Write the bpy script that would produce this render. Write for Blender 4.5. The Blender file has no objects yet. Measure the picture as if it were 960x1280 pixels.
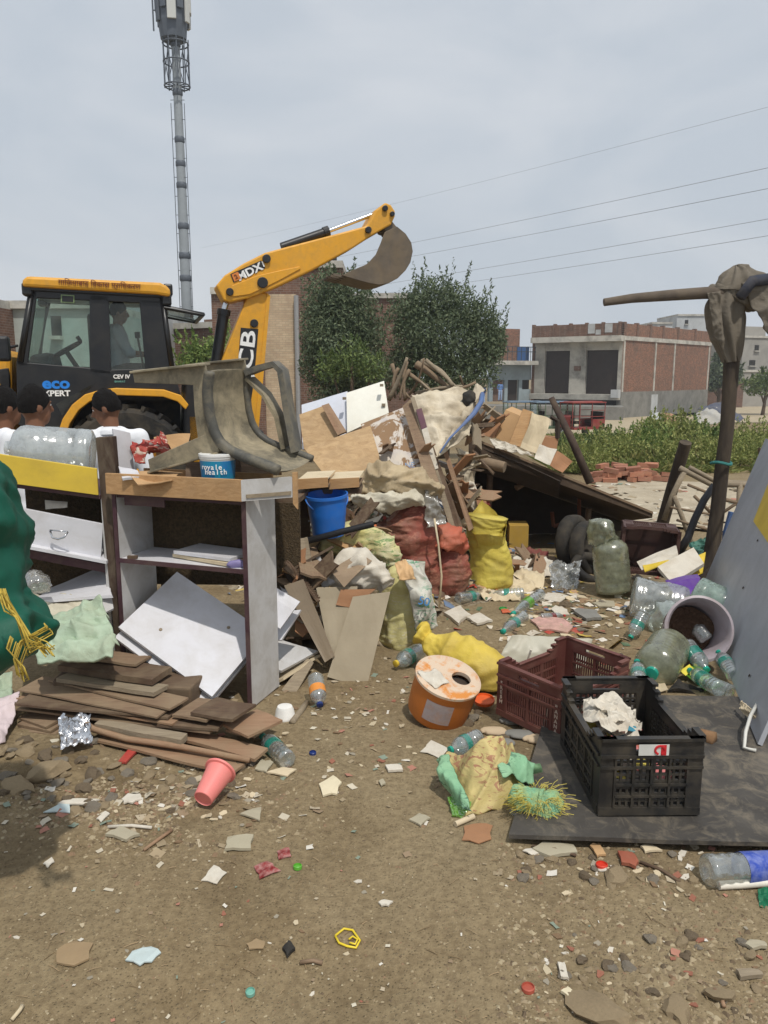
import bpy, bmesh, math, random
import numpy as np
from mathutils import Vector, Matrix, noise, Euler

random.seed(7)
rng = np.random.default_rng(7)
SC = bpy.context.scene
COL = SC.collection
R = math.radians

# ------------------------------------------------------------------ camera, sky, sun, exposure
H = 1.65; PITCH = R(10.0); F = 960.0
cam_d = bpy.data.cameras.new('camera')
cam_d.sensor_fit = 'HORIZONTAL'; cam_d.sensor_width = 36.0; cam_d.lens = 36.0 * F / 960.0
cam_d.clip_end = 3000; cam_d.clip_start = 0.05
cam = bpy.data.objects.new('camera', cam_d); COL.objects.link(cam)
cam.location = (0, 0, H); cam.rotation_euler = (R(90) - PITCH, 0, 0)
SC.camera = cam

SUN_DIR = Vector((0.22, -0.50, 1.0)).normalized()      # towards the sun: high, behind the viewer, a little right
sun_el = math.asin(SUN_DIR.z); sun_az = math.atan2(SUN_DIR.x, SUN_DIR.y)
world = bpy.data.worlds.new('World'); SC.world = world; world.use_nodes = True
wn = world.node_tree.nodes; wl = world.node_tree.links; wn.clear()
wo = wn.new('ShaderNodeOutputWorld'); wb = wn.new('ShaderNodeBackground'); wb.inputs[1].default_value = 0.10
sky = wn.new('ShaderNodeTexSky'); sky.sky_type = 'NISHITA'; sky.sun_disc = False
sky.sun_elevation = sun_el; sky.sun_rotation = sun_az
sky.air_density = 1.2; sky.dust_density = 5.0; sky.ozone_density = 1.0
tc = wn.new('ShaderNodeTexCoord'); mp = wn.new('ShaderNodeMapping'); mp.inputs['Scale'].default_value = (1.0, 1.0, 2.2)
n1 = wn.new('ShaderNodeTexNoise'); n1.inputs['Scale'].default_value = 2.6; n1.inputs['Detail'].default_value = 5; n1.inputs['Roughness'].default_value = 0.52; n1.inputs['Distortion'].default_value = 0.5
rp = wn.new('ShaderNodeValToRGB')                       # thin broken overcast: grey cloud, slightly brighter where it thins
rp.color_ramp.elements[0].position = 0.44; rp.color_ramp.elements[0].color = (5.5, 6.05, 6.7, 1)
rp.color_ramp.elements[1].position = 0.72; rp.color_ramp.elements[1].color = (6.9, 7.2, 7.6, 1)
mx = wn.new('ShaderNodeMix'); mx.data_type = 'RGBA'; mx.inputs['Factor'].default_value = 0.90
wl.new(tc.outputs['Generated'], mp.inputs['Vector']); wl.new(mp.outputs[0], n1.inputs['Vector'])
wl.new(n1.outputs['Fac'], rp.inputs[0])
wl.new(sky.outputs[0], mx.inputs['A']); wl.new(rp.outputs[0], mx.inputs['B'])
wl.new(mx.outputs['Result'], wb.inputs[0]); wl.new(wb.outputs[0], wo.inputs[0])

sd = bpy.data.lights.new('sun', 'SUN'); sd.energy = 2.7; sd.angle = R(1.2); sd.color = (1.0, 0.955, 0.88)
so = bpy.data.objects.new('sun', sd); COL.objects.link(so); so.location = (4, -8, 20)
so.rotation_euler = SUN_DIR.to_track_quat('Z', 'Y').to_euler()

SC.view_settings.view_transform = 'Standard'; SC.view_settings.look = 'None'
SC.view_settings.exposure = 0.07; SC.view_settings.gamma = 1.0; SC.view_settings.use_curve_mapping = False

# ------------------------------------------------------------------ pixel -> place
FW = Vector((0, math.cos(PITCH), -math.sin(PITCH))); UPV = Vector((0, math.sin(PITCH), math.cos(PITCH))); EYE = Vector((0, 0, H))
def ray(px, py): return FW + Vector(((px - 480) / F, 0, 0)) + UPV * ((640 - py) / F)
def P(px, py, Y):
    d = ray(px, py); return EYE + d * (Y / d.y)
def G(px, py, z=0.0):
    d = ray(px, py); return EYE + d * ((z - H) / d.z)
def sst(a, b, t):
    t = min(1, max(0, (t - a) / (b - a))); return t * t * (3 - 2 * t)
def zg0(x, y): return -0.1 * sst(6, 9, y) - 1.3 * sst(12, 42, y) - 0.45 * sst(42, 66, y)
def zg(x, y):
    z = zg0(x, y)
    if y < 40:
        z += 0.030 * noise.noise((x * 0.9, y * 0.9, 3.1)) + 0.016 * noise.noise((x * 3.1, y * 3.1, 1.7))
        z += 0.006 * noise.noise((x * 9.0, y * 9.0, 5.2))
        # loose rubble swell by the plank pile
        z += 0.09 * math.exp(-((x + 1.75) / .5) ** 2 - ((y - 2.98) / .28) ** 2) * (0.7 + 0.6 * noise.noise((x * 6, y * 6, 9)))
        z += 0.05 * math.exp(-((x - 1.6) / .5) ** 2 - ((y - 1.95) / .25) ** 2)
    return z
def GT(px, py, dz=0.0):
    p = G(px, py, 0)
    for _ in range(12): p = G(px, py, zg(p.x, p.y) + dz)
    return p

_CR = {}
def crease(p, freq, seed):
    """cloth-like creases: long sharp ridges in several directions, bent by a slow warp"""
    k = round(seed*10)
    if k not in _CR:
        r_ = random.Random(k + 5); _CR[k] = [(Euler((r_.uniform(0, 6.28), r_.uniform(0, 6.28), r_.uniform(0, 6.28))).to_matrix(), f_, a_) for f_, a_ in ((.65, 1.0), (.95, .7), (1.8, .26), (2.6, .12))]
    wv = noise.noise_vector(p*freq*.45 + Vector((seed*3.3, seed, 2)))*.55; e = 0
    for M3, f_, a_ in _CR[k]:
        q = M3 @ (p*freq*f_) ; q.x *= .20; q += wv*f_ + Vector((seed*1.7, seed*2.9, f_*7))
        w = abs(noise.noise(q)); e += a_*(1/(1 + (w*7.0)**2) - .38)
    return e
# ------------------------------------------------------------------ mesh builder
class MB:
    def __init__(s): s.v = []; s.f = []
    def add(s, vs, fs, M=None):
        o = len(s.v)
        for p in vs:
            p = Vector(p); s.v.append(M @ p if M else p)
        for f in fs: s.f.append([i + o for i in f])
        return s
    def box(s, c, sz, M=None):
        x, y, z = [a / 2 for a in sz]; c = Vector(c)
        vs = [c + Vector(p) for p in ((-x,-y,-z),(x,-y,-z),(x,y,-z),(-x,y,-z),(-x,-y,z),(x,-y,z),(x,y,z),(-x,y,z))]
        return s.add(vs, [(0,3,2,1),(4,5,6,7),(0,1,5,4),(1,2,6,5),(2,3,7,6),(3,0,4,7)], M)
    def prism(s, pts, vec):
        n = len(pts); vec = Vector(vec); vs = [Vector(p) for p in pts] + [Vector(p) + vec for p in pts]
        nn = Vector((0,0,0))
        for i in range(n): nn += vs[i].cross(vs[(i+1) % n])
        fs = [list(range(n)), list(range(2*n-1, n-1, -1))] + [(i, i+n, (i+1)%n+n, (i+1)%n) for i in range(n)]
        if nn.dot(vec) > 0: fs = [list(reversed(f)) for f in fs]
        return s.add(vs, fs)
    def tube(s, pts, r, n=8, M=None, wob=0, seed=0):
        pts = [Vector(p) for p in pts]; m = len(pts)
        rs = list(r) if hasattr(r, '__len__') else [r] * m
        t0 = (pts[1] - pts[0]).normalized(); ref = Vector((0,0,1)) if abs(t0.z) < .9 else Vector((1,0,0))
        a = t0.cross(ref).normalized(); vs = []; fs = []
        for i, p in enumerate(pts):
            t = (pts[min(i+1, m-1)] - pts[max(i-1, 0)]).normalized()
            a = (a - t * a.dot(t)).normalized(); b = t.cross(a)
            for k in range(n):
                an = 2 * math.pi * k / n; d = a * math.cos(an) + b * math.sin(an)
                rr = rs[i] * (1 + (wob * noise.noise((p.x*9+d.x*2+seed, p.y*9+d.y*2, p.z*9+d.z*2)) if wob else 0))
                vs.append(p + d * rr)
        for i in range(m - 1):
            for k in range(n):
                k2 = (k + 1) % n; fs.append((i*n+k, (i+1)*n+k, (i+1)*n+k2, i*n+k2))
        fs.append(list(range(n))); fs.append([(m-1)*n + k for k in range(n-1, -1, -1)])
        return s.add(vs, fs, M)
    def lathe(s, prof, n=20, M=None, cap0=True, cap1=True, dent=0, seed=0):
        vs = []; fs = []; m = len(prof)
        for i, (r, z) in enumerate(prof):
            for k in range(n):
                an = 2 * math.pi * k / n; c, q = math.cos(an), math.sin(an)
                rr = r * (1 + dent * noise.noise((c*1.3+seed, q*1.3, z*9+seed))) if dent else r
                vs.append((rr*c, rr*q, z))
        for i in range(m - 1):
            for k in range(n):
                k2 = (k + 1) % n; fs.append((i*n+k, i*n+k2, (i+1)*n+k2, (i+1)*n+k))
        if cap0 and prof[0][0] > 1e-5: fs.append([k for k in range(n-1, -1, -1)])
        if cap1 and prof[-1][0] > 1e-5: fs.append([(m-1)*n + k for k in range(n)])
        return s.add(vs, fs, M)
    def grid(s, fn, nu, nv, t=0.0, off=None):
        """fn(u,v)->Vector ; with thickness t along off (a vector) the sheet is closed"""
        vs = [fn(i / nu, j / nv) for j in range(nv + 1) for i in range(nu + 1)]
        w = nu + 1; fs = [(j*w+i, j*w+i+1, (j+1)*w+i+1, (j+1)*w+i) for j in range(nv) for i in range(nu)]
        if t:
            N = len(vs); d = off.normalized() * t
            fs = fs + [tuple(reversed([a + N for a in f])) for f in fs]
            vs = vs + [p + d for p in vs]
            for i in range(nu):
                fs.append((i+1, i, i+N, i+1+N)); b = nv*w; fs.append((b+i, b+i+1, b+i+1+N, b+i+N))
            for j in range(nv):
                fs.append((j*w, (j+1)*w, (j+1)*w+N, j*w+N)); e = nu; fs.append(((j+1)*w+e, j*w+e, j*w+e+N, (j+1)*w+e+N))
        return s.add(vs, fs)
    def board(s, q, t=0.012, warp=0.003, n=5, seed=0):
        """q: 4 world points TL,TR,BR,BL seen from the camera; thickness goes away from the camera"""
        q = [Vector(p) for p in q]; nr = (q[1]-q[0]).cross(q[3]-q[0]).normalized()
        c = (q[0]+q[1]+q[2]+q[3]) / 4
        if nr.dot(EYE - c) > 0: nr = -nr
        if abs(t) < 1e-6: t = 0.004
        def fn(u, v):
            p = (q[0]*(1-u)+q[1]*u)*(1-v) + (q[3]*(1-u)+q[2]*u)*v
            return p + nr * (warp * 2 * noise.noise((u*1.7+seed*3.1, v*1.7+seed, seed*1.3)))
        return s.grid(fn, n, n, t, nr)
    def loft(s, pts, n=40, m=36, amp=.02, freq=9, seed=0, zmin=None, ref=None, aniso=1.0, fold=0, foldn=9, hf=0):
        """pts: (center, rx, ry); smooth lofted soft body with cloth-like creases"""
        C = [Vector(p[0]) for p in pts]; RX = [p[1] for p in pts]; RY = [p[2] for p in pts]; k = len(pts)
        def cr(arr, t):
            i = min(k-2, int(t)); f = t - i
            p0, p1, p2, p3 = arr[max(i-1,0)], arr[i], arr[i+1], arr[min(i+2,k-1)]
            return 0.5 * ((p1*2) + (p2-p0)*f + (p0*2-p1*5+p2*4-p3)*f*f + (p1*3-p0-p2*3+p3)*f*f*f)
        vs = []; fs = []; sd_ = Vector((seed*7.3, seed*3.7, seed*1.9))
        for j in range(m + 1):
            t = j / m * (k - 1); c = cr(C, t); tn = (cr(C, min(k-1, t+.02)) - cr(C, max(0, t-.02)))
            tn = tn.normalized() if tn.length > 1e-6 else Vector((0,0,1))
            rf = Vector(ref) if ref else (Vector((0,1,0)) if abs(tn.y) < .8 else Vector((1,0,0)))
            a = tn.cross(rf).normalized(); b = a.cross(tn).normalized()
            rx, ry = max(1e-4, cr(RX, t)), max(1e-4, cr(RY, t))
            for i in range(n):
                an = 2*math.pi*i/n; d = a*math.cos(an)*rx + b*math.sin(an)*ry; p = c + d
                q = p + sd_; q.z *= aniso
                w2 = noise.noise(q*freq*2.3); e = amp * (1.25*crease(q, freq, seed) + .22*noise.noise(q*freq*4.9) + .5*noise.noise(q*freq*.5))
                if hf: e += hf*(1/(1 + (6*noise.noise((q.x*3.2, q.y*3.2, q.z*freq*1.9 + 1.5*noise.noise(q*5))))**2) - .4)
                if fold: e += fold * math.sin(an*foldn + 4*noise.noise(p*3 + sd_))
                p = p + d.normalized() * (e * min(1, (rx+ry)/ .08))
                if zmin is not None and p.z < zmin: p.z = zmin + 0.002*w2
                vs.append(p)
        for j in range(m):
            for i in range(n):
                i2 = (i+1) % n; fs.append((j*n+i, j*n+i2, (j+1)*n+i2, (j+1)*n+i))
        fs.append([i for i in range(n-1,-1,-1)]); fs.append([m*n+i for i in range(n)])
        return s.add(vs, fs)
    def mesh(s, name, base=None):
        b = Vector(base) if base is not None else Vector((0,0,0))
        me = bpy.data.meshes.new(name); me.from_pydata([tuple(p - b) for p in s.v], [], s.f); me.update()
        return me
    def mid(s):
        xs = [p.x for p in s.v]; ys = [p.y for p in s.v]; zs = [p.z for p in s.v]
        return Vector(((min(xs)+max(xs))/2, (min(ys)+max(ys))/2, min(zs)))

def fixn(me):
    bm = bmesh.new(); bm.from_mesh(me); bmesh.ops.recalc_face_normals(bm, faces=bm.faces); bm.to_mesh(me); bm.free()
def put(me, name, mat, parent=None, loc=None, smooth=False, bevel=0, fix=True, angle=None, soft=0):
    if fix: fixn(me)
    if mat is not None:
        me.materials.clear(); me.materials.append(mat)
    if smooth:
        me.shade_smooth() if hasattr(me, 'shade_smooth') else None
        if angle: me.set_sharp_from_angle(angle=R(angle))
    o = bpy.data.objects.new(name, me); COL.objects.link(o)
    if parent is not None: o.parent = parent
    if loc is not None: o.location = loc
    if soft:
        b = o.modifiers.new('soften', 'SMOOTH'); b.factor = .5; b.iterations = soft
    if bevel:
        b = o.modifiers.new('bevel', 'BEVEL'); b.width = bevel; b.segments = 2; b.limit_method = 'ANGLE'; b.angle_limit = R(40)
    return o
def tag(o, label=None, cat=None, group=None, kind=None):
    if label: o['label'] = label
    if cat: o['category'] = cat
    if group: o['group'] = group
    if kind: o['kind'] = kind
    return o
def thing(name, label, cat, base, group=None, rot=None):
    o = bpy.data.objects.new(name, None); COL.objects.link(o); o.location = base; o.empty_display_size = .1
    if rot is not None: o.rotation_euler = rot
    return tag(o, label, cat, group)
def part(mb, name, mat, root, **kw):                 # mb in world coordinates, root an unrotated Empty
    return put(mb.mesh(name, root.location), name, mat, root, **kw)
def sub(mb, name, mat, par, base, **kw):             # sub-part: mb in world coords relative to base
    return put(mb.mesh(name, base), name, mat, par, **kw)
def lpart(mb, name, mat, root, **kw):                # mb already in the root's local coordinates
    return put(mb.mesh(name), name, mat, root, **kw)
def single(mb, name, mat, label, cat, group=None, base=None, **kw):
    b = base if base is not None else mb.mid()
    return tag(put(mb.mesh(name, b), name, mat, None, b, **kw), label, cat, group)
def copy_tree(o, parent=None):
    c = o.copy(); COL.objects.link(c); c.parent = parent
    for ch in o.children: copy_tree(ch, c)
    return c
def frame_from(z_axis, hint=(0,0,1)):
    z = Vector(z_axis).normalized(); h = Vector(hint)
    if abs(z.dot(h)) > .98: h = Vector((1,0,0))
    x = h.cross(z).normalized(); y = z.cross(x)
    return Matrix((x, y, z)).transposed()

# ------------------------------------------------------------------ materials
MATS = {}
def lin(c):
    out = []
    for v in c:
        v /= 255.0; out.append(v/12.92 if v <= .04045 else ((v+.055)/1.055)**2.4)
    return out
class NT:
    def __init__(s, name):
        s.m = bpy.data.materials.new(name); s.m.use_nodes = True; s.t = s.m.node_tree; s.t.nodes.clear()
        s.out = s.n('ShaderNodeOutputMaterial'); s.co = s.n('ShaderNodeTexCoord')
    def n(s, t, **kw):
        x = s.t.nodes.new(t)
        for k, v in kw.items():
            if k in x.inputs: x.inputs[k].default_value = v
            else: setattr(x, k, v)
        return x
    def l(s, a, b): s.t.links.new(a, b)
    def map(s, scale=(1,1,1), rot=(0,0,0), src='Object'):
        m = s.n('ShaderNodeMapping'); m.inputs['Scale'].default_value = scale; m.inputs['Rotation'].default_value = rot
        s.l(s.co.outputs[src], m.inputs['Vector']); return m.outputs[0]
    def noise(s, vec, sc, det=4, rough=.55, dist=0):
        x = s.n('ShaderNodeTexNoise', Scale=sc, Detail=det, Roughness=rough, Distortion=dist); s.l(vec, x.inputs['Vector']); return x.outputs['Fac']
    def ramp(s, fac, stops, interp='LINEAR'):
        r = s.n('ShaderNodeValToRGB'); cr = r.color_ramp; cr.interpolation = interp
        while len(cr.elements) < len(stops): cr.elements.new(.5)
        for e, (p, c) in zip(cr.elements, stops): e.position = p; e.color = (*c, 1) if len(c) == 3 else c
        s.l(fac, r.inputs[0]); return r.outputs[0]
    def mix(s, fac, a, b, mode='MIX'):
        m = s.n('ShaderNodeMix'); m.data_type = 'RGBA'; m.blend_type = mode
        for v, k in ((fac, 'Factor'), (a, 'A'), (b, 'B')):
            if hasattr(v, 'links'): s.l(v, m.inputs[k])
            elif k == 'Factor': m.inputs[k].default_value = v
            else: m.inputs[k].default_value = (*v, 1)
        return m.outputs['Result']
    def crinkle(s, sc=13):
        out = None
        for k, (f, st) in enumerate(((sc, (1, 1, .45)), (sc*1.5, (.4, 1, 1)), (sc*3, (1, .5, 1)))):
            a = s.noise(s.map(st, (.4*k, .9*k, .3)), f, 2, .5, .6)
            m1 = s.n('ShaderNodeMath', operation='SUBTRACT'); s.l(a, m1.inputs[0]); m1.inputs[1].default_value = .5
            m2 = s.n('ShaderNodeMath', operation='ABSOLUTE'); s.l(m1.outputs[0], m2.inputs[0])
            m3 = s.n('ShaderNodeMath', operation='MULTIPLY_ADD'); s.l(m2.outputs[0], m3.inputs[0]); m3.inputs[1].default_value = -(4.0, 3.0, 1.6)[k]; m3.inputs[2].default_value = 0
            if out is not None: s.l(out, m3.inputs[2])
            out = m3.outputs[0]
        return out
    def bump(s, h, strength=.3, dist=.01):
        b = s.n('ShaderNodeBump', Strength=strength, Distance=dist); s.l(h, b.inputs['Height']); return b.outputs[0]
    def pbr(s, col, rough=.7, metal=0, bump=None, spec=.4, **kw):
        p = s.n('ShaderNodeBsdfPrincipled'); p.inputs['Roughness'].default_value = rough if not hasattr(rough, 'links') else .5
        if hasattr(rough, 'links'): s.l(rough, p.inputs['Roughness'])
        p.inputs['Metallic'].default_value = metal; p.inputs['Specular IOR Level'].default_value = spec
        if hasattr(col, 'links'): s.l(col, p.inputs['Base Color'])
        else: p.inputs['Base Color'].default_value = (*col, 1)
        if bump is not None: s.l(bump, p.inputs['Normal'])
        for k, v in kw.items(): p.inputs[k].default_value = v
        s.l(p.outputs[0], s.out.inputs[0]); return p
DUST = lin((150, 134, 108))
def MAT(name, c, rough=.7, var=.18, sc=9, dirt=.3, dcol=None, dsc=4, bump=.25, bsc=60, metal=0, spec=.35, bd=.004, stretch=(1,1,1), dpos=.52, crk=0, **kw):
    """weathered surface: colour variation, dust in patches, fine relief"""
    if name in MATS: return MATS[name]
    c = lin(c); t = NT(name); v = t.map(stretch)
    info = t.n('ShaderNodeObjectInfo')
    a = t.noise(v, sc, 5, .6)
    col = t.ramp(a, [(.25, [x*(1-var) for x in c]), (.75, [min(1, x*(1+var)) for x in c])])
    d = t.noise(v, dsc, 6, .68, .4)
    df = t.ramp(d, [(dpos-.1, (0,0,0)), (dpos+.2, (dirt,)*3)])
    col = t.mix(df, col, lin(dcol) if dcol else DUST)
    b = t.bump(t.noise(v, bsc, 4, .65), bump, bd)
    if crk:
        bc = t.n('ShaderNodeBump', Strength=crk*.3, Distance=.012); t.l(t.crinkle(), bc.inputs['Height']); t.l(b, bc.inputs['Normal']); b = bc.outputs[0]
    rr = t.ramp(d, [(.3, (max(.05, rough-.12),)*3), (.7, (min(1, rough+.12),)*3)])
    t.pbr(col, rr, metal, b, spec, **kw)
    MATS[name] = t.m; return t.m
def WOOD(name, c1, c2, stretch=(3, 45, 45), rough=.75, dirt=.3, rot=(0,0,0), dcol=None):
    if name in MATS: return MATS[name]
    t = NT(name); v = t.map(stretch, rot); vo = t.map((1,1,1))
    a = t.noise(v, 1.0, 6, .7, 1.2)
    col = t.ramp(a, [(.28, lin(c1)), (.5, [ (p+q)/2 for p, q in zip(lin(c1), lin(c2))]), (.72, lin(c2))])
    kn = t.noise(vo, 5, 5, .6, .5); col = t.mix(t.ramp(kn, [(.42, (0,0,0)), (.75, (dirt,)*3)]), col, lin(dcol) if dcol else DUST)
    t.pbr(col, rough, 0, t.bump(a, .35, .004), .25); MATS[name] = t.m; return t.m
def FILM(name, c, opac=.3, gloss=.22, rough=.12, haze=None):
    """thin clear or milky plastic: see-through with sheen and a little milkiness"""
    if name in MATS: return MATS[name]
    t = NT(name); v = t.map(); nz = t.noise(v, 18, 4, .6)
    tr = t.n('ShaderNodeBsdfTransparent'); tr.inputs[0].default_value = (*[.55+.45*x for x in lin(c)], 1)
    df = t.n('ShaderNodeBsdfDiffuse'); df.inputs[0].default_value = (*lin(c), 1)
    tl = t.n('ShaderNodeBsdfTranslucent'); tl.inputs[0].default_value = (*lin(c), 1)
    gl = t.n('ShaderNodeBsdfGlossy'); gl.inputs['Roughness'].default_value = rough; gl.inputs[0].default_value = (.9,.9,.9,1)
    bp = t.bump(nz, .35, .01); t.l(bp, gl.inputs['Normal']); t.l(bp, df.inputs['Normal'])
    m0 = t.n('ShaderNodeMixShader'); m0.inputs[0].default_value = .4; t.l(df.outputs[0], m0.inputs[1]); t.l(tl.outputs[0], m0.inputs[2])
    m1 = t.n('ShaderNodeMixShader'); t.l(tr.outputs[0], m1.inputs[1]); t.l(m0.outputs[0], m1.inputs[2])
    of = t.ramp(nz, [(.3, (opac*.55,)*3), (.72, (min(1, opac*1.6),)*3)]); t.l(of, m1.inputs[0])
    lw = t.n('ShaderNodeLayerWeight', Blend=.35); m2 = t.n('ShaderNodeMixShader')
    mm = t.n('ShaderNodeMath', operation='MULTIPLY_ADD'); t.l(lw.outputs['Facing'], mm.inputs[0]); mm.inputs[1].default_value = gloss*1.6; mm.inputs[2].default_value = gloss*.35
    t.l(mm.outputs[0], m2.inputs[0]); t.l(m1.outputs[0], m2.inputs[1]); t.l(gl.outputs[0], m2.inputs[2])
    t.l(m2.outputs[0], t.out.inputs[0]); MATS[name] = t.m; return t.m
def SACK(name, c, c2, stripe=0, rough=.62, dirt=.25, wv=420, pr=None, prsc=14):
    """woven polypropylene: fine weave, faded patches, optional print colour pr"""
    if name in MATS: return MATS[name]
    t = NT(name); v = t.map()
    col = t.ramp(t.noise(v, 5, 5, .6), [(.3, lin(c)), (.7, lin(c2))])
    if pr:
        vp = t.map((1, 1, 3.2)); q = t.noise(vp, prsc, 3, .7, 1.5)
        area = t.noise(v, 3.2, 2, .5)
        f = t.mix(1.0, t.ramp(q, [(.54, (0,0,0)), (.58, (.85,)*3)]), t.ramp(area, [(.38, (0,0,0)), (.48, (1,1,1))]), 'MULTIPLY')
        col = t.mix(f, col, lin(pr))
    col = t.mix(t.ramp(t.noise(v, 3.5, 5, .62), [(.42, (0,0,0)), (.68, (dirt*.8,)*3)]), col, lin((126, 111, 90)))
    w = t.n('ShaderNodeTexWave', Scale=wv/6.28, Distortion=.6); w.bands_direction = 'Z'; t.l(v, w.inputs['Vector'])
    w2 = t.n('ShaderNodeTexWave', Scale=wv/6.28, Distortion=.6); w2.bands_direction = 'X'; t.l(v, w2.inputs['Vector'])
    mixw = t.mix(.5, w.outputs['Color'], w2.outputs['Color'])
    bw = t.bump(mixw, .18, .002); bc = t.n('ShaderNodeBump', Strength=.2, Distance=.01); t.l(t.crinkle(), bc.inputs['Height']); t.l(bw, bc.inputs['Normal'])
    t.pbr(col, rough, 0, bc.outputs[0], .35); MATS[name] = t.m; return t.m
def FLAT(name, c, rough=.5, metal=0, spec=.4, **kw):
    if name in MATS: return MATS[name]
    t = NT(name); v = t.map(); a = t.noise(v, 14, 4, .6)
    cc = lin(c); col = t.ramp(a, [(.3, [x*.88 for x in cc]), (.7, [min(1, x*1.08) for x in cc])])
    t.pbr(col, rough, metal, None, spec, **kw); MATS[name] = t.m; return t.m

def text(s, name, size, mat, root, M, ext=.002, sx=1.0, align='CENTER', bold=0.0, spacing=1.0):
    cu = bpy.data.curves.new(name, 'FONT'); cu.body = s; cu.size = size; cu.extrude = ext; cu.align_x = align; cu.align_y = 'CENTER'
    cu.offset = bold; cu.space_character = spacing; cu.resolution_u = 3
    o = bpy.data.objects.new(name, cu); COL.objects.link(o)
    bpy.context.view_layer.update()
    me = bpy.data.meshes.new_from_object(o.evaluated_get(bpy.context.evaluated_depsgraph_get()))
    bpy.data.objects.remove(o); bpy.data.curves.remove(cu)
    S = Matrix.Diagonal((sx, 1, 1, 1)); me.transform(M @ S); me.name = name
    return put(me, name, mat, root, fix=False)
def basis(o, x, y):                                    # text plane: x to the right, y up
    x = Vector(x).normalized(); z = x.cross(Vector(y)).normalized(); y = z.cross(x)
    m = Matrix((x, y, z)).transposed().to_4x4(); m.translation = Vector(o); return m
# ================================================================== the setting
def np_mesh(name, V, quads):
    me = bpy.data.meshes.new(name); n = len(V); k = quads.shape[1]; m = len(quads)
    me.vertices.add(n); me.vertices.foreach_set('co', V.astype(np.float32).ravel())
    me.loops.add(m*k); me.loops.foreach_set('vertex_index', quads.astype(np.int32).ravel())
    me.polygons.add(m); me.polygons.foreach_set('loop_start', np.arange(0, m*k, k, dtype=np.int32))
    me.polygons.foreach_set('loop_total', np.full(m, k, dtype=np.int32))
    me.update(calc_edges=True); me.validate(); return me

# ---- dirt
t = NT('dirt'); v = t.map(); big = t.noise(v, .55, 4, .6); mid = t.noise(v, 3.2, 6, .65, .3); fine = t.noise(v, 38, 5, .7)
col = t.ramp(mid, [(.25, lin((108, 92, 67))), (.5, lin((136, 119, 91))), (.78, lin((150, 133, 104)))])
col = t.mix(t.ramp(big, [(.42, (0,0,0)), (.62, (.75,.75,.75))]), col, lin((150, 135, 107)))
col = t.mix(t.ramp(fine, [(.36, (.42,)*3), (.6, (0,0,0))]), col, lin((78, 63, 45)))
vor = t.n('ShaderNodeTexVoronoi', Scale=95.0); t.l(v, vor.inputs['Vector'])
grit = t.ramp(vor.outputs['Distance'], [(.05, (1,1,1)), (.30, (0,0,0))])
spots = t.mix(1.0, grit, t.ramp(t.noise(v, 5.5, 5, .65), [(.47, (0,0,0)), (.66, (.75,)*3)]), 'MULTIPLY')
col = t.mix(spots, col, lin((174, 160, 134)))
damp = t.ramp(t.noise(v, 1.3, 4, .6, .8), [(.56, (0,0,0)), (.72, (.4,)*3)]); col = t.mix(damp, col, lin((92, 75, 55)))
far = t.n('ShaderNodeSeparateXYZ'); t.l(t.co.outputs['Object'], far.inputs[0])
hgt = t.mix(.5, fine, t.mix(.5, mid, grit)); t.pbr(col, .93, 0, t.bump(hgt, .85, .022), .15); M_dirt = t.m

xs = sorted(set(list(np.round(np.arange(-3.4, 3.6, .034), 4)) + [s*x for s in (-1, 1) for x in np.round(3.6*1.16**np.arange(0, 40), 3) if x < 900] + [-900, 900]))
ys = sorted(set(list(np.round(np.arange(.9, 8.0, .034), 4)) + list(np.round(8.0*1.07**np.arange(0, 72), 3)) + [1400.0, -2, 0, .5]))
V = np.array([(x, y, zg(x, y)) for y in ys for x in xs]); w = len(xs)
ii = np.arange((len(ys)-1)*(w-1)); r_, c_ = ii // (w-1), ii % (w-1); b_ = r_*w + c_
me = np_mesh('ground', V, np.stack([b_, b_+1, b_+w+1, b_+w], 1))
tag(put(me, 'ground', M_dirt, smooth=True, fix=False), kind='structure')

# ---- a lighter sandy lane in front of the far brick building
M_sand = MAT('lane_sand', (172, 158, 132), .95, .12, 2, .3, (120, 108, 86), 1.2, .4, 14, bd=.05)
def sheet_on_ground(name, poly, dz, mat, n=14):
    mb = MB(); q = [Vector((p[0], p[1], 0)) for p in poly]
    def fn(u, v_):
        p = (q[0]*(1-u)+q[1]*u)*(1-v_) + (q[3]*(1-u)+q[2]*u)*v_
        return Vector((p.x, p.y, zg(p.x, p.y) + dz))
    mb.grid(fn, n, n)
    return put(mb.mesh(name), name, mat, smooth=True)
g1, g2, g3, g4 = GT(700, 548), GT(835, 540), GT(835, 514), GT(740, 514)
tag(sheet_on_ground('lane', [(g1.x-3, g1.y), (g2.x+2, g2.y), (g3.x+6, g3.y+4), (g4.x-14, g4.y+4)], .05, M_sand), kind='structure')
tag(sheet_on_ground('lot', [(18, 58), (46, 52), (66, 96), (30, 100)], .05, M_sand), kind='structure')

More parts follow.
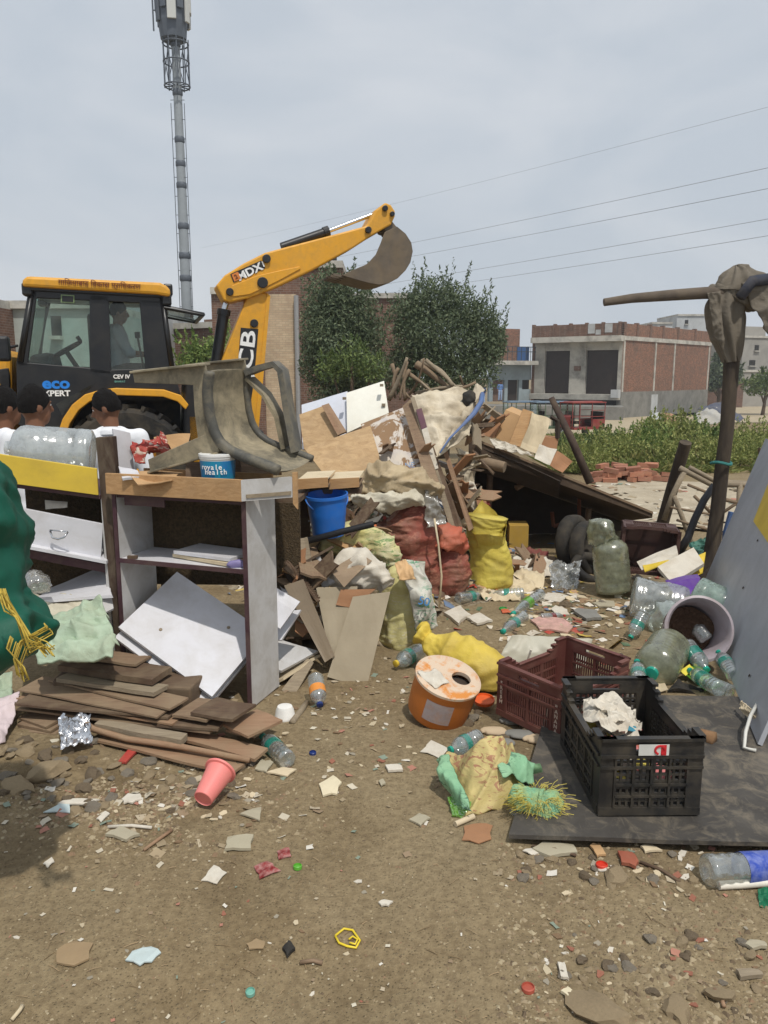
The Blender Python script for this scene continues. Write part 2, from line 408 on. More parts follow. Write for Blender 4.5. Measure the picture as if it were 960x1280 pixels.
# ---- brick and plaster materials
def BRICK(name, c1, c2, mortar, sc=1.0, dirt=.35):
    t = NT(name); v = t.map()
    sep = t.n('ShaderNodeSeparateXYZ'); t.l(v, sep.inputs[0]); add = t.n('ShaderNodeMath', operation='ADD'); t.l(sep.outputs[0], add.inputs[0]); t.l(sep.outputs[1], add.inputs[1])
    cmb = t.n('ShaderNodeCombineXYZ'); t.l(add.outputs[0], cmb.inputs[0]); t.l(sep.outputs[2], cmb.inputs[1])
    b = t.n('ShaderNodeTexBrick'); b.inputs['Scale'].default_value = sc; b.inputs['Brick Width'].default_value = .24; b.inputs['Row Height'].default_value = .085
    b.inputs['Mortar Size'].default_value = .010; b.inputs['Color1'].default_value = (*lin(c1), 1); b.inputs['Color2'].default_value = (*lin(c2), 1); b.inputs['Mortar'].default_value = (*lin(mortar), 1)
    t.l(cmb.outputs[0], b.inputs['Vector'])
    col = t.mix(t.ramp(t.noise(v, 1.1, 6, .65), [(.42, (0,0,0)), (.72, (dirt,)*3)]), b.outputs['Color'], lin((88, 80, 74)))
    col = t.mix(t.ramp(t.noise(v, 4.5, 4, .6), [(.45, (0,0,0)), (.8, (.35,)*3)]), col, lin((170, 140, 120)))
    t.pbr(col, .9, 0, t.bump(b.outputs['Fac'], -.5, .01), .15); MATS[name] = t.m; return t.m
M_brick = BRICK('brick_wall', (146, 94, 72), (98, 62, 50), (150, 136, 120), dirt=.6)
M_brick2 = BRICK('brick_brown', (118, 84, 70), (98, 70, 60), (130, 118, 106), dirt=.6)
M_plast = MAT('stained_plaster', (176, 172, 162), .9, .1, 1.2, .75, (92, 90, 86), .8, .3, 9, bd=.03)
M_plastg = MAT('grey_plinth', (132, 130, 124), .92, .14, 1.4, .7, (84, 84, 80), .9, .4, 8, bd=.03)
M_cream = BRICK('cream_brick', (204, 184, 154), (188, 164, 136), (178, 160, 136), dirt=.35)
M_pale = MAT('pale_plaster', (172, 178, 172), .9, .1, .8, .55, (120, 118, 110), .5, .3, 6, bd=.03)
M_whiteb = MAT('far_white_wall', (186, 188, 188), .9, .1, .5, .6, (128, 128, 126), .45, .2, 4)
M_greyb = MAT('far_grey_wall', (158, 154, 146), .9, .1, .5, .5, (112, 110, 106), .45, .2, 4)
M_shut = MAT('rolling_shutter', (58, 48, 44), .7, .15, 3, .3, (80, 70, 62), 1.5, .2, 20, metal=.2)
M_dark = MAT('dark_void', (30, 28, 27), .95, .1, 3, .1)
M_conc = MAT('slab_concrete', (190, 186, 176), .9, .1, 1.5, .7, (98, 94, 88), 1.1, .3, 12, bd=.02)
M_rail = FLAT('railing_metal', (70, 76, 84), .6, .3)

def wallq(mb, a, b, z0, z1, out0=0.0, out1=-.25, u0=0.0, u1=1.0):
    """vertical slab on line a-b (2-D), between fractions u0,u1 and heights; out>0 is towards the viewer's side (right of a->b turned)"""
    a = Vector(a); b = Vector(b); d = (b - a); nrm = Vector((d.y, -d.x)).normalized()
    if nrm.dot(-a) < 0: nrm = -nrm
    p, q = a + d*u0, a + d*u1
    c = [p + nrm*out0, q + nrm*out0, q + nrm*out1, p + nrm*out1]
    mb.prism([(k.x, k.y, z0) for k in c], (0, 0, z1 - z0))
    return mb
S_ = 65 / 45.0
C0 = Vector((13.7, 45)) * S_; C1 = Vector((9.25, 48)) * S_; C2 = Vector((22.3, 53.6)) * S_; C3 = C1 + C2 - C0
def zat(py, Y): return P(480, py, Y).z
# ---- far brick shop building with two shutters
b_root = thing('brick_shop_building', 'unplastered brick shop building with two dark rolling shutters and grey plinth', 'building', (C0.x, C0.y, -1.95))
Yc = C0.y; zt, zb, zk, z0 = zat(404, Yc), zat(425, Yc), zat(490, Yc), -2.1
m = MB(); wallq(m, C0, C2, zk, zb, 0, -.3); part(m, 'side_wall', M_brick, b_root)
m = MB(); wallq(m, C0, C2, zb + .34, zt, 0, -.25); part(m, 'side_parapet', M_brick, b_root)
m = MB(); wallq(m, C0, C2, zb, zb + .34, .10, -.35); part(m, 'side_band', M_conc, b_root)
m = MB(); wallq(m, C0, C2, z0, zk, .06, -.35); part(m, 'side_plinth', M_plastg, b_root)
m = MB(); wallq(m, C0, C2, z0 + .2, zk - .3, .09, .062, .31, .38); part(m, 'plinth_patch', M_whiteb, b_root)
for u in (.012, .335, .55, .985):
    m = MB(); wallq(m, C0, C2, zk, zb, .05, -.2, u-.007, u+.007); part(m, 'pillar', M_conc, b_root)
for u in (.0, .125, .26, .40, .57, .78):
    m = MB(); wallq(m, C0, C2, zb + .34, zt + .12, .05, -.28, u, u+.02); part(m, 'parapet_pier', M_brick2, b_root)
# front: pilasters, shutters, lintel slab, broken parapet, ledge
for u0, u1 in ((0, .045), (.40, .585), (.88, 1.0)):
    m = MB(); wallq(m, C0, C1, zat(498, Yc), zb - .1, 0, -.5, u0, u1); part(m, 'pilaster', M_plast, b_root)
for u0, u1 in ((.045, .40), (.585, .88)):
    s = part(wallq(MB(), C0, C1, zat(493, Yc), zat(437, Yc), -.35, -.45, u0, u1), 'shutter', M_shut, b_root)
    k = 0; zz = zat(493, Yc)
    m = MB()
    while zz < zat(437, Yc) - .1:
        wallq(m, C0, C1, zz, zz + .07, -.33, -.36, u0 + .004, u1 - .004); zz += .14
    sub(m, 'shutter_slat', M_shut, s, b_root.location)
m = MB(); wallq(m, C0, C1, zat(437, Yc), zb - .1, -.05, -.5, .045, .88); part(m, 'lintel', M_plast, b_root)
m = MB(); wallq(m, C0, C1, zb - .1, zb + .36, .9, -.5, -.01, 1.01); part(m, 'front_slab', M_conc, b_root)
m = MB(); wallq(m, C0, C1, zb + .36, zt, .8, .55); part(m, 'front_parapet', M_brick2, b_root)
for u in (.0, .18, .36, .54, .72, .97):
    m = MB(); wallq(m, C0, C1, zb + .36, zt + .1, .86, .5, u, u + .03); part(m, 'parapet_pier', M_brick2, b_root)
for u0, u1, za, zc in ((.09, .17, .25, .95), (.28, .355, .2, 1.0), (.20, .27, .1, .5)):
    m = MB(); wallq(m, C0, C1, zb + .36 + za, zb + .36 + zc, .83, .802, u0, u1); part(m, 'parapet_patch', M_whiteb, b_root)
m = MB(); wallq(m, C0, C1, zat(500, Yc), zat(493, Yc), 1.0, -.5); part(m, 'front_ledge', M_plast, b_root)
m = MB(); wallq(m, C0, C1, z0, zat(500, Yc), -.1, -.4); part(m, 'under_ledge_shade', M_dark, b_root)  # near-black slab; shade of the void below the ledge put into its colour
m = MB(); wallq(m, C0, C1, zat(463, Yc), zat(457, Yc), .06, .0, .455, .53); part(m, 'meter_box', M_brick2, b_root)
m = MB(); wallq(m, C0, C1, zat(497, Yc), zat(487, Yc), 1.15, .5, -.02, .06); part(m, 'utility_box', M_whiteb, b_root)
m = MB(); m.prism([(c.x, c.y, zb) for c in (C0, C1, C3, C2)], (0, 0, .3)); part(m, 'roof_slab', M_conc, b_root)
m = MB(); wallq(m, C1, C3, z0, zt - .2, 0, -.3); part(m, 'rear_wall', M_brick2, b_root)
m = MB(); wallq(m, C2, C3, z0, zt - .2, 0, -.3); part(m, 'far_wall', M_brick2, b_root)
# ---- low annex left of it
A0 = C1 + Vector((-.2, .4)); A1 = Vector((P(612, 470, 68).x, 68.0)); Ya = 68.0
a_root = thing('low_annex', 'low whitewashed annex with three dark doorways left of the shutters', 'building', (A0.x, A0.y, zat(503, Ya)))
zd0, zd1, zs = zat(502, Ya), zat(475, Ya), zat(456, Ya)
L_ = (A0 - A1).length; dirA = (A0 - A1) / L_
def ua(px):   # fraction along A1->A0 at pixel column
    k = (px - 480) / F; best = min(range(401), key=lambda i: abs((A1 + dirA*L_*i/400).x / ((A1 + dirA*L_*i/400).y*math.cos(PITCH)) - k)); return best / 400
ops = [(616.5, 631), (635, 649), (653, 664)]
us = [0] + [ua(x) for o in ops for x in o] + [1]
M_annex = MAT('annex_wall', (150, 162, 166), .9, .1, .8, .5, (108, 110, 108), .6, .3, 8)
for i in range(0, len(us), 2):
    if us[i+1] - us[i] > .003: part(wallq(MB(), A1, A0, zd0, zd1, 0, -.3, us[i], us[i+1]), 'wall_pier', M_annex, a_root)
part(wallq(MB(), A1, A0, zd1, zs, 0, -.3), 'upper_wall', M_annex, a_root)
for i, o in enumerate(ops):
    u0, u1 = ua(o[0]), ua(o[1])
    part(wallq(MB(), A1, A0, zd0, zd1, -.32, -.4, u0, u1), 'doorway', M_shut if i else M_brick2, a_root)
part(wallq(MB(), A1, A0, zd0, zat(487, Ya), -.02, -.28, ua(653), ua(664)), 'window_apron', M_annex, a_root)
part(wallq(MB(), A1, A0, zs, zs + .35, 1.1, -3.5, -.03, 1), 'roof_slab', M_conc, a_root)
m = MB()
for i in range(9): wallq(m, A1, A0, zs + .35, zat(434, Ya), .95, .9, .05 + i*.11, .058 + i*.11)
for zz in (zat(434, Ya), zat(440, Ya)): wallq(m, A1, A0, zz, zz + .06, .96, .89, .04, .95)
part(m, 'terrace_railing', M_rail, a_root)
part(wallq(MB(), A1, A0, zs + .35, zat(433, Ya), .2, .1, .62, .9), 'blue_tank', FLAT('tank_blue', (58, 92, 140), .5), a_root)
part(wallq(MB(), A1, A0, zs + .35, zat(410, 70), -2.0, -2.3, .12, 1), 'upper_brick_wall', M_brick, a_root)
m = MB(); wallq(m, A1 + Vector((-14, 2)), C0 + Vector((-.2, -1.4)), z0 - .2, zat(505, Ya), 2.4, -1.5)
tag(put(m.mesh('platform'), 'platform', M_plastg), kind='structure')

# ---- other far buildings
def block(name, label, px0, px1, pyt, Y, mat, wins=(), depth=6, base=-2.2, pent=None, rot=0.0):
    a, b = P(px0, 480, Y), P(px1, 480, Y + rot); zt_ = zat(pyt, Y)
    r_ = thing(name, label, 'building', ((a.x+b.x)/2, Y, base))
    A, B = (a.x, a.y), (b.x, b.y)
    part(wallq(MB(), A, B, base, zt_, 0, -depth), 'wall', mat, r_)
    part(wallq(MB(), A, B, zt_, zt_ + .25, .15, -depth-.1), 'roof_edge', M_conc, r_)
    for (x0, x1, y0, y1) in wins:
        w_ = part(wallq(MB(), A, B, zat(y1, Y), zat(y0, Y), .05, -.1, (x0-px0)/(px1-px0), (x1-px0)/(px1-px0)), 'window', M_dark, r_)
        sub(wallq(MB(), A, B, zat(y1, Y) - .12, zat(y1, Y), .25, -.1, (x0-px0)/(px1-px0) - .01, (x1-px0)/(px1-px0) + .01), 'sill', M_conc, w_, r_.location)
    if pent: part(wallq(MB(), A, B, zt_ + .25, zat(pent[2], Y), -1, -depth*.6, pent[0], pent[1]), 'roof_room', mat, r_)
    return r_
block('white_water_tower_house', 'pale cubic house with one small window behind the brick building', 841, 884, 395, 110, M_whiteb, [(851, 855, 400, 405)], 8, -2.5)
block('low_roof_house', 'small pale roof room rising left of the cubic house', 810, 836, 405, 105, M_whiteb, (), 5, -2.5)
block('narrow_white_house', 'narrow tall white house at the right end of the brick building', 878, 897, 415, 112, M_whiteb, (), 6, -2.5)
block('grey_house', 'grey plastered house with two small dark windows behind the wrapped post', 925, 1010, 422, 95, M_greyb, [(939, 944, 431, 438), (934, 941, 450, 457), (972, 980, 431, 438), (968, 977, 450, 457)], 9, -2.6, (.02, .4, 407), 4)
block('mid_dark_house', 'small dim house with shuttered balcony among trees left of the wrapped post', 890, 922, 437, 100, M_greyb, [(893, 901, 442, 450), (908, 914, 442, 450)], 6, -2.6)
block('grey_compound_wall', 'long low brown boundary wall below the grey house', 882, 930, 478, 88, M_brick2, (), .4, -2.6)
block('plaster_compound_wall', 'plain grey compound wall beside the grey house', 924, 1020, 465, 90, M_greyb, (), .4, -2.6, None, 3)
block('old_plaster_house', 'old pale plaster and brick house behind the yellow backhoe cab', 6, 128, 386, 26, M_pale, [(9, 11, 404, 410), (70, 82, 395, 420)], 8, -1.2)
block('red_brick_house', 'red brick house at the far left edge behind the backhoe bonnet', -90, 5, 384, 25, M_brick2, [(-60, -40, 400, 425)], 8, -1.2)
block('pale_back_house', 'pale bluish house seen through the rear cab window', 126, 186, 381, 31, M_whiteb, [(140, 152, 405, 425)], 6, -1.2)
block('brick_yard_wall', 'brown brick yard wall behind the cell tower foot', 186, 276, 413, 36, M_brick2, (), .5, -1.4, (.75, .98, 402), -2)
block('lower_brick_house', 'lower brown brick wing left of the cream plaster wall', 268, 331, 368, 29.8, M_brick2, (), 8, -1.4)
tb = block('tall_brick_house', 'tall brown brick house with cream plaster side behind the excavator arm', 331, 430, 335, 30, M_brick2, [(399, 414, 362, 390)], 9, -1.4)
a, b = P(331, 480, 30), P(430, 480, 30)
part(wallq(MB(), (a.x, a.y), (b.x, b.y), -1.4, zat(368, 30), .04, .003, (332-331)/99, (372-331)/99), 'plaster_panel', M_cream, tb)
m = MB(); q = P(371, 480, 29.9); m.tube([(q.x+.05, 29.8, -1.3), (q.x+.05, 29.8, zat(370, 30))], .09, 8); part(m, 'drain_pipe', FLAT('pipe_grey', (150, 150, 150), .6), tb)
m = MB(); q = P(408, 480, 31); m.lathe([(.42, 0), (.44, .1), (.44, .5), (.3, .62), (.12, .66), (.12, .72)], 20, Matrix.Translation((q.x, 31.5, zat(334, 30)+.26))); part(m, 'water_tank', FLAT('tank_black', (34, 34, 36), .5), tb, smooth=True)
block('brick_back_house', 'brown brick house top showing between the two trees', 440, 520, 373, 40, M_brick2, (), 5, -1.6)

# ---- cell tower (monopole)
TY = 41.0; tb0 = P(236, 440, TY); tx = tb0.x; tz0 = zg(tx, TY)
M_galv = MAT('galvanised_steel', (148, 154, 158), .6, .1, 2, .3, (120, 126, 130), 1.5, .1, 10)
M_dkst = MAT('dark_steel', (92, 98, 106), .6, .12, 2, .2, (60, 60, 60), 2, .1, 10, metal=.2)
M_pan = MAT('antenna_panel', (196, 196, 190), .5, .06, 2, .2, (150, 150, 146), 2, .05, 10)
tw = thing('cell_tower', 'tall grey steel monopole cell tower with antenna cluster at the top', 'tower', (tx, TY, tz0))
def tz(py): return zat(py, TY)
m = MB(); m.lathe([(.33, tz0), (.31, 0.0), (.22, tz(205)), (.20, tz(60)), (.19, tz(-80))], 16, Matrix.Translation((tx, TY, 0))); part(m, 'pole', M_galv, tw, smooth=True, angle=40)
for py in (-10, 55, 116, 175, 205, 232, 283, 320, 348, 393):
    rr = .62 - .0031*(470-py)*.55 if py > 205 else .33
    rr = max(.21, np.interp(py, [205, 470], [.22, .32])) + .03
    m = MB(); m.lathe([(rr-.04, -.16), (rr, -.10), (rr, .10), (rr-.04, .16)], 16, Matrix.Translation((tx, TY, tz(py)))); part(m, 'flange', M_dkst, tw, smooth=True, angle=40)
m = MB()
for s in (-1, 1):
    for k in range(3): m.tube([(tx + s*.33, TY-.1, tz(460-k*110)), (tx + s*.33, TY-.1, tz(350-k*110))], .018, 4)
    z = tz(450)
    while z < tz(110):
        m.tube([(tx, TY-.1, z), (tx + s*.35, TY-.1, z)], .015, 4); z += .9
part(m, 'climbing_ladder', M_dkst, tw)
m = MB()
for pz in (tz(55), tz(78), tz(108)):
    for k in range(20):
        a0, a1 = 2*math.pi*k/20, 2*math.pi*(k+1)/20
        m.tube([(tx+.62*math.cos(a0), TY+.62*math.sin(a0), pz), (tx+.62*math.cos(a1), TY+.62*math.sin(a1), pz)], .035, 5)
for k in range(10):
    a0 = 2*math.pi*k/10; a1 = a0 + .6
    m.tube([(tx+.62*math.cos(a0), TY+.62*math.sin(a0), tz(110)), (tx+.62*math.cos(a0), TY+.62*math.sin(a0), tz(50))], .03, 5)
    m.tube([(tx+.62*math.cos(a0), TY+.62*math.sin(a0), tz(100)), (tx+.62*math.cos(a1), TY+.62*math.sin(a1), tz(60))], .02, 4)
    m.tube([(tx, TY, tz(108)), (tx+.62*math.cos(a0), TY+.62*math.sin(a0), tz(108))], .03, 4)
part(m, 'lattice_cage', M_dkst, tw)
m = MB(); m.lathe([(.35, tz(54)), (.62, tz(50)), (.72, tz(30)), (.74, tz(-40))], 18, Matrix.Translation((tx-.1, TY, 0)), dent=.15, seed=3); part(m, 'equipment_drum', M_dkst, tw)
for k in range(12):
    a0 = 2*math.pi*k/12 + .15; rr = .80
    m = MB(); Mx = Matrix.Translation((tx-.05+rr*math.cos(a0), TY+rr*math.sin(a0), tz(8 if k % 2 else -14))) @ Matrix.Rotation(a0, 4, 'Z')
    m.box((0, 0, 0), (.1, .3 if k % 3 else .42, 1.7 if k % 2 else 2.2), Mx); part(m, 'antenna_panel', M_pan if k in (0, 11, 1, 9) else M_dkst, tw, bevel=.02)
m = MB(); m.tube([(tx-.95, TY-.3, tz(42)), (tx-.95, TY-.3, tz(-25))], .04, 6); m.tube([(tx-.95, TY-.3, tz(16)), (tx-.5, TY-.2, tz(18))], .03, 5); m.box((tx-.62, TY-.4, tz(20)), (.24, .2, .42)); part(m, 'side_mast', M_dkst, tw)

# ---- overhead wires, strung between posts outside the picture
M_wire = FLAT('wire', (150, 154, 160), .6)
for (x0, y0, x1, y1, Y0, Y1, lb) in ((500, 252, 962, 136, 62, 36, 'topmost thin overhead wire crossing the sky at right'), (518, 302, 962, 212, 62, 36, 'second overhead wire from the top crossing the sky'),
        (518, 319, 962, 238, 62, 36, 'middle overhead wire of the five crossing the sky'), (534, 346, 962, 276, 62, 36, 'fourth overhead wire from the top above the brick building'), (578, 353, 962, 297, 62, 36, 'lowest overhead wire above the brick building')):
    a, b = P(x0, y0, Y0), P(x1, y1, Y1); a2 = a + (a - b)*1.6; b2 = b + (b - a)*.8; m = MB()
    pts = [a2.lerp(b2, i/24) for i in range(25)]; m0 = pts[:]
    pts = [p + Vector((0, 0, (-.5 if lb[0] in 'tsmf' else -.5) * (4*(i/24)*(1-i/24) - .9))) for i, p in enumerate(pts)]
    m.tube(pts, .013 if lb[0] != 't' else .008, 5); single(m, 'overhead_wire', M_wire, lb, 'wire', 'overhead wires')

# ---- foliage
def leaf_mat(name, dark, mid_, light, tr=.25):
    t = NT(name); g = t.n('ShaderNodeNewGeometry')
    col = t.ramp(g.outputs['Random Per Island'], [(.0, lin(dark)), (.5, lin(mid_)), (1.0, lin(light))])
    d = t.n('ShaderNodeBsdfPrincipled'); d.inputs['Roughness'].default_value = .6; d.inputs['Specular IOR Level'].default_value = .3; t.l(col, d.inputs['Base Color'])
    tl = t.n('ShaderNodeBsdfTranslucent'); t.l(col, tl.inputs[0]); mxs = t.n('ShaderNodeMixShader'); mxs.inputs[0].default_value = tr
    t.l(d.outputs[0], mxs.inputs[1]); t.l(tl.outputs[0], mxs.inputs[2]); t.l(mxs.outputs[0], t.out.inputs[0]); return t.m
M_leafd = leaf_mat('leaf_dark', (74, 88, 66), (96, 109, 82), (122, 132, 100))
M_leafm = leaf_mat('leaf_mid', (66, 84, 48), (94, 112, 62), (128, 142, 84))
M_leafl = leaf_mat('leaf_bright', (78, 100, 52), (108, 130, 66), (142, 158, 86))
M_weed = leaf_mat('weed_leaf', (104, 116, 62), (136, 146, 80), (172, 172, 108))
M_bark = MAT('bark', (86, 72, 58), .95, .25, 12, .2, None, 3, .8, 30, bd=.02, stretch=(1,1,.25))
def leaf_quads(Cn, size, drn=None, spread=1.0, ratio=.36):
    N = len(Cn); D = rng.normal(size=(N, 3)); 
    if drn is not None: D = D*spread + drn
    D /= np.linalg.norm(D, axis=1)[:, None] + 1e-9
    W = np.cross(D, rng.normal(size=(N, 3))); W /= np.linalg.norm(W, axis=1)[:, None] + 1e-9
    L = (size * rng.uniform(.6, 1.35, N))[:, None]
    b = Cn - D*L*.5; t_ = Cn + D*L*.5; l = Cn + W*L*ratio*.5 - D*L*.05; r = Cn - W*L*ratio*.5 - D*L*.05
    V = np.stack([b, r, t_, l], 1).reshape(-1, 3); return V, np.arange(4*N).reshape(-1, 4)
def crown_pts(clumps, dens, shell=2.4):
    out = []
    for (c, rd) in clumps:
        c = np.array(c); rd = np.array(rd); n = int(dens * (rd[0]*rd[1] + rd[1]*rd[2] + rd[0]*rd[2]))
        d = rng.normal(size=(n, 3)); d /= np.linalg.norm(d, axis=1)[:, None]
        out.append(c + d * rd * (rng.uniform(0, 1, n) ** (1/shell))[:, None] * rng.uniform(.85, 1.12, n)[:, None])
    return np.concatenate(out)
def tree(name, label, base, clumps, dens, size, mat, shoots=0, group=None, trunk=.09, up=.4, sh_len=.5):
    r_ = thing(name, label, 'tree', base, group)
    pts = crown_pts(clumps, dens); dirs = np.tile(np.array([0, 0, up]), (len(pts), 1))
    if shoots:
        ex = []; ed = []
        for _ in range(shoots):
            c, rd = random.choice(clumps); an = random.uniform(0, 2*math.pi); el = random.uniform(.1, 1.4)
            d = np.array([math.cos(an)*math.cos(el), math.sin(an)*math.cos(el), math.sin(el)])
            p0 = np.array(c) + d*np.array(rd)*.9; ln = sh_len*random.uniform(.5, 1.3); dd = d*.6 + np.array([0, 0, .9]); dd /= np.linalg.norm(dd)
            k = 26; tt = np.linspace(0, 1, k)[:, None]; ex.append(p0 + dd*ln*tt + rng.normal(size=(k, 3))*.05*(1.1-tt)); ed.append(np.tile(dd*1.2, (k, 1)))
        pts = np.concatenate([pts] + ex); dirs = np.concatenate([dirs] + ed)
    Vv, Q = leaf_quads(pts, size, dirs, .9); Vv = Vv - np.array(base)
    put(np_mesh('crown', Vv, Q), 'crown', mat, r_, fix=False)
    m = MB(); b = Vector(base)
    top = sum((Vector(c) for c, _ in clumps), Vector()) / len(clumps)
    m.tube([b - Vector((0,0,.1)), b.lerp(top, .35) + Vector((.05, 0, 0)), b.lerp(top, .7), top], [trunk*1.3, trunk, trunk*.8, trunk*.5], 8, wob=.2)
    for c, rd in clumps: m.tube([b.lerp(top, .4), b.lerp(Vector(c), .75) + Vector((0, 0, .1)), Vector(c)], [trunk*.6, trunk*.4, trunk*.15], 6)
    part(m, 'trunk', M_bark, r_, smooth=True); return r_
def cl(px, py, Y, rx, ry, rz): p = P(px, py, Y); return ((p.x, p.y, p.z), (rx, ry, rz))
k = 17/960
tree('leafy_tree', 'dark green bushy tree right behind the excavator boom', (P(425, 480, 17).x, 17, zg(0, 17)),
     [cl(412, 372, 17.2, .55, .6, .62), cl(440, 385, 17.0, .60, .7, .75), cl(398, 410, 17, .42, .6, .6), cl(455, 420, 17, .55, .7, .62), cl(420, 435, 16.8, .7, .8, .7), cl(448, 465, 16.6, .7, .7, .45), cl(393, 455, 16.9, .38, .5, .5), cl(430, 490, 16.8, .8, .6, .5)], 2700, .088, M_leafd, 45, 'trees behind the heap', .1, .4, .42)
tree('leafy_tree', 'wide dark green tree with spiky shoots behind the rubbish heap', (P(555, 480, 18).x, 18, zg(1, 18)),
     [cl(512, 395, 18, .5, .7, .62), cl(540, 378, 18.2, .6, .7, .62), cl(570, 388, 18, .62, .7, .62), cl(600, 405, 18, .5, .7, .55), cl(520, 430, 17.8, .62, .8, .7), cl(555, 430, 17.6, .8, .8, .75), cl(600, 440, 17.8, .6, .7, .55), cl(618, 428, 18, .3, .5, .45), cl(560, 470, 17.6, 1.2, .8, .5), cl(500, 465, 17.8, .55, .6, .5)], 2600, .088, M_leafd, 60, 'trees behind the heap', .11, .5, .55)
tree('low_bush', 'brighter green low bush in front of the left bushy tree', (P(440, 490, 15.6).x, 15.6, zg(0, 15.6)),
     [cl(440, 452, 15.6, .5, .4, .33), cl(415, 462, 15.7, .35, .35, .3), cl(465, 462, 15.5, .3, .35, .28)], 1700, .08, M_leafm, 20, None, .05, .4, .2)
tree('low_bush', 'light green bush between the cab and the excavator boom', (P(256, 455, 20).x, 20, zg(-4, 20)),
     [cl(248, 445, 20, .45, .5, .35), cl(265, 436, 20.3, .45, .5, .35), cl(238, 455, 20, .4, .5, .35), cl(285, 440, 20.2, .4, .5, .4)], 900, .13, M_leafl, 15, None, .05)
tree('leafy_tree', 'far dark tree between the brick building and wrapped post', (P(900, 480, 84).x, 84, -2.2),
     [cl(893, 470, 84, 1.4, 1.2, 1.4), cl(903, 452, 85, 1.2, 1.2, 1.4), cl(912, 468, 84, 1.4, 1.2, 1.6), cl(888, 478, 84, 1.3, 1.2, 1.0)], 190, .5, M_leafd, 12, None, .2, .4, .8)
tree('leafy_tree', 'far green bush below the grey house at the right edge', (P(955, 490, 70).x, 70, -2.0),
     [cl(950, 482, 70, 1.8, 1.2, .9), cl(968, 474, 71, 1.8, 1.2, 1.2)], 150, .4, M_leafm, 8, None, .15)
# weeds and bushes right of the heap
BUSH = [(730, 572, 14.0, .5, .42, M_weed, 'bright green weed bush just right of the collapsed roof'), (775, 556, 15.5, .7, .62, M_weed, 'broad bright green weed bush beyond the brick heap'), (808, 540, 17, .65, .75, M_leafl, 'tallest weed bush in front of the grey plinth'),
        (838, 530, 21, 1.1, 1.0, M_weed, 'shrubby weed clump below the far plinth corner'), (890, 552, 15, .6, .5, M_weed, 'weed bush seen behind the foot of the wrapped post'), (870, 522, 24, 1.0, .8, M_leafl, 'weed clump before the fallen dark tarpaulin'), (945, 530, 18, .8, .75, M_weed, 'yellowish weed bush at the right edge'), (755, 545, 19, .7, .5, M_leafm, 'small weed bush close to the red rickshaw'), (845, 560, 15, .55, .4, M_weed, 'low weed bush between the two leaning posts'), (920, 560, 15.5, .6, .4, M_weed, 'low weed bush right of the wrapped post'), (700, 560, 17, .6, .35, M_leafm, 'low weed bush behind the leaning dark pole')]
for (px, py, Y, rx, rz, mt, lb) in BUSH:
    c = P(px, py, Y); zz = zg(c.x, Y); rz *= .78
    tree('weed_bush', lb, (c.x, Y, zz), [((c.x + random.uniform(-.5, .5)*rx, Y + random.uniform(-.3, .3), zz + rz*random.uniform(.35, .8)), (rx*.55, rx*.5, rz*.42)) for _ in range(6)], 1500 if Y < 17 else 1000, .066*Y/14, mt, 45, 'weed bushes right of the heap', .02, .7, .35)
# grass mass
N = 60000; pxs = rng.uniform(690, 1010, N); Ys = rng.uniform(14.2, 34, N) ; X = (pxs-480)/F*Ys*1.0
keep = np.array([noise.noise((x*.5, y*.5, 0)) + .35*noise.noise((x*2, y*2, 4)) > .0 for x, y in zip(X, Ys)]); X, Ys = X[keep], Ys[keep]
zz = np.array([zg(x, y) for x, y in zip(X, Ys)]); hh = rng.uniform(.15, .52, len(X))*(1 + .5*np.array([noise.noise((x*.7, y*.7, 8)) for x, y in zip(X, Ys)]))
hh *= .8*np.clip((Ys-13.6)/2.0, .3, 1)
ln = rng.normal(size=(len(X), 2))*.16; wd = rng.uniform(.008, .02, len(X)); an = rng.uniform(0, 6.28, len(X)); wx, wy = np.cos(an)*wd, np.sin(an)*wd
A_ = np.stack([X-wx, Ys-wy, zz-.02], 1); B_ = np.stack([X+wx, Ys+wy, zz-.02], 1); M_ = np.stack([X+ln[:,0]*.3+wx*.8, Ys+ln[:,1]*.3+wy*.8, zz+hh*.6], 1); T_ = np.stack([X+ln[:,0], Ys+ln[:,1], zz+hh], 1)
go = put(np_mesh('weeds', np.stack([A_, B_, M_, T_], 1).reshape(-1, 3), np.arange(4*len(X)).reshape(-1, 4)), 'weeds', leaf_mat('grass_blade', (92, 106, 56), (124, 132, 72), (166, 158, 102)), fix=False)
tag(go, 'knee-high green and straw coloured weeds filling the plot right of the heap', 'weeds', kind='stuff')
# ================================================================== backhoe loader
PSI = R(17); JE = Vector((math.cos(PSI), math.sin(PSI), 0)); JN = Vector((-math.sin(PSI), math.cos(PSI), 0))
JO = Vector((P(120, 480, 8.6).x, 8.6, -.1))
JB = thing('backhoe_loader', 'yellow backhoe loader with black cab and raised digging arm', 'backhoe loader', JO, rot=(0, 0, PSI))
def JP(px, py, off=0.0):
    d = ray(px, py); tt = (off + JO.dot(JN) - EYE.dot(JN) + 0) / d.dot(JN); p = EYE + d*tt - JO
    return Vector((p.dot(JE), off, p.z))
def JW(p): return JO + JE*p.x + JN*p.y + Vector((0, 0, p.z))
def jprism(mb, poly, o0, o1):
    pts = [JP(x, y, o0) for x, y in poly]; mb.prism(pts, (0, o1 - o0, 0)); return mb
M_yel = MAT('machine_yellow', (222, 160, 42), .5, .1, 5, .5, (158, 124, 72), 5, .08, 30, spec=.4)
M_blk = MAT('machine_black', (24, 25, 28), .4, .1, 6, .25, (70, 66, 58), 4, .05, 40, spec=.5)
M_steelw = MAT('worn_steel', (104, 94, 82), .62, .2, 7, .5, (140, 122, 96), 4, .3, 40, metal=.35)
M_chrome = FLAT('chrome_rod', (205, 208, 212), .18, 1.0)
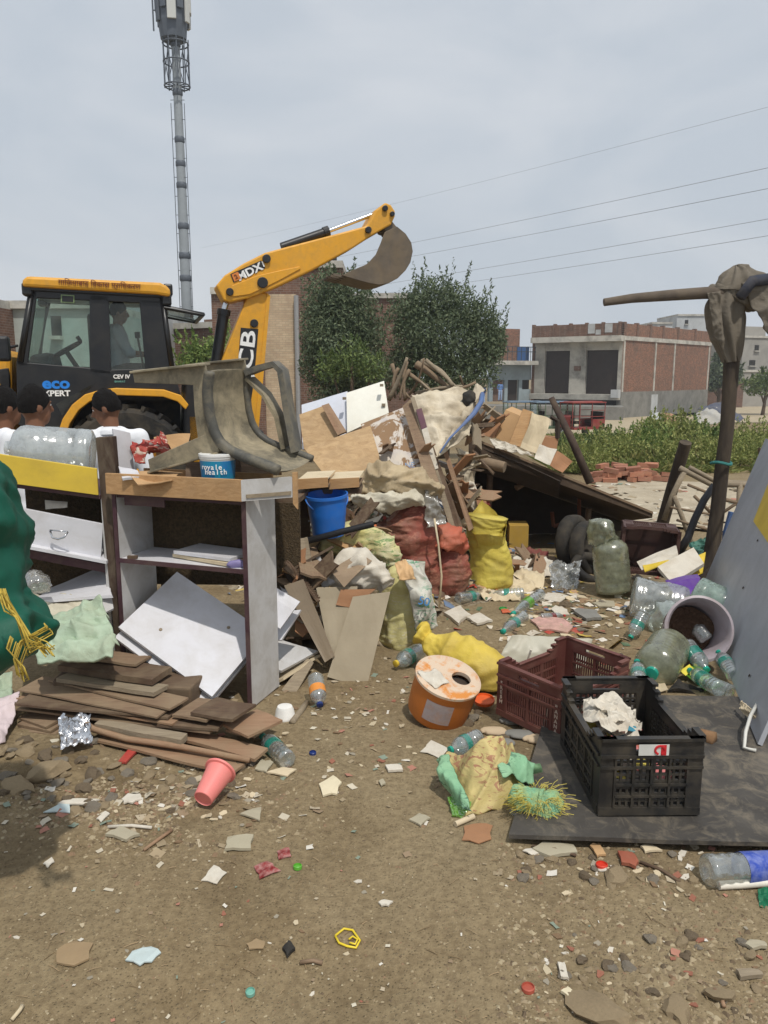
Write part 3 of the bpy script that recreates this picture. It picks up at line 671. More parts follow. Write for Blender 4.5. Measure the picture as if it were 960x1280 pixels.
M_rub = MAT('rubber', (36, 35, 34), .85, .2, 9, .5, (108, 98, 82), 5, .3, 50)
M_int = MAT('cab_interior', (40, 42, 44), .8, .1, 8, .2)
M_wlet = FLAT('letter_white', (235, 235, 232), .5); M_blet = FLAT('letter_blue', (40, 130, 220), .5); M_brl = FLAT('letter_brown', (120, 64, 30), .6); M_orl = FLAT('letter_orange', (214, 128, 60), .6)
def GLASS(name, tint, gl=.5):
    t = NT(name); tr = t.n('ShaderNodeBsdfTransparent'); tr.inputs[0].default_value = (*tint, 1); g = t.n('ShaderNodeBsdfGlossy'); g.inputs['Roughness'].default_value = .03
    fr = t.n('ShaderNodeFresnel', IOR=1.5); mm = t.n('ShaderNodeMath', operation='MULTIPLY_ADD'); t.l(fr.outputs[0], mm.inputs[0]); mm.inputs[1].default_value = gl; mm.inputs[2].default_value = .015
    d = t.n('ShaderNodeBsdfDiffuse'); d.inputs[0].default_value = (.45, .42, .36, 1); v = t.map(); m0 = t.n('ShaderNodeMixShader'); t.l(t.ramp(t.noise(v, 3, 5, .6), [(.4, (.01,)*3), (.75, (.10,)*3)]), m0.inputs[0]); t.l(tr.outputs[0], m0.inputs[1]); t.l(d.outputs[0], m0.inputs[2])
    m_ = t.n('ShaderNodeMixShader'); t.l(mm.outputs[0], m_.inputs[0]); t.l(m0.outputs[0], m_.inputs[1]); t.l(g.outputs[0], m_.inputs[2]); t.l(m_.outputs[0], t.out.inputs[0]); return t.m
M_glass = GLASS('cab_glass', (.86, .93, .91), .35)
W = 1.45
roof = lpart(jprism(MB(), [(27, 358), (28, 350), (33, 345), (200, 353), (208, 357), (213, 362), (213, 371), (196, 368)], -.08, W + .08), 'cab_roof', M_yel, JB, bevel=.03)
m = MB(); jprism(m, [(34, 358), (200, 366), (203, 372), (33, 363)], -.03, W + .03); lpart(m, 'roof_gutter', M_blk, JB, bevel=.01)
side = dict(top_rail=[(36, 358), (202, 366), (204, 380), (34, 372)], front_pillar=[(36, 358), (47, 359), (34, 458), (20, 455)], middle_pillar=[(112, 368), (136, 370), (139, 468), (112, 466)], rear_pillar=[(174, 374), (202, 376), (217, 462), (182, 464)])
lowf = [(20, 452), (113, 460), (140, 464), (140, 486), (118, 490), (100, 501), (86, 518), (76, 541), (40, 541), (22, 530)]
lowr = [(138, 462), (217, 460), (226, 494), (205, 487), (138, 485)]
for off in (0.0, W - .05):
    for nm, poly in side.items(): lpart(jprism(MB(), poly, off, off + .05), nm, M_blk, JB, bevel=.008)
    d_ = lpart(jprism(MB(), lowf, off, off + .05), 'door_panel', M_blk, JB, bevel=.008)
    lpart(jprism(MB(), lowr, off, off + .05), 'rear_panel', M_blk, JB, bevel=.008)
    lpart(jprism(MB(), [(46, 372), (113, 376), (113, 461), (33, 455)], off + .02, off + .028), 'door_glass', M_glass, JB)
    lpart(jprism(MB(), [(136, 379), (175, 380), (183, 463), (139, 463)], off + .02, off + .028), 'side_glass', M_glass, JB)
    if off == 0:
        lpart(jprism(MB(), [(70, 505), (120, 478), (112, 486), (88, 505), (78, 520)], -.006, .0), 'lower_door_glass', GLASS('door_glass_low', (.5, .56, .5)), JB)
# front and rear frames
a, b = JP(40, 361), JP(203, 373); a2, b2 = JP(26, 452), JP(215, 460)
for nm, (t_, l_) in (('windscreen_frame', (a, a2)), ('rear_frame_hoop', (b, b2))):
    m = MB(); wv_ = Vector((0, W, 0)); m.tube([l_, t_, t_ + wv_, l_ + wv_, l_], .03, 8); lpart(m, nm, M_blk, JB, smooth=True)
m = MB(); m.prism([a, a2, a2 + Vector((0, W, 0)), a + Vector((0, W, 0))], (.006, 0, 0)); lpart(m, 'windscreen', M_glass, JB)
m = MB(); m.prism([JP(212, 436), JP(216, 462), JP(216, 462) + Vector((0, W, 0)), JP(212, 436) + Vector((0, W, 0))], (.006, 0, 0)); lpart(m, 'rear_glass', M_glass, JB)
# rear window swung open
r0 = JP(205, 384); m = MB(); r1 = r0 + Vector((.42, 0, -.07))
m.tube([r0, r1, r1 + Vector((0, W-.2, 0)), r0 + Vector((0, W-.2, 0))], .028, 6); wf = lpart(m, 'open_rear_window', M_blk, JB)
m = MB(); m.prism([r0, r1, r1 + Vector((0, W-.2, 0)), r0 + Vector((0, W-.2, 0))], (0, 0, .006)); lpart(m, 'pane', M_glass, wf)
# work lamps at the roof corners
for px, py, off in ((206, 371, -.05), (206, 371, W - .2), (31, 358, -.05), (31, 358, W - .2), (208, 357, .1)):
    p = JP(px, py); m = MB(); m.box(p + Vector((.02, off + .1, -.03)), (.10, .18, .13)); l_ = lpart(m, 'work_lamp', M_blk, JB, bevel=.02)
# interior
m = MB(); jprism(m, [(30, 456), (218, 462), (220, 500), (30, 500)], .08, W - .08); lpart(m, 'cab_floor', M_int, JB)
m = MB(); jprism(m, [(38, 444), (62, 440), (68, 462), (34, 462)], .2, W - .2); lpart(m, 'dashboard', M_int, JB, bevel=.03)
sc_ = JP(82, 438, .75); ax = Vector((-.5, 0, .85)).normalized(); fm = frame_from(ax)
m = MB(); m.tube([sc_ + fm @ Vector((.2*math.cos(i*math.pi/12), .2*math.sin(i*math.pi/12), 0)) for i in range(25)], .018, 6); m.tube([sc_, sc_ - ax*.35], .03, 6)
for i in range(3): m.tube([sc_, sc_ + fm @ Vector((.2*math.cos(i*2.1), .2*math.sin(i*2.1), 0))], .014, 5)
m.tube([sc_ + fm @ Vector((0, .2, 0)), sc_ + fm @ Vector((0, .2, .07))], .025, 6); lpart(m, 'steering_wheel', M_int, JB, smooth=True)
sp = JP(150, 462, .72)
m = MB(); m.box(sp + Vector((0, 0, -.04)), (.48, .5, .13)); lpart(m, 'seat', M_int, JB, bevel=.04)
m = MB(); m.box(sp + Vector((-.27, 0, .36)), (.10, .46, .55)); lpart(m, 'seat_back', M_int, JB, bevel=.04)
for k, px in enumerate((180, 190)):
    p = JP(px, 462, .45 + .5*k); m = MB(); m.tube([p, p + Vector((-.05, 0, .36))], .014, 6); m.tube([p + Vector((-.05, 0, .36)), p + Vector((-.055, 0, .43))], .03, 8); lpart(m, 'control_lever', M_int, JB, smooth=True)
# fender, chassis, bonnet
out = [(70, 548), (78, 524), (90, 506), (106, 493), (126, 487), (145, 485), (205, 487), (226, 494), (236, 506)]
inn = [(232, 512), (222, 502), (204, 496), (146, 494), (128, 496), (112, 502), (98, 513), (87, 530), (80, 550)]
lpart(jprism(MB(), out + inn, -.12, .45), 'fender', M_yel, JB, bevel=.01)
lpart(jprism(MB(), out + inn, W - .45, W + .12), 'fender', M_yel, JB, bevel=.01)
m = MB(); jprism(m, [(88, 500), (225, 500), (228, 590), (60, 590)], .46, W - .46); lpart(m, 'gearbox', M_int, JB)
m = MB(); jprism(m, [(-160, 560), (260, 560), (262, 600), (-160, 600)], .35, W - .35); lpart(m, 'chassis', MAT('chassis_brown', (104, 78, 46), .7, .2, 5, .5), JB, bevel=.02)
m = MB(); jprism(m, [(40, 538), (76, 540), (70, 560), (30, 560)], -.02, .4); lpart(m, 'step', M_yel, JB, bevel=.01)
m = MB(); jprism(m, [(-170, 452), (-150, 436), (6, 436), (14, 446), (14, 545), (-170, 545)], .22, W - .22); lpart(m, 'bonnet', M_yel, JB, bevel=.05)
m = MB(); jprism(m, [(-60, 470), (10, 460), (12, 470), (12, 545), (-60, 545)], .16, .225); lpart(m, 'bonnet_grille', M_blk, JB, bevel=.01)
m = MB(); p = JP(4, 436, -.12); m.box(p, (.13, .16, .26)); lpart(m, 'mirror', M_blk, JB, bevel=.03)
m = MB(); m.tube([p, JP(22, 432, .0)], .015, 6); lpart(m, 'mirror_arm', M_blk, JB)
for off in (.12, W - .26):
    m = MB(); jprism(m, [(-330, 590), (-300, 570), (-120, 470), (-20, 468), (0, 480), (0, 505), (-100, 500), (-290, 600)], off, off + .12); lpart(m, 'loader_arm', M_yel, JB, bevel=.01)
def jwheel(cx, r, wd, off, name):
    w_ = bpy.data.objects.new(name, None); COL.objects.link(w_); w_.parent = JB; w_.location = (cx, off, r + .0)
    T = Matrix.Rotation(R(90), 4, 'X'); m = MB()
    m.lathe([(r*.58, -wd*.42), (r*.66, -wd*.5), (r*.88, -wd*.5), (r*.95, -wd*.4), (r*.96, 0), (r*.95, wd*.4), (r*.88, wd*.5), (r*.66, wd*.5), (r*.58, wd*.42)], 40, T, False, False)
    for i in range(22):
        a0 = 2*math.pi*i/22
        for s in (-1, 1):
            a1 = a0 + s*.07; mm_ = Matrix.Rotation(a1 + (.14 if s > 0 else 0), 4, 'Y') @ Matrix.Translation((r*.965, s*wd*.24, 0)) @ Matrix.Rotation(s*.6, 4, 'X')
            m.box((0, 0, 0), (.06, wd*.5, .045), mm_)
    lpart(m, 'tyre', M_rub, w_)
    m = MB(); m.lathe([(0.0, -wd*.2), (r*.2, -wd*.22), (r*.22, -wd*.1), (r*.5, -wd*.16), (r*.6, -wd*.42), (r*.6, wd*.42), (r*.5, wd*.1), (0, wd*.1)], 28, T); lpart(m, 'rim', M_yel, w_, smooth=True, angle=30)
    return w_
rc = JP(160, 570).x
jwheel(rc, .72, .44, .12, 'rear_wheel'); jwheel(rc, .72, .44, W - .12, 'rear_wheel')
jwheel(rc - 2.1, .5, .36, .2, 'front_wheel'); jwheel(rc - 2.1, .5, .36, W - .2, 'front_wheel')
# ---- backhoe
BO = .62
m = MB(); jprism(m, [(232, 470), (262, 470), (300, 520), (330, 540), (330, 600), (225, 600)], .25, W - .25); lpart(m, 'rear_frame', M_blk, JB, bevel=.02)
for off in (.25, W - .4):
    m = MB(); jprism(m, [(236, 520), (256, 520), (262, 640), (240, 640)], off, off + .15); st = lpart(m, 'stabiliser_leg', M_yel, JB, bevel=.01)
boom = [(308, 373), (320, 365), (334, 366), (337, 380), (326, 474), (320, 540), (300, 560), (248, 545), (262, 490), (277, 451)]
bo = lpart(jprism(MB(), boom, BO, BO + .26), 'boom', M_yel, JB, bevel=.02)
lpart(jprism(MB(), [(334, 366), (338, 370), (329, 474), (323, 540), (318, 540), (324, 474)], BO - .012, BO + .27), 'boom_edge', M_yel, JB)
dip = [(270, 357), (281, 344), (305, 329), (331, 316), (349, 311), (410, 295), (459, 282), (463, 275), (470, 262), (482, 253), (489, 256), (494, 264), (494, 270), (489, 281), (463, 296), (440, 311), (390, 338), (350, 357), (334, 364), (310, 373), (287, 378), (280, 376)]
lpart(jprism(MB(), dip, BO - .06, BO + .32), 'dipper_arm', M_yel, JB, bevel=.02)
lpart(jprism(MB(), [(290, 357), (320, 345), (350, 338), (375, 333), (376, 336), (350, 350), (334, 358), (312, 368), (290, 371), (287, 364)], BO - .075, BO - .06), 'dipper_gusset', M_yel, JB, bevel=.006)
def pin(px, py, r, o0, o1, nm='pivot_pin', mt=None):
    p = JP(px, py, o0); m = MB(); m.tube([p, Vector((p.x, o1, p.z))], r, 16); lpart(m, nm, mt or M_blk, JB, bevel=.006)
for px, py, r in ((333.5, 323, .05), (328.5, 353, .065), (287.5, 364.5, .045), (482, 260, .035), (491, 267, .03), (461, 287, .04)): pin(px, py, r, BO - .10, BO + .36)
pin(318, 404, .05, BO - .03, BO + .3)
def ram(a, b, c, r, o, nm):
    A, B, Cc = JP(*a, o), JP(*b, o), JP(*c, o); m = MB(); m.tube([A, B], r, 14); u = lpart(m, nm, M_blk, JB, smooth=True, angle=40)
    m = MB(); m.tube([B, Cc], r*.5, 12); lpart(m, 'piston_rod', M_chrome, u, smooth=True, angle=40)
    m = MB(); d = (B - A).normalized(); m.tube([B - d*.06, B + d*.01], r*1.2, 14); lpart(m, 'cylinder_head', M_blk, u)
ram((352, 309), (410, 289), (474, 265), .055, BO + .13, 'bucket_ram')
ram((268, 470), (280, 388), (285, 372), .07, BO + .13, 'dipper_ram')
# bucket
bk = [(496, 283), (507, 292), (514, 303), (516, 314), (513, 328), (507, 338), (497, 348), (486, 354), (474, 356), (458, 353), (440, 348), (428, 344)]
inr = [(440, 338), (459, 330), (470, 318), (476, 304), (481, 290)]
b0, b1 = BO - .18, BO + .44
for off in (b0, b1 - .02):
    lpart(jprism(MB(), bk + inr, off, off + .02), 'bucket_side', M_steelw, JB, bevel=.004)
m = MB(); o_ = [JP(x, y, b0) for x, y in bk]; n_ = len(o_); vs = []
cen = JP(470, 318, b0)
for p in o_: vs += [p, Vector((p.x, b1, p.z)), p + (cen - p).normalized()*.025, Vector((p.x, b1, p.z)) + (cen - p).normalized()*.025]
fs = []
for i in range(n_-1):
    k = 4*i; fs += [(k, k+1, k+5, k+4), (k+2, k+6, k+7, k+3)]
m.add(vs, fs + [(0, 2, 3, 1), (4*n_-4, 4*n_-3, 4*n_-1, 4*n_-2)]); lpart(m, 'bucket_shell', M_steelw, JB, smooth=True, angle=50)
tip = JP(430, 344, b0)
for k in range(5):
    m = MB(); yy = b0 + .05 + k*.13; m.prism([(tip.x + .04, yy, tip.z - .03), (tip.x - .12, yy + .02, tip.z + .0), (tip.x - .12, yy + .05, tip.z + .0), (tip.x + .04, yy + .07, tip.z - .03)], (0, 0, .03)); lpart(m, 'bucket_tooth', M_steelw, JB)
lpart(jprism(MB(), [(478, 274), (490, 276), (498, 286), (490, 292), (480, 288)], BO - .02, BO + .28), 'bucket_link', M_steelw, JB, bevel=.01)
# ---- lettering
def jplate(q, off, nm, mt): lpart(jprism(MB(), q, off - .006, off), nm, mt, JB)
o1 = BO - .062
jplate([(288, 342.5), (326.5, 325.5), (331.5, 335), (292, 353)], o1, 'name_plate', M_blk)
jplate([(289.5, 343), (297.5, 339.5), (301, 348.5), (293, 352)], o1 - .006, 'plate_emblem', M_orl)
a, b = JP(299, 346, o1 - .008), JP(328, 331.5, o1 - .008); xd = (b - a).normalized(); yd = Vector((-xd.z, 0, xd.x))
text('MDX', 'plate_letters', .125, M_wlet, JB, basis(a.lerp(b, .44) - yd*.005, xd, yd), sx=1.18, bold=.004)
jplate([(327, 327), (328.5, 326.5), (331, 333), (329.5, 333.6)], o1 - .008, 'plate_stroke', M_wlet)
text('2', 'emblem_mark', .07, M_brl, JB, basis(JP(295, 346, o1 - .014), xd, yd), bold=.003)
o2 = BO - .001
jplate([(301, 409.5), (323, 411.5), (317.5, 476), (311, 520), (286, 520), (296, 474)], o2, 'boom_plate', M_blk)
a, b = JP(303.2, 486, o2 - .008), JP(311.5, 412, o2 - .008); xd = (b - a).normalized(); yd = Vector((-xd.z, 0, xd.x))
a0 = JP(309.5, 444, o2 - .008) 
text('JCB', 'boom_letters', .25, M_wlet, JB, basis(JP(312.3, 413, o2 - .008), xd, yd), sx=1.55, bold=.004, align='RIGHT')
xs_, zs_ = Vector((1, 0, 0)), Vector((0, 0, 1))
text('eco', 'door_letters', .165, M_blet, JB, basis(JP(70, 479.5, -.008), xs_, zs_), sx=1.15, bold=.006)
text('XPERT', 'door_letters', .085, M_wlet, JB, basis(JP(71, 492, -.008), xs_, zs_), sx=1.1, bold=.003)
text('CEV IV', 'side_letters', .06, M_wlet, JB, basis(JP(152, 471, -.008), xs_, zs_), bold=.002)
text('BHARAT', 'side_letters', .03, FLAT('letter_teal', (120, 180, 170), .5), JB, basis(JP(150, 477, -.008), xs_, zs_))
rd = (JP(176, 356, -.09) - JP(76, 350, -.09)).normalized()
text('गािजयाबाद िवकास प्रािधकरण', 'roof_letters', .075, M_brl, JB, basis(JP(125, 355.6, -.09), rd, zs_), bold=.001)
lpart(jprism(MB(), [(76, 368), (93, 369), (93, 379), (76, 378)], -.014, -.008), 'sticker_frame', FLAT('sticker_green', (120, 140, 100), .6), JB)
lpart(jprism(MB(), [(77.5, 369.5), (91.5, 370.3), (91.5, 377.7), (77.5, 376.8)], -.018, -.014), 'sticker', M_blk, JB)

# ================================================================== people
def capsule(mb, a, b, r0, r1, n=12, k=6):
    a, b = Vector(a), Vector(b); d = (b - a); L_ = d.length; fr = frame_from(d); prof = []
    for i in range(k): t_ = -math.pi/2 + (math.pi/2)*i/(k-1); prof.append((max(1e-4, r0*math.cos(t_)), r0*math.sin(t_)))
    for i in range(k): t_ = (math.pi/2)*i/(k-1); prof.append((max(1e-4, r1*math.cos(t_)), L_ + r1*math.sin(t_)))
    M4 = fr.to_4x4(); M4.translation = a; mb.lathe(prof, n, M4)
def ellipsoid(mb, c, rad, n=18, M3=None):
    prof = [(max(1e-4, math.cos(-math.pi/2 + math.pi*i/12)), math.sin(-math.pi/2 + math.pi*i/12)) for i in range(13)]
    M4 = Matrix.Translation(c) @ (M3.to_4x4() if M3 else Matrix.Identity(4)) @ Matrix.Diagonal((*rad, 1)); mb.lathe(prof, n, M4)
def remesh(mb, name, vox, mat, root, smooth_it=4):
    o = put(mb.mesh(name), name, mat, None)
    r_ = o.modifiers.new('r', 'REMESH'); r_.mode = 'VOXEL'; r_.voxel_size = vox
    s_ = o.modifiers.new('s', 'SMOOTH'); s_.factor = .5; s_.iterations = smooth_it
    bpy.context.view_layer.update()
    me = bpy.data.meshes.new_from_object(o.evaluated_get(bpy.context.evaluated_depsgraph_get())); old = o.data
    bpy.data.objects.remove(o); bpy.data.meshes.remove(old); me.name = name
    return put(me, name, mat, root, smooth=True, fix=False)
M_skin = MAT('skin_brown', (120, 82, 60), .55, .08, 10, .0, None, 4, .05, 80)
M_hair = MAT('hair_black', (20, 17, 16), .75, .4, 90, .0, None, 4, 1.0, 130, spec=.2, bd=.012, stretch=(1,1,.3))
M_shirt = MAT('white_shirt', (226, 228, 232), .8, .04, 6, .1, (190, 190, 190), 5, .12, 30, bd=.01)
M_trou = MAT('dark_trousers', (44, 44, 50), .85, .1, 8, .1)
M_shoe = FLAT('shoe_black', (22, 20, 20), .5)
def person(label, loc, yaw, h, shirt, trou, headyaw=0.0, headtilt=0.0, seated=False, arms=None, vox=.011, collar=True):
    """figure faces local -Y; built 1.70 m tall and scaled"""
    root = thing('person', label, 'person', loc, rot=(0, 0, yaw)); s = h/1.70; root.scale = (s, s, s)
    hip, kn = .90, .48; sh = 1.38
    if seated: drop = .45
    else: drop = 0
    Hm = Matrix.Translation((0, -.02, 1.47)) @ Matrix.Rotation(headyaw, 4, 'Z') @ Matrix.Rotation(headtilt, 4, 'X')
    def HP(x, y, z): return Hm @ Vector((x, y, z))
    hands = arms or [((-.19, 0, 1.38), (-.25, .03, 1.10), (-.25, -.06, .86)), ((.19, 0, 1.38), (.25, .03, 1.10), (.25, -.06, .86))]
    if seated: legs = [((x*.6, 0, hip), (x*1.0, -.42, hip + .02), (x*1.0, -.46, hip - .42)) for x in (-.16, .16)]
    else: legs = [((x*.6, 0, hip), (x*.68, -.02, kn), (x*.7, .02, .08)) for x in (-.16, .16)]
    b = MB()
    H3 = Hm.to_3x3()
    ellipsoid(b, HP(0, .012, .145), (.074, .094, .112), 20, H3); ellipsoid(b, HP(0, -.028, .075), (.056, .064, .075), 16, H3)
    ellipsoid(b, HP(0, -.052, .035), (.034, .03, .028), 12, H3)
    capsule(b, HP(0, -.088, .145), HP(0, -.110, .100), .011, .016, 8)
    ellipsoid(b, HP(0, -.083, .064), (.026, .012, .010), 10, H3)
    for x in (-1, 1):
        ellipsoid(b, HP(x*.076, .012, .115), (.012, .022, .034), 10, H3); ellipsoid(b, HP(x*.032, -.074, .137), (.018, .014, .011), 10, H3)
        ellipsoid(b, HP(x*.032, -.080, .158), (.024, .012, .007), 8, H3)
    capsule(b, (0, .01, 1.36), HP(0, .012, .07), .062, .055)
    ellipsoid(b, (0, 0, 1.26), (.165, .105, .17)); ellipsoid(b, (0, 0, 1.05), (.145, .10, .2)); ellipsoid(b, (0, 0, .92), (.155, .11, .12))
    for A, E, Wr in hands:
        capsule(b, A, E, .052, .040); capsule(b, E, Wr, .040, .027)
        d = (Vector(Wr) - Vector(E)).normalized(); p0 = Vector(Wr); pl = p0 + d*.075; sx_ = 1 if A[0] > 0 else -1
        fr = frame_from(d); side_ = (Vector((0, -1, 0)) - d*d.y*-1); side_ = (Vector((0, -1, 0)) - d*(Vector((0, -1, 0)).dot(d))).normalized() if abs(d.y) < .95 else Vector((0, 0, 1)); inw = d.cross(side_).normalized()
        if inw.x*sx_ > 0: inw = -inw
        capsule(b, p0 + side_*.018, pl + side_*.022, .020, .020, 8); capsule(b, p0 - side_*.012, pl - side_*.02, .020, .018, 8)
        for i, ln_ in enumerate((.060, .072, .068, .052)):
            r0 = pl + side_*(.03 - .02*i); k1 = r0 + d*ln_*.5 + inw*.004; k2 = k1 + d*ln_*.35 + inw*.022
            capsule(b, r0 - d*.02, k1, .010, .009, 7, 4); capsule(b, k1, k2, .009, .0075, 7, 4)
        capsule(b, p0 + side_*.02, p0 + side_*.052 + d*.045 + inw*.01, .013, .011, 7, 4); capsule(b, p0 + side_*.052 + d*.045 + inw*.01, p0 + side_*.056 + d*.075 + inw*.022, .011, .009, 7, 4)
    for A, K, An in legs: capsule(b, A, K, .085, .058); capsule(b, K, An, .056, .04); capsule(b, An, (An[0], An[1] - .14, An[2] - .045), .042, .032)
    remesh(b, 'body', vox, M_skin, root)
    c = MB(); ellipsoid(c, (0, 0, 1.26), (.185, .125, .19)); ellipsoid(c, (0, .0, 1.05), (.168, .125, .24)); ellipsoid(c, (0, .005, .93), (.170, .13, .15))
    capsule(c, (-.15, .0, 1.375), (.15, .0, 1.375), .068, .068); capsule(c, (-.06, .005, 1.41), (.06, .005, 1.41), .058, .058)
    for A, E, Wr in hands: capsule(c, A, E, .070, .062); capsule(c, E, Vector(E).lerp(Vector(Wr), .12), .061, .056)
    remesh(c, 'shirt', vox*1.2, shirt, root, 3)
    if collar:
        m = MB(); n = 20; vs = []; fs = []
        for i in range(n):
            an = 2*math.pi*i/n; gap = .0
            for (rr, z) in ((.066, 1.395), (.071, 1.455), (.088, 1.425), (.092, 1.40)): vs.append((rr*math.cos(an), .008 + rr*1.02*math.sin(an), z + (.012*math.sin(an))))
        for i in range(n):
            for k in range(3): fs.append((4*i+k, 4*((i+1) % n)+k, 4*((i+1) % n)+k+1, 4*i+k+1))
        m.add(vs, fs); lpart(m, 'collar', shirt, root, smooth=True)
    c = MB(); ellipsoid(c, (0, 0, .9), (.172, .128, .13))
    for A, K, An in legs: capsule(c, A, K, .105, .080); capsule(c, K, (An[0], An[1], An[2] + .03), .078, .066)
    remesh(c, 'trousers', vox*1.2, trou, root, 3)
    for A, K, An in legs:
        c = MB(); capsule(c, (An[0], An[1] + .03, An[2] - .035), (An[0], An[1] - .16, An[2] - .05), .045, .040, 12); lpart(c, 'shoe', M_shoe, root, smooth=True)
    # hair: cap over skull, open at the face
    vs = []; fs = []; nu, nv = 28, 16
    for j in range(nv + 1):
        for i in range(nu):
            an = 2*math.pi*i/nu; fro = max(0, -math.sin(an)); low = .52 - .95*fro**1.5 + (0.10 if math.sin(an) > .3 else 0) ; th = j/nv*(math.pi*.5 + .5*low*1.6)
            rr = 1.0 + .09*noise.noise((math.cos(an)*4, math.sin(an)*4, j*.7))
            p = Vector((.083*math.sin(th)*math.cos(an)*rr, .012 + .102*math.sin(th)*math.sin(an)*rr, .148 + .122*math.cos(th)*rr)); vs.append(Hm @ p)
    for j in range(nv):
        for i in range(nu): i2 = (i+1) % nu; fs.append((j*nu+i, j*nu+i2, (j+1)*nu+i2, (j+1)*nu+i))
    m = MB(); m.add(vs, fs); lpart(m, 'hair', M_hair, root, smooth=True)
    for x in (-1, 1):
        m = MB(); ellipsoid(m, HP(x*.032, -.080, .137), (.011, .008, .007), 10, H3); e = lpart(m, 'eye', FLAT('eye_white', (215, 210, 205), .3), root, smooth=True)
        m = MB(); ellipsoid(m, HP(x*.032, -.0865, .137), (.005, .003, .005), 8, H3); lpart(m, 'iris', FLAT('iris', (30, 18, 12), .3), e)
    return root
def stand(px, py_top, Y, h): p = P(px, py_top, Y); return Vector((p.x, Y, p.z - h))
p1_ = stand(40, 488, 4.85, 1.66); p1_.z = min(p1_.z, 0)
person('man in white shirt at left seen from behind, facing the backhoe', p1_, R(180 - 18), P(40, 488, 4.85).z - p1_.z, M_shirt, M_trou, headyaw=R(-22))
p2_ = stand(2, 490, 5.1, 1.66)
person('man in white shirt cut by the left picture edge', p2_, R(180 - 55), P(0, 490, 5.1).z - p2_.z, M_shirt, M_trou, headyaw=R(15))
p3_ = stand(137, 492, 5.3, 1.60)
person('man in white shirt with bowed head turned left, before the rear wheel', p3_, R(180 + 12), 1.6, M_shirt, M_trou, headyaw=R(78), headtilt=R(16))
drv = JW(JP(150, 462, .72)) + Vector((0, 0, .0 - .90))
person('driver in pale shirt sitting inside the black cab', drv, PSI + R(90), 1.66, MAT('grey_shirt', (176, 178, 186), .8, .05, 6, .1), M_trou, seated=True, headtilt=R(4),
       arms=[((-.19, 0, 1.38), (-.22, -.12, 1.12), (-.16, -.36, 1.10)), ((.19, 0, 1.38), (.22, -.12, 1.12), (.16, -.36, 1.10))])
fp = P(625, 500, 66.6)
person('far person in blue clothes standing at the annex doorway', (fp.x, 66.6, zat(501.5, 66.6)), R(20), 1.68, MAT('blue_kurta', (90, 122, 172), .8, .05, 6, .1), MAT('pale_blue', (150, 170, 200), .8, .05, 6, .1), vox=.02)
fp = P(604, 505, 64.5)
person('far person in dark blue standing left of the annex by the tree', (fp.x, 64.5, zat(506, 64.5)), R(-60), 1.66, MAT('navy_kurta', (50, 72, 120), .8, .05, 6, .1), MAT('pale_blue', (150, 170, 200), .8, .05, 6, .1), vox=.02)
# ================================================================== left: broken furniture
M_lam = MAT('white_laminate', (210, 210, 215), .45, .05, 4, .34, (150, 140, 122), 5, .05, 40, spec=.45)
M_lamd = MAT('dusty_laminate', (192, 191, 190), .5, .07, 4, .55, (142, 133, 118), 6, .08, 40)
M_plum = MAT('plum_edging', (70, 44, 52), .6, .15, 9, .4, (120, 104, 90), 6, .1, 40)
M_post = MAT('old_post', (66, 50, 40), .85, .25, 10, .35, (150, 140, 120), 16, .6, 40, bd=.006, stretch=(1,1,.3))
M_yelb = MAT('yellow_board', (214, 184, 66), .55, .06, 5, .3, (150, 124, 70), 6, .08, 40)
M_pine = WOOD('raw_pine', (160, 122, 82), (196, 158, 114), (4, 40, 40))
M_ply = WOOD('plywood', (158, 128, 92), (198, 168, 128), (9, 9, 22), dirt=.6, dcol=(150, 126, 98))
M_brwn = WOOD('brown_plank', (108, 88, 71), (148, 124, 101), (4, 60, 60), dirt=.65)
M_brwd = WOOD('dark_plank', (78, 62, 50), (106, 86, 70), (4, 60, 60), dirt=.5)
M_rust = WOOD('reddish_plank', (134, 104, 81), (162, 131, 105), (4, 60, 60), dirt=.6)
M_grey = WOOD('grey_weathered_wood', (120, 108, 92), (160, 146, 124), (5, 50, 50), dirt=.3)
M_card = MAT('cardboard', (186, 150, 108), .9, .08, 7, .25, (140, 112, 84), 5, .2, 60)
M_cardb = MAT('brown_cardboard', (158, 116, 84), .9, .1, 6, .3, (120, 96, 76), 5, .2, 60)
M_paper = MAT('paper_white', (206, 199, 185), .85, .08, 8, .55, (160, 144, 120), 7, .2, 40, crk=.35)
M_papb = MAT('paper_beige', (206, 190, 160), .9, .08, 8, .35, (150, 132, 104), 6, .2, 40)
M_hess = MAT('coarse_brown_board', (84, 70, 50), .97, .45, 70, .5, (52, 44, 34), 26, .9, 90, bd=.02)
M_sage = MAT('pale_green_tarp', (166, 184, 160), .65, .1, 5, .5, (140, 132, 110), 5, .2, 60, crk=.7)
M_crs = SACK('cream_sack', (206, 200, 182), (186, 178, 156), dirt=.45)
M_foil = MAT('foil', (200, 202, 206), .22, .2, 20, .1, None, 6, .6, 40, metal=.9)
def Q(pts, Ys):
    if not hasattr(Ys, '__len__'): Ys = [Ys]*len(pts)
    return [P(x, y, Y) for (x, y), Y in zip(pts, Ys)]
def brd(pts, Ys, t, mat, name, label, cat, seed=0, warp=.003, group=None, bevel=.0015):
    m = MB(); m.board(Q(pts, Ys), t, warp, 6, seed); return single(m, name, mat, label, cat, group, bevel=0)

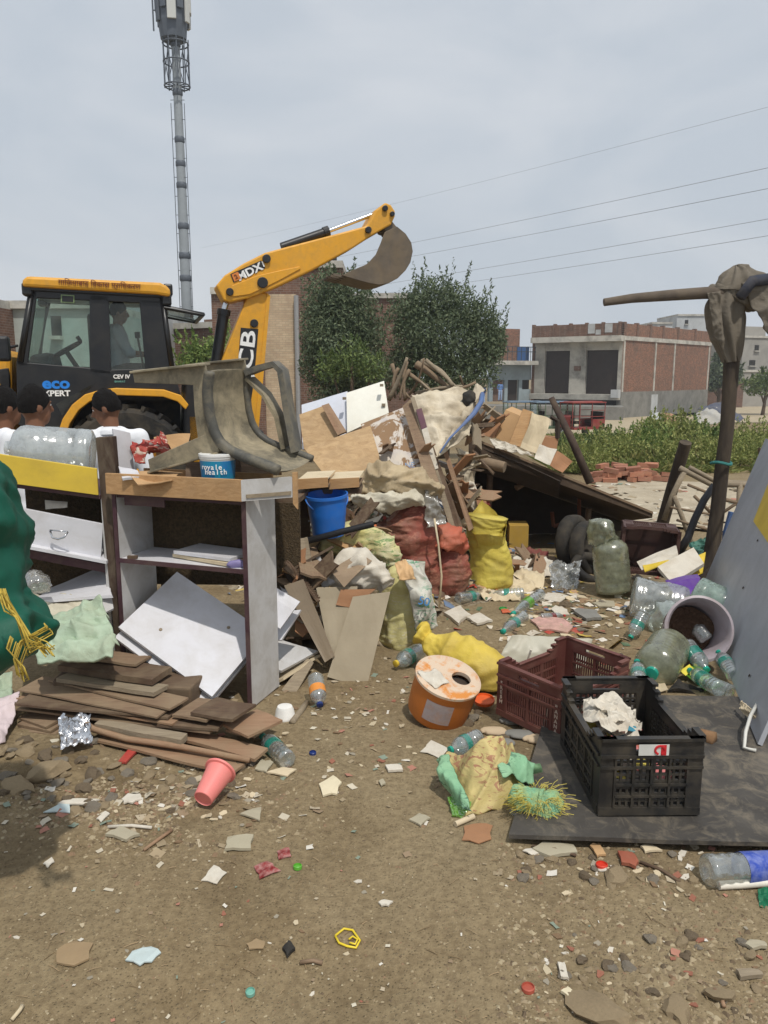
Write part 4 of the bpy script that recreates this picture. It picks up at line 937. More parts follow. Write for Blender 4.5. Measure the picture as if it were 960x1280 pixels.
# ---- shelf unit: front right bottom corner O, width along u (left), depth along w (back)
SO = Vector((-.668, 3.64, 0)); su = Vector((-.945, .328, 0)); sw = Vector((.328, .945, 0)); SZ = Vector((0, 0, 1))
def sbox(mb, u0, u1, w0, w1, z0, z1):
    c = [SO + su*a + sw*b_ for a, b_ in ((u0, w0), (u1, w0), (u1, w1), (u0, w1))]
    mb.prism([p + SZ*z0 for p in c], SZ*(z1 - z0)); return mb
sh_ = thing('shelf_unit', 'tall open white shelf unit with purple edges, drawer front laid across its top', 'shelf', SO + su*.38 + sw*.15)
SW, SD, SHT = .77, .31, 1.06
part(sbox(MB(), 0, .02, .008, SD, 0, SHT), 'side_panel', M_lamd, sh_, bevel=.002)
part(sbox(MB(), -.001, .021, 0, .0075, 0, SHT), 'panel_edging', M_plum, sh_)
part(sbox(MB(), SW-.02, SW, .008, SD, 0, SHT), 'side_panel', M_lamd, sh_, bevel=.002)
part(sbox(MB(), SW-.021, SW+.001, 0, .0075, 0, SHT), 'panel_edging', M_plum, sh_)
part(sbox(MB(), .021, SW-.021, .01, SD, .70, .718), 'shelf_board', M_lam, sh_, bevel=.002)
part(sbox(MB(), .021, SW-.021, .0, .0095, .698, .72), 'shelf_edging', M_plum, sh_)
part(sbox(MB(), .021, SW-.021, .01, SD, SHT-.02, SHT-.002), 'top_board', M_plum, sh_)
part(sbox(MB(), .021, SW-.021, SD-.012, SD-.004, .70, SHT-.02), 'back_board', M_hess, sh_)
part(sbox(MB(), SW-.30, SW-.06, .02, .03, SHT-.06, SHT-.022), 'top_rail', M_plum, sh_)
# drawer lying across the top: pine front, laminate side
dr = thing('drawer', 'pine-fronted shallow drawer lying on top of the shelf unit', 'drawer', SO + su*.38 + sw*.15 + SZ*SHT)
z0, z1 = SHT + .002, SHT + .108
part(sbox(MB(), .0, SW+.01, -.03, -.012, z0, z1), 'drawer_front', M_pine, dr, bevel=.002)
e0 = SO + su*.0 + sw*-.03; ed = (sw*.62 + -su*.55).normalized()
m = MB(); m.prism([e0 + SZ*(z0+.002), e0 + ed*.26 + SZ*(z0+.002), e0 + ed*.26 + SZ*(z1-.002), e0 + SZ*(z1-.002)], (su + sw*.3)*.014); part(m, 'drawer_side', M_lamd, dr)
m = MB(); m.prism([e0 + ed*.02 - su*.002 + SZ*(z0+.016), e0 + ed*.25 - su*.002 + SZ*(z0+.016), e0 + ed*.25 - su*.002 + SZ*(z0+.034), e0 + ed*.02 - su*.002 + SZ*(z0+.034)], -su*.004 - sw*.002); part(m, 'drawer_runner', M_grey, dr)
part(sbox(MB(), .02, SW, -.01, .28, z0, z0+.008), 'drawer_bottom', M_brwn, dr)
part(sbox(MB(), .0, SW+.01, .285, .30, z0, z1-.01), 'drawer_back', M_pine, dr)
m = MB(); m.prism([e0 + ed*.262 + SZ*(z0-.03), e0 + ed*.285 + SZ*(z0-.06), e0 + ed*.285 + SZ*(z1+.02), e0 + ed*.262 + SZ*(z1+.02)], sw*.012); part(m, 'split_end', M_pine, dr)
# small box and cloth scraps on the shelf board
m = MB(); c = SO + su*.28 + sw*.16 + SZ*.72
for k in range(2): m = MB(); m.box((0, 0, .012 + .022*k), (.40 - .03*k, .2, .018), Matrix.Translation(c) @ Matrix.Rotation(R(-32 + 4*k), 4, 'Z')); single(m, 'laminate_offcut', M_lam if k else M_papb, ('lower', 'upper')[k] + ' white board offcut lying on the middle shelf', 'board', 'offcuts on the shelf', bevel=.001)
m = MB(); c = SO + su*.085 + sw*.03 + SZ*.72; m.loft([(c + Vector((-.04, 0, .01)), .004, .004), (c + Vector((-.02, 0, .015)), .018, .014), (c + Vector((.03, .01, .015)), .02, .014), (c + Vector((.05, 0, .01)), .004, .004)], 16, 14, .008, 40, 3); single(m, 'crumpled_wrapper', MAT('lilac_wrapper', (128, 120, 168), .5), 'small lilac wrapper on the front edge of the shelf', 'wrapper', smooth=True)
m = MB(); c = SO + su*.68 + sw*.02 + SZ*.72; m.box(c + Vector((0, 0, .008)), (.05, .02, .015)); single(m, 'wood_chip', M_brwd, 'small brown wood chip at the left end of the shelf', 'chip')
# ---- cabinet doors dropped in the lower bay
def rect3(a, b, d): return [a, b, b + d - a, d]
La, Ba = P(148, 784, 3.80), P(265, 871, 3.52); Ta = La + sw*.42 - su*.08 + SZ*.20
m = MB(); m.board([Ta, Ta + Ba - La, Ba, La], .018, .001, 4, 1); dd = thing('loose_panel', 'upper white laminate cabinet door leaning out of the shelf unit', 'panel', m.mid(), 'doors in the shelf unit')
part(m, 'door_leaf', M_lam, dd)
for fu, fv in ((.32, .30), (.80, .86)):
    p = La + (Ta-La)*fv*.9 + (Ba-La)*fu*.9; nr = (Ta-La).cross(Ba-La).normalized(); nr = nr if nr.dot(EYE-p) > 0 else -nr
    m = MB(); m.tube([p + nr*.0005, p + nr*.004], .009, 10); part(m, 'hinge_cup', M_grey, dd)
m = MB(); off = Vector((-.006, -.016, -.045)); nr0 = (Ta-La).cross(Ba-La).normalized(); nr0 = nr0 if nr0.dot(EYE - La) < 0 else -nr0
off = nr0*.045 + (La - Ta).normalized()*.035
m.board([Ta+off, Ta+Ba-La+off, Ba+off, La+off], .018, .001, 4, 2); d2 = thing('loose_panel', 'lower white cabinet door with dark edge beneath the leaning door', 'panel', m.mid(), 'doors in the shelf unit'); part(m, 'door_leaf', M_lam, d2)
m = MB(); e1 = nr0*.0185 + off; m.board([Ta+e1, Ta+Ba-La+e1, Ba+e1, La+e1], .006, .001, 4, 2); part(m, 'door_backing', M_plum, d2)
# boards peeking out right of the unit
brd([(334, 728), (375, 752), (350, 786), (330, 770)], [4.05, 4.0, 3.93, 3.95], .016, M_lam, 'laminate_board', 'white laminate board corner sticking out right of the shelf unit', 'board', 3)
brd([(330, 765), (376, 762), (352, 800), (332, 800)], [4.10, 4.07, 3.98, 4.0], .016, M_lam, 'laminate_board', 'second white board corner just below the first, right of the shelf unit', 'board', 4)
brd([(335, 795), (398, 813), (352, 838), (325, 832)], [4.25, 4.2, 3.98, 4.0], .016, M_lamd, 'laminate_board', 'dusty white board lying low right of the shelf unit', 'board', 5)
brd([(330, 838), (400, 818), (354, 848), (330, 858)], [4.25, 4.2, 3.95, 3.98], .014, M_papb, 'laminate_board', 'beige underside board under the dusty white board', 'board', 6)
brd([(352, 862), (384, 822), (392, 828), (366, 873)], [3.9, 4.15, 4.12, 3.85], .012, M_grey, 'wood_strip', 'pale wood strip poking out from under the white boards', 'board', 7)
# ---- post and panel strip left of the unit
m = MB(); a = P(130, 547, 3.95); b = G(152, 835, 0); b = P(150, 775, 3.95); b2 = a + (b - a)*1.42
m.prism([a + Vector((-.045, 0, 0)), a + Vector((.045, 0, .005)), b2 + Vector((.04, 0, 0)), b2 + Vector((-.04, 0, 0))], (0, .06, 0)); single(m, 'wooden_post', M_post, 'dark brown old wooden post left of the shelf unit', 'post', bevel=.004)
brd([(141, 536), (163, 541), (168, 590), (148, 592)], [4.05, 4.1, 4.1, 4.05], .018, M_lam, 'laminate_strip', 'narrow upright white panel beside the dark post top', 'panel', 8)
# ---- second cabinet at left: yellow board, drawer, dark carcass
cb = thing('cabinet', 'dark cabinet carcass with yellow top front and white drawer at left', 'cabinet', P(60, 830, 4.0) * 1.0)
cb.location = Vector((P(60, 700, 4.1).x, 4.1, 0))
m = MB(); m.board(Q([(-40, 562), (121, 586), (123, 619), (-40, 597)], [3.80, 3.93, 3.93, 3.80]), .02, .001, 4, 1); part(m, 'yellow_front', M_yelb, cb, bevel=.002)
yb = [P(-40, 598, 3.80), P(123, 620, 3.93)]
m = MB(); bk_ = Vector((.08, .42, 0)); m.prism([yb[0] + Vector((0, .02, .0)), yb[1] + Vector((0, .02, 0)), yb[1] + bk_, yb[0] + bk_], (0, 0, -.02)); part(m, 'top_board', M_plum, cb)
m = MB(); a, b = yb[0] + bk_, yb[1] + bk_; m.prism([a, b, Vector((b.x, b.y, .15)), Vector((a.x, a.y, .15))], (0, .015, 0)); part(m, 'back_panel', M_hess, cb)
m = MB(); m.prism([yb[1] + Vector((.0, .03, 0)), yb[1] + bk_, Vector((b.x, b.y, .05)), Vector((yb[1].x, yb[1].y + .03, .05))], (.016, 0, 0)); part(m, 'side_panel', M_lamd, cb)
dq = Q([(-40, 622), (129, 655), (126, 699), (-40, 666)], [3.82, 3.96, 3.96, 3.82])
m = MB(); m.board(dq, .018, .001, 4, 2); d_ = part(m, 'drawer_front', M_lam, cb, bevel=.002)
m = MB(); hc = P(74.5, 668, 3.87); m.tube([hc + Vector((-.045, -.006, .022)), hc + Vector((-.03, -.02, -.012)), hc + Vector((0, -.024, -.02)), hc + Vector((.03, -.02, -.012)), hc + Vector((.045, -.006, .014))], .006, 6); m.tube([hc + Vector((-.046, -.006, .024)), hc + Vector((.046, -.006, .015))], .004, 6); sub(m, 'handle', M_chrome, d_, cb.location, smooth=True)
m = MB(); q = Q([(-40, 668), (133, 701), (133, 705), (-40, 672)], [3.78, 3.93, 3.93, 3.78]); m.prism(q, (.03, .35, 0)); part(m, 'bottom_board', M_lam, cb)
m = MB(); q = Q([(-40, 673), (132, 706), (132, 716), (-40, 683)], [3.86, 4.0, 4.0, 3.86]); m.prism(q, (.03, .3, 0)); part(m, 'plinth_rail', M_plum, cb)
brd([(56, 625), (84, 627), (84, 634), (57, 637)], [4.0, 4.0, 3.96, 3.96], .002, M_paper, 'paper_slip', 'white paper slip in the gap above the white drawer', 'paper', 9)
# boards and cloth below the drawer
brd([(62, 735), (128, 708), (140, 744), (40, 752)], [4.2, 4.25, 3.85, 3.8], .016, M_lam, 'laminate_board', 'bluish white board lying flat under the drawer', 'board', 10)
brd([(108, 756), (138, 735), (142, 760), (120, 770)], [3.8, 3.95, 3.85, 3.75], .014, M_lamd, 'laminate_board', 'small white board with dark edge leaning at the post foot', 'board', 11)
m = MB(); q = Q([(20, 742), (122, 752), (118, 790), (20, 800)], [4.0, 3.9, 3.6, 3.6])
def soft_sheet(q, amp, fr, seed, nu=26, nv=26, t=.006, sag=0.0, dirv=None):
    nr = (q[1]-q[0]).cross(q[3]-q[0]).normalized(); c = sum(q, Vector())/4
    if nr.dot(EYE - c) < 0: nr = -nr
    if dirv: nr = Vector(dirv)
    mb = MB()
    def fn(u, v):
        p = (q[0]*(1-u)+q[1]*u)*(1-v) + (q[3]*(1-u)+q[2]*u)*v
        e = amp*(1.7*crease(p, fr, seed) + .3*noise.noise(p*fr*5) + .8*noise.noise(p*fr*.5 + Vector((seed, 0, 0))))
        e += sag*math.sin(math.pi*u)*math.sin(math.pi*v)
        ed_ = .5*amp*noise.noise(p*fr*2 + Vector((9, seed, 3)))
        return p + nr*e + (q[1]-q[0]).normalized()*ed_
    mb.grid(fn, nu, nv, t, -nr); return mb
single(soft_sheet(q, .022, 7, 1, sag=.05), 'woven_sack', M_crs, 'cream woven sack draped under the white drawer', 'sack', smooth=True)
gb_ = thing('tarp_bundle', 'pale green folded tarp lying on the brown planks', 'tarp', P(100, 815, 3.5))
part(soft_sheet(Q([(40, 775), (128, 752), (150, 806), (50, 822)], [3.72, 3.72, 3.42, 3.40]), .03, 7, 5, 40, 40, .01, .07), 'upper_fold', M_sage, gb_, smooth=True)
part(soft_sheet(Q([(44, 800), (146, 796), (140, 822), (46, 828)], [3.5, 3.45, 3.36, 3.36]), .016, 9, 6, 36, 20, .01, .03), 'lower_fold', M_sage, gb_, smooth=True)
m = MB(); c = P(45, 727, 3.75); m.loft([(c + Vector((-.05, 0, -.04)), .01, .01), (c + Vector((-.02, 0, -.01)), .05, .05), (c + Vector((.03, 0, .0)), .05, .05), (c + Vector((.06, 0, .02)), .01, .01)], 24, 20, .018, 22, 4); single(m, 'plastic_wrap', FILM('clear_wrap', (200, 200, 196), .35, .3), 'crumpled clear plastic by the green tarp under the drawer', 'plastic wrap', smooth=True)
# ---- water can lying on the cabinet
def jug(label, base, axis, L_, r, mat, cap=None, dent=.03, seed=0, group=None, name='water_jug'):
    fr = frame_from(axis); rt = thing(name, label, 'water jug', base, group, rot=fr.to_euler())
    pr = [(r*.55, .012), (r*.8, 0), (r*.97, .012*L_/.45), (r, L_*.06)]
    for k in range(7):
        z = L_*(.08 + k*.095); pr += [(r, z), (r*(.975 if k in (1, 5) else .994), z + L_*.025), (r, z + L_*.05)]
    pr += [(r, L_*.76), (r*.93, L_*.83), (r*.7, L_*.90), (r*.34, L_*.94), (r*.27, L_*.96), (r*.27, L_)]
    m = MB(); m.lathe(pr, 36, None, True, False, dent, seed); lpart(m, 'jug_body', mat, rt, smooth=True)
    if cap: m = MB(); m.lathe([(r*.30, L_*.965), (r*.31, L_*1.04), (r*.26, L_*1.045)], 20); lpart(m, 'cap', cap, rt, smooth=True, angle=40)
    return rt
M_jugc = FILM('jug_clear', (206, 212, 210), .42, .3, .15)
M_jugd = FILM('jug_dusty', (160, 164, 138), .62, .2, .25)
M_jugg = FILM('jug_green', (176, 204, 186), .45, .3, .15)
jb = P(117, 567, 4.13); ja = P(30, 561, 4.06); jug('clear ribbed water jug lying on its side behind the yellow board', jb + Vector((0, 0, .0)), ja - jb, .44, .128, M_jugc, seed=2)
# ---- plastic chair lying on its back on the drawer
M_chair = MAT('dirty_chair_plastic', (164, 152, 126), .6, .14, 7, .8, (70, 68, 60), 7, .12, 40, spec=.4, dpos=.46)
M_chaird = MAT('weathered_chair_edge', (80, 79, 74), .6, .25, 12, .7, (142, 132, 110), 11, .15, 40)
CH = thing('plastic_chair', 'dirty beige plastic armchair lying on its back on the shelf top', 'chair', P(285, 590, 3.95))
# chair axes: up of the chair -> to the right (a), front of the chair -> up (f), chair width -> into depth (wd)
ca = Vector((.90, -.36, .10)).normalized(); cw = Vector((.40, .90, .06)); cw = (cw - ca*cw.dot(ca)).normalized(); cf = cw.cross(ca).normalized()
if cf.z < 0: cf = -cf
cA = P(262, 516, 3.80)                                        # near edge, middle of seat
def CP(h, f, s): return cA + (ca*h + cf*f + cw*s*.88)*.93               # h: along chair height, f: towards chair front, s: from near side to far side
seatw = .44
m = MB()
def shell(u, v):                                             # u: across, v: along seat front -> seat back -> top of back
    s = u*seatw; cup = .03*(4*u*(1-u))
    path = [(0.035, .21), (.02, .17), (.0, .10), (-.005, -.02), (.005, -.10), (.035, -.165), (.09, -.21), (.18, -.255), (.28, -.295), (.36, -.33)]
    x = v*(len(path)-1); i = min(len(path)-2, int(x)); f = x - i; h = path[i][0]*(1-f) + path[i+1][0]*f; g = path[i][1]*(1-f) + path[i+1][1]*f
    return CP(h - cup*(1 if v < .55 else .2), g - cup*(.8 if v > .55 else 0), s)
m.grid(shell, 20, 40, .022, -ca - cf*.3); part(m, 'seat_shell', M_chair, CH, smooth=True, angle=50)
m = MB(); m.tube([shell(0, i/30) + ca*.004 for i in range(31)], .027, 8); part(m, 'shell_rim', M_chaird, CH, smooth=True)
m = MB(); m.tube([shell(1, i/30) + ca*.004 for i in range(31)], .02, 8); part(m, 'shell_rim', M_chaird, CH, smooth=True)
def strip(pts, wv, t=.012, taper=1.0):
    mb = MB(); pts = [Vector(p) for p in pts]; k = len(pts); vs = []; fs = []
    for i, p in enumerate(pts):
        d = (pts[min(i+1, k-1)] - pts[max(i-1, 0)]).normalized(); w_ = Vector(wv)*(1 + (taper-1)*i/(k-1)); n_ = d.cross(w_).normalized()*t
        vs += [p - w_/2, p + w_/2, p + w_/2 + n_, p - w_/2 + n_]
    for i in range(k-1):
        for j in range(4): fs.append((4*i+j, 4*i+4+j, 4*i+4+(j+1) % 4, 4*i+(j+1) % 4))
    fs += [(0, 1, 2, 3), (4*k-1, 4*k-2, 4*k-3, 4*k-4)]; mb.add(vs, fs); return mb
for s_ in (0.0, seatw):                                     # each leg is an L-section
    o_ = -.03 if s_ == 0 else .03
    for nm, f0, f1 in (('front_leg', .20, .235), ('rear_leg', -.15, -.25)):
        a = CP(.02, f0, s_); b = CP(-.42, f1, s_ + o_*1.5)
        mb = strip([a, a.lerp(b, .5), b], cf*.11, .012, .55); m2 = strip([a + cf*(.053 if f0 > 0 else -.053), a.lerp(b, .5) + cf*(.042 if f0 > 0 else -.042), b + cf*(.028 if f0 > 0 else -.028)], cw*(.09 if s_ == 0 else -.09), .012, .55)
        mb.add(m2.v, m2.f); part(mb, nm, M_chair, CH, bevel=.003)
m = strip([CP(-.02, .21, 0), CP(-.03, .22, seatw*.5), CP(-.02, .21, seatw)], ca*.06, .012); part(m, 'front_apron', M_chair, CH)
m = strip([CP(-.03, .19, .01), CP(-.05, -.0, .005), CP(-.06, -.17, .01)], ca*.07, .012); part(m, 'side_apron', M_chair, CH)
m = strip([CP(-.03, .19, seatw-.01), CP(-.05, -.0, seatw-.005), CP(-.06, -.17, seatw-.01)], ca*.07, .012); part(m, 'side_apron', M_chair, CH)
# far arm: from seat front up along chair height, then back to the backrest
arm = [CP(.02, .17, seatw+.03), CP(.10, .19, seatw+.05), CP(.19, .20, seatw+.05), CP(.215, .17, seatw+.05), CP(.22, .08, seatw+.045), CP(.225, -.05, seatw+.035), CP(.245, -.18, seatw+.01), CP(.26, -.28, seatw-.01)]
m = strip(arm, cw*.125 - ca*.03, .03); part(m, 'armrest', M_chaird, CH, smooth=True, angle=60)
m = strip([CP(.02, .15, seatw+.02), CP(.10, .05, seatw+.045), CP(.17, -.08, seatw+.03), CP(.20, -.26, seatw)], cw*.09, .016); part(m, 'arm_web', M_chair, CH, smooth=True, angle=60)
# ---- paint tub, card and cloth on the drawer
def tub(label, base, r, h, bodym, lidm, labelm, name='paint_tub', cat='paint tub', rot=(0,0,0)):
    rt = thing(name, label, cat, base, rot=rot)
    m = MB(); m.lathe([(r*.88, 0), (r*.9, .004), (r*.98, h*.8), (r*.99, h*.82), (r*1.02, h*.84), (r*1.02, h*.9)], 36); lpart(m, 'tub_body', bodym, rt, smooth=True, angle=40)
    m = MB(); m.lathe([(r*.90, h*.06), (r*.985, h*.78)], 36, None, False, False); m.v = [Vector((p.x*1.012, p.y*1.012, p.z)) for p in m.v]; lb = lpart(m, 'wrap_label', labelm, rt, smooth=True)
    m = MB(); m.lathe([(r*1.03, h*.9), (r*1.06, h*.91), (r*1.06, h*.985), (r*1.0, h), (r*.9, h*.985), (0, h*.985)], 36); lpart(m, 'lid', lidm, rt, smooth=True, angle=40)
    return rt
t = NT('tub_label'); v = t.map(); n_ = t.noise(v, 16, 4, .6, .6); sx_ = t.n('ShaderNodeSeparateXYZ'); t.l(v, sx_.inputs[0])
t.pbr(t.mix(t.ramp(n_, [(.35, (0,0,0)), (.65, (1,1,1))]), lin((38, 112, 176)), lin((30, 140, 168))), .35); M_tubl = t.m
tp = P(273, 596, 3.60); tp.z = SHT + .012; tu = tub('small blue labelled paint tub with white lid on the drawer', SO + su*.205 + sw*.105 + SZ*(SHT + .062), .088, .155, FLAT('tub_white', (225, 225, 222), .4), FLAT('tub_white', (225, 225, 222), .4), M_tubl)
for i, (s_, dz, szz, st) in enumerate((('royale', .092, .036, -.018), ('health', .068, .036, .006))):
    for k, ch in enumerate(s_):
        an = R(-90) + (st + (k - 2.5)*.019)/.088; rr = .0885
        text(ch, 'label_letter', szz, M_wlet, tu, basis((rr*math.cos(an), rr*math.sin(an), dz), (-math.sin(an), math.cos(an), 0), (0, 0, 1)), ext=.0006, bold=.0006)
brd([(150, 588), (228, 589), (215, 601), (172, 604)], [4.0, 3.95, 3.72, 3.72], .005, M_card, 'cardboard_piece', 'torn cardboard piece on the drawer top', 'cardboard', 12, .012)
brd([(148, 583), (172, 588), (176, 596), (153, 598)], [3.98, 3.92, 3.8, 3.8], .012, M_lam, 'laminate_offcut', 'small white offcut beside the torn cardboard', 'board', 13)
M_redw = SACK('red_white_cloth', (150, 50, 44), (172, 66, 56), dirt=.3, pr=(220, 208, 190), prsc=9)
m = soft_sheet([P(163, 556, 4.25), P(204, 541, 4.3), P(214, 566, 4.05), P(168, 574, 4.0)], .035, 13, 6, 34, 34)
single(m, 'cloth_bundle', M_redw, 'red and white crumpled wrappers behind the cardboard', 'cloth', smooth=True)
brd([(192, 545), (238, 541), (232, 572), (196, 574)], [4.35, 4.4, 4.3, 4.25], .006, M_card, 'cardboard_piece', 'upright cardboard behind the chair legs', 'cardboard', 14, .01)
brd([(300, 576), (350, 570), (352, 590), (300, 592)], [4.15, 4.2, 4.1, 4.05], .02, M_brwn, 'wood_offcut', 'brown wood offcut under the chair back', 'board', 15)
m = MB(); m.box(SO + su*.2 + sw*.12 + SZ*(SHT + .035), (.22, .16, .05), None); single(m, 'wood_block', M_brwd, 'dark wood block under the paint tub', 'block')
brd([(232, 578), (300, 575), (302, 598), (232, 598)], [4.05, 4.05, 3.98, 3.98], .02, M_brwd, 'wood_offcut', 'dark wood offcut behind the paint tub', 'board', 16)
# ---- dark bench with two drawer boxes right behind the unit, carrying the bucket
bn = thing('old_bench', 'dark rough bench behind the shelf unit', 'bench', (P(290, 700, 4.6).x, 4.7, 0))
m = MB(); x0, x1 = P(170, 640, 4.5).x, P(376, 640, 4.5).x
m.prism([(x0, 4.48, .42), (x1, 4.44, .42), (x1, 4.44, .92), (x0, 4.48, .92)], (0, .02, 0)); part(m, 'front_board', M_hess, bn)
m = MB(); m.prism([(x0, 4.50, .92), (x1, 4.46, .92), (x1 + .04, 5.0, .92), (x0, 5.0, .92)], (0, 0, .03)); part(m, 'bench_top', M_brwd, bn)
for x, y in ((x0 + .03, 4.54), (x1 - .04, 4.5), (x0 + .03, 4.95), (x1 - .02, 4.95)): m = MB(); m.box((x, y, .46), (.06, .06, .92)); part(m, 'leg', M_brwd, bn)
for (xa, xb, Ya, lb) in ((372, 410, 4.62, 'left of two shallow pine trays behind the chair'), (411, 449, 4.75, 'right of two shallow pine trays behind the chair')):
    q = Q([(xa, 599), (xb, 597), (xb, 609), (xa, 612)], Ya); rt = thing('pine_tray', lb, 'tray', (q[3] + q[2])/2, 'pine trays')
    m = MB(); m.prism(q, (0, .015, 0)); part(m, 'front', M_pine, rt, bevel=.001)
    m = MB(); m.prism([q[3] + Vector((0, .016, .0)), q[2] + Vector((0, .016, 0)), q[2] + Vector((.02, .4, 0)), q[3] + Vector((.02, .4, 0))], (0, 0, .01)); part(m, 'bottom', M_brwn, rt)
    m = MB(); m.prism([q[0] + Vector((0, .016, -.004)), q[1] + Vector((0, .016, -.004)), q[1] + Vector((.02, .4, -.004)), q[0] + Vector((.02, .4, -.004))], (0, 0, -.006)); part(m, 'top_sheet', M_papb, rt)
m = MB(); q = Q([(352, 612), (450, 611), (452, 617), (352, 618)], 4.82); m.prism(q, (0, .35, 0)); single(m, 'support_plank', M_brwd, 'dark plank carrying the two pine trays', 'plank')
# ---- blue bucket
def bucket(name, label, base, r, h, mat, handle=True, rot=(0,0,0), taper=.78, cat='bucket'):
    rt = thing(name, label, cat, base, rot=rot); m = MB()
    m.lathe([(r*taper*.9, .006), (r*taper, 0), (r*(taper + (1-taper)*.45), h*.45), (r*(taper + (1-taper)*.5)*1.012, h*.5), (r*(taper + (1-taper)*.55)*1.005, h*.54), (r*.98, h*.92), (r*1.05, h*.93), (r*1.05, h), (r*.985, h), (r*.95, h*.9), (r*taper*.94, .014), (0, .012)], 36); lpart(m, 'bucket_body', mat, rt, smooth=True, angle=35)
    if handle:
        m = MB(); n_ = 16; m.tube([(r*1.07*math.cos(math.pi*i/n_), -r*.62*math.sin(math.pi*i/n_), h*.93 - h*.34*math.sin(math.pi*i/n_)) for i in range(n_+1)], .006, 6); lpart(m, 'handle', mat, rt, smooth=True)
    return rt
M_blue = MAT('bucket_blue', (34, 110, 200), .4, .06, 6, .2, (110, 130, 150), 7, .05, 30, spec=.5)
bb = P(411, 668, 4.72); bucket('plastic_bucket', 'blue plastic bucket on the heap beside the pine trays', bb, .128, .262, M_blue, rot=(R(3), R(-4), R(25)))
# ---- brown planks in a low pile
def plank(lpx, rpx, z, wd, t, mat, label, seed, tilt=0.0):
    a, b = G(*lpx, z), G(*rpx, z); d = (b - a).normalized(); n_ = Vector((-d.y, d.x, 0)); n_ = n_ if n_.y > 0 else -n_
    sl = n_*wd + Vector((0, 0, tilt)); m = MB()
    def fn(u, v):
        p = a.lerp(b, u) + sl*v; return p + Vector((0, 0, .006*noise.noise((u*2.3+seed*4.1, v, seed))))
    m.grid(fn, 10, 3, t, Vector((0, 0, -1))); return single(m, 'wood_plank', mat, label, 'plank', 'planks in the low pile')
PL = [((120, 925), (290, 966), .035, .14, .012, M_rust, 'long reddish plank lying lowest at the front of the pile'),
      ((155, 905), (318, 948), .055, .10, .014, M_rust, 'reddish plank just above the lowest one'),
      ((118, 905), (226, 925), .09, .05, .03, M_grey, 'pale grey batten set into the front of the pile'),
      ((20, 886), (262, 915), .10, .16, .010, M_brwn, 'thin brown plank low on the left of the pile'),
      ((196, 905), (272, 912), .115, .14, .012, M_brwd, 'short brown plank ending under the white door'),
      ((278, 905), (310, 920), .11, .20, .012, M_rust, 'square reddish board at the right end of the pile'),
      ((282, 912), (318, 920), .085, .20, .012, M_brwn, 'second board fanned under the right end board'),
      ((20, 872), (215, 905), .125, .14, .009, M_rust, 'thin reddish plank across the left of the pile'),
      ((18, 880), (210, 897), .14, .15, .010, M_brwd, 'dark thin plank with broken right end'),
      ((22, 862), (196, 896), .155, .16, .008, M_brwn, 'thin brown sheet splayed to the left'),
      ((60, 850), (212, 886), .175, .13, .010, M_brwn, 'brown plank with dusty top near the middle'),
      ((215, 893), (258, 900), .15, .22, .012, M_brwn, 'brown board end under the leaning doors'),
      ((238, 890), (290, 900), .17, .2, .014, M_brwd, 'dark dusty board end beside the shelf foot'),
      ((70, 848), (192, 866), .205, .12, .02, M_grey, 'grey-brown plank below the green tarp'),
      ((72, 832), (190, 850), .235, .16, .03, M_brwd, 'thick dark plank on top of the pile'),
      ((95, 822), (170, 830), .262, .14, .012, M_brwn, 'short brown board topmost under the green tarp')]
for i, (a, b, z, wd, tt, mt, lb) in enumerate(PL): plank(a, b, z, wd, tt, mt, lb, i, random.uniform(-.012, .012))
m = MB(); c = G(45, 905, .04)
for k in range(3):
    m = MB(); m.box((0, 0, 0), (.2, .15, .012), Matrix.Translation(G(48, 918 - k*7, .02 + k*.018) + Vector((0, .08, 0))) @ Matrix.Rotation(R(-12 - 9*k), 4, 'Z') @ Matrix.Rotation(R(3*k), 4, 'X')); single(m, 'wood_plank', M_brwn, ('lowest', 'middle', 'topmost')[k] + ' of three short boards stacked at the left below the pile', 'plank', 'short boards at left')
m = MB(); m.tube([G(98, 898, .10), G(118, 912, .07), G(160, 924, .06), G(230, 934, .055), G(312, 950, .05)], [.012, .014, .015, .014, .012], 8, wob=.2); single(m, 'bent_stick', M_rust, 'bent reddish stick curving over the lowest plank', 'stick', smooth=True)
# stack of boards under the unit so nothing floats
m = MB(); a = G(60, 880, 0); m.prism([(-1.62, 3.55, 0), (-.92, 3.45, 0), (-.86, 3.9, 0), (-1.65, 4.0, 0)], (0, 0, .19)); single(m, 'board_stack', M_brwd, 'dark core of stacked boards filling the plank pile', 'boards', bevel=.01)
# ---- dark green tarp bundle at the left edge
M_gtarp = MAT('dark_green_tarp', (8, 80, 62), .55, .2, 4, .1, (30, 104, 84), 5, .25, 90, spec=.35)
gt = thing('tarp_bundle', 'large dark green tarp bundle with yellow straps at the left edge', 'tarp', (-1.25, 2.15, 0))
m = MB(); Yt = 2.1
m.loft([(P(-150, 545, Yt), .03, .05), (P(-130, 570, Yt), .17, .2), (P(-118, 610, Yt), .235, .26), (P(-112, 680, Yt), .26, .29), (P(-106, 750, Yt), .275, .30), (P(-92, 800, Yt), .315, .30), (P(-80, 838, Yt), .275, .26), (P(-70, 862, Yt), .16, .16), (P(-66, 872, Yt), .03, .03)], 110, 110, .05, 6.6, 2, aniso=.5)
part(m, 'tarp', M_gtarp, gt, smooth=True)
M_straw = MAT('yellow_twine', (196, 170, 70), .8, .2, 30, .2, None, 8, .4, 90)
Yf = 1.82
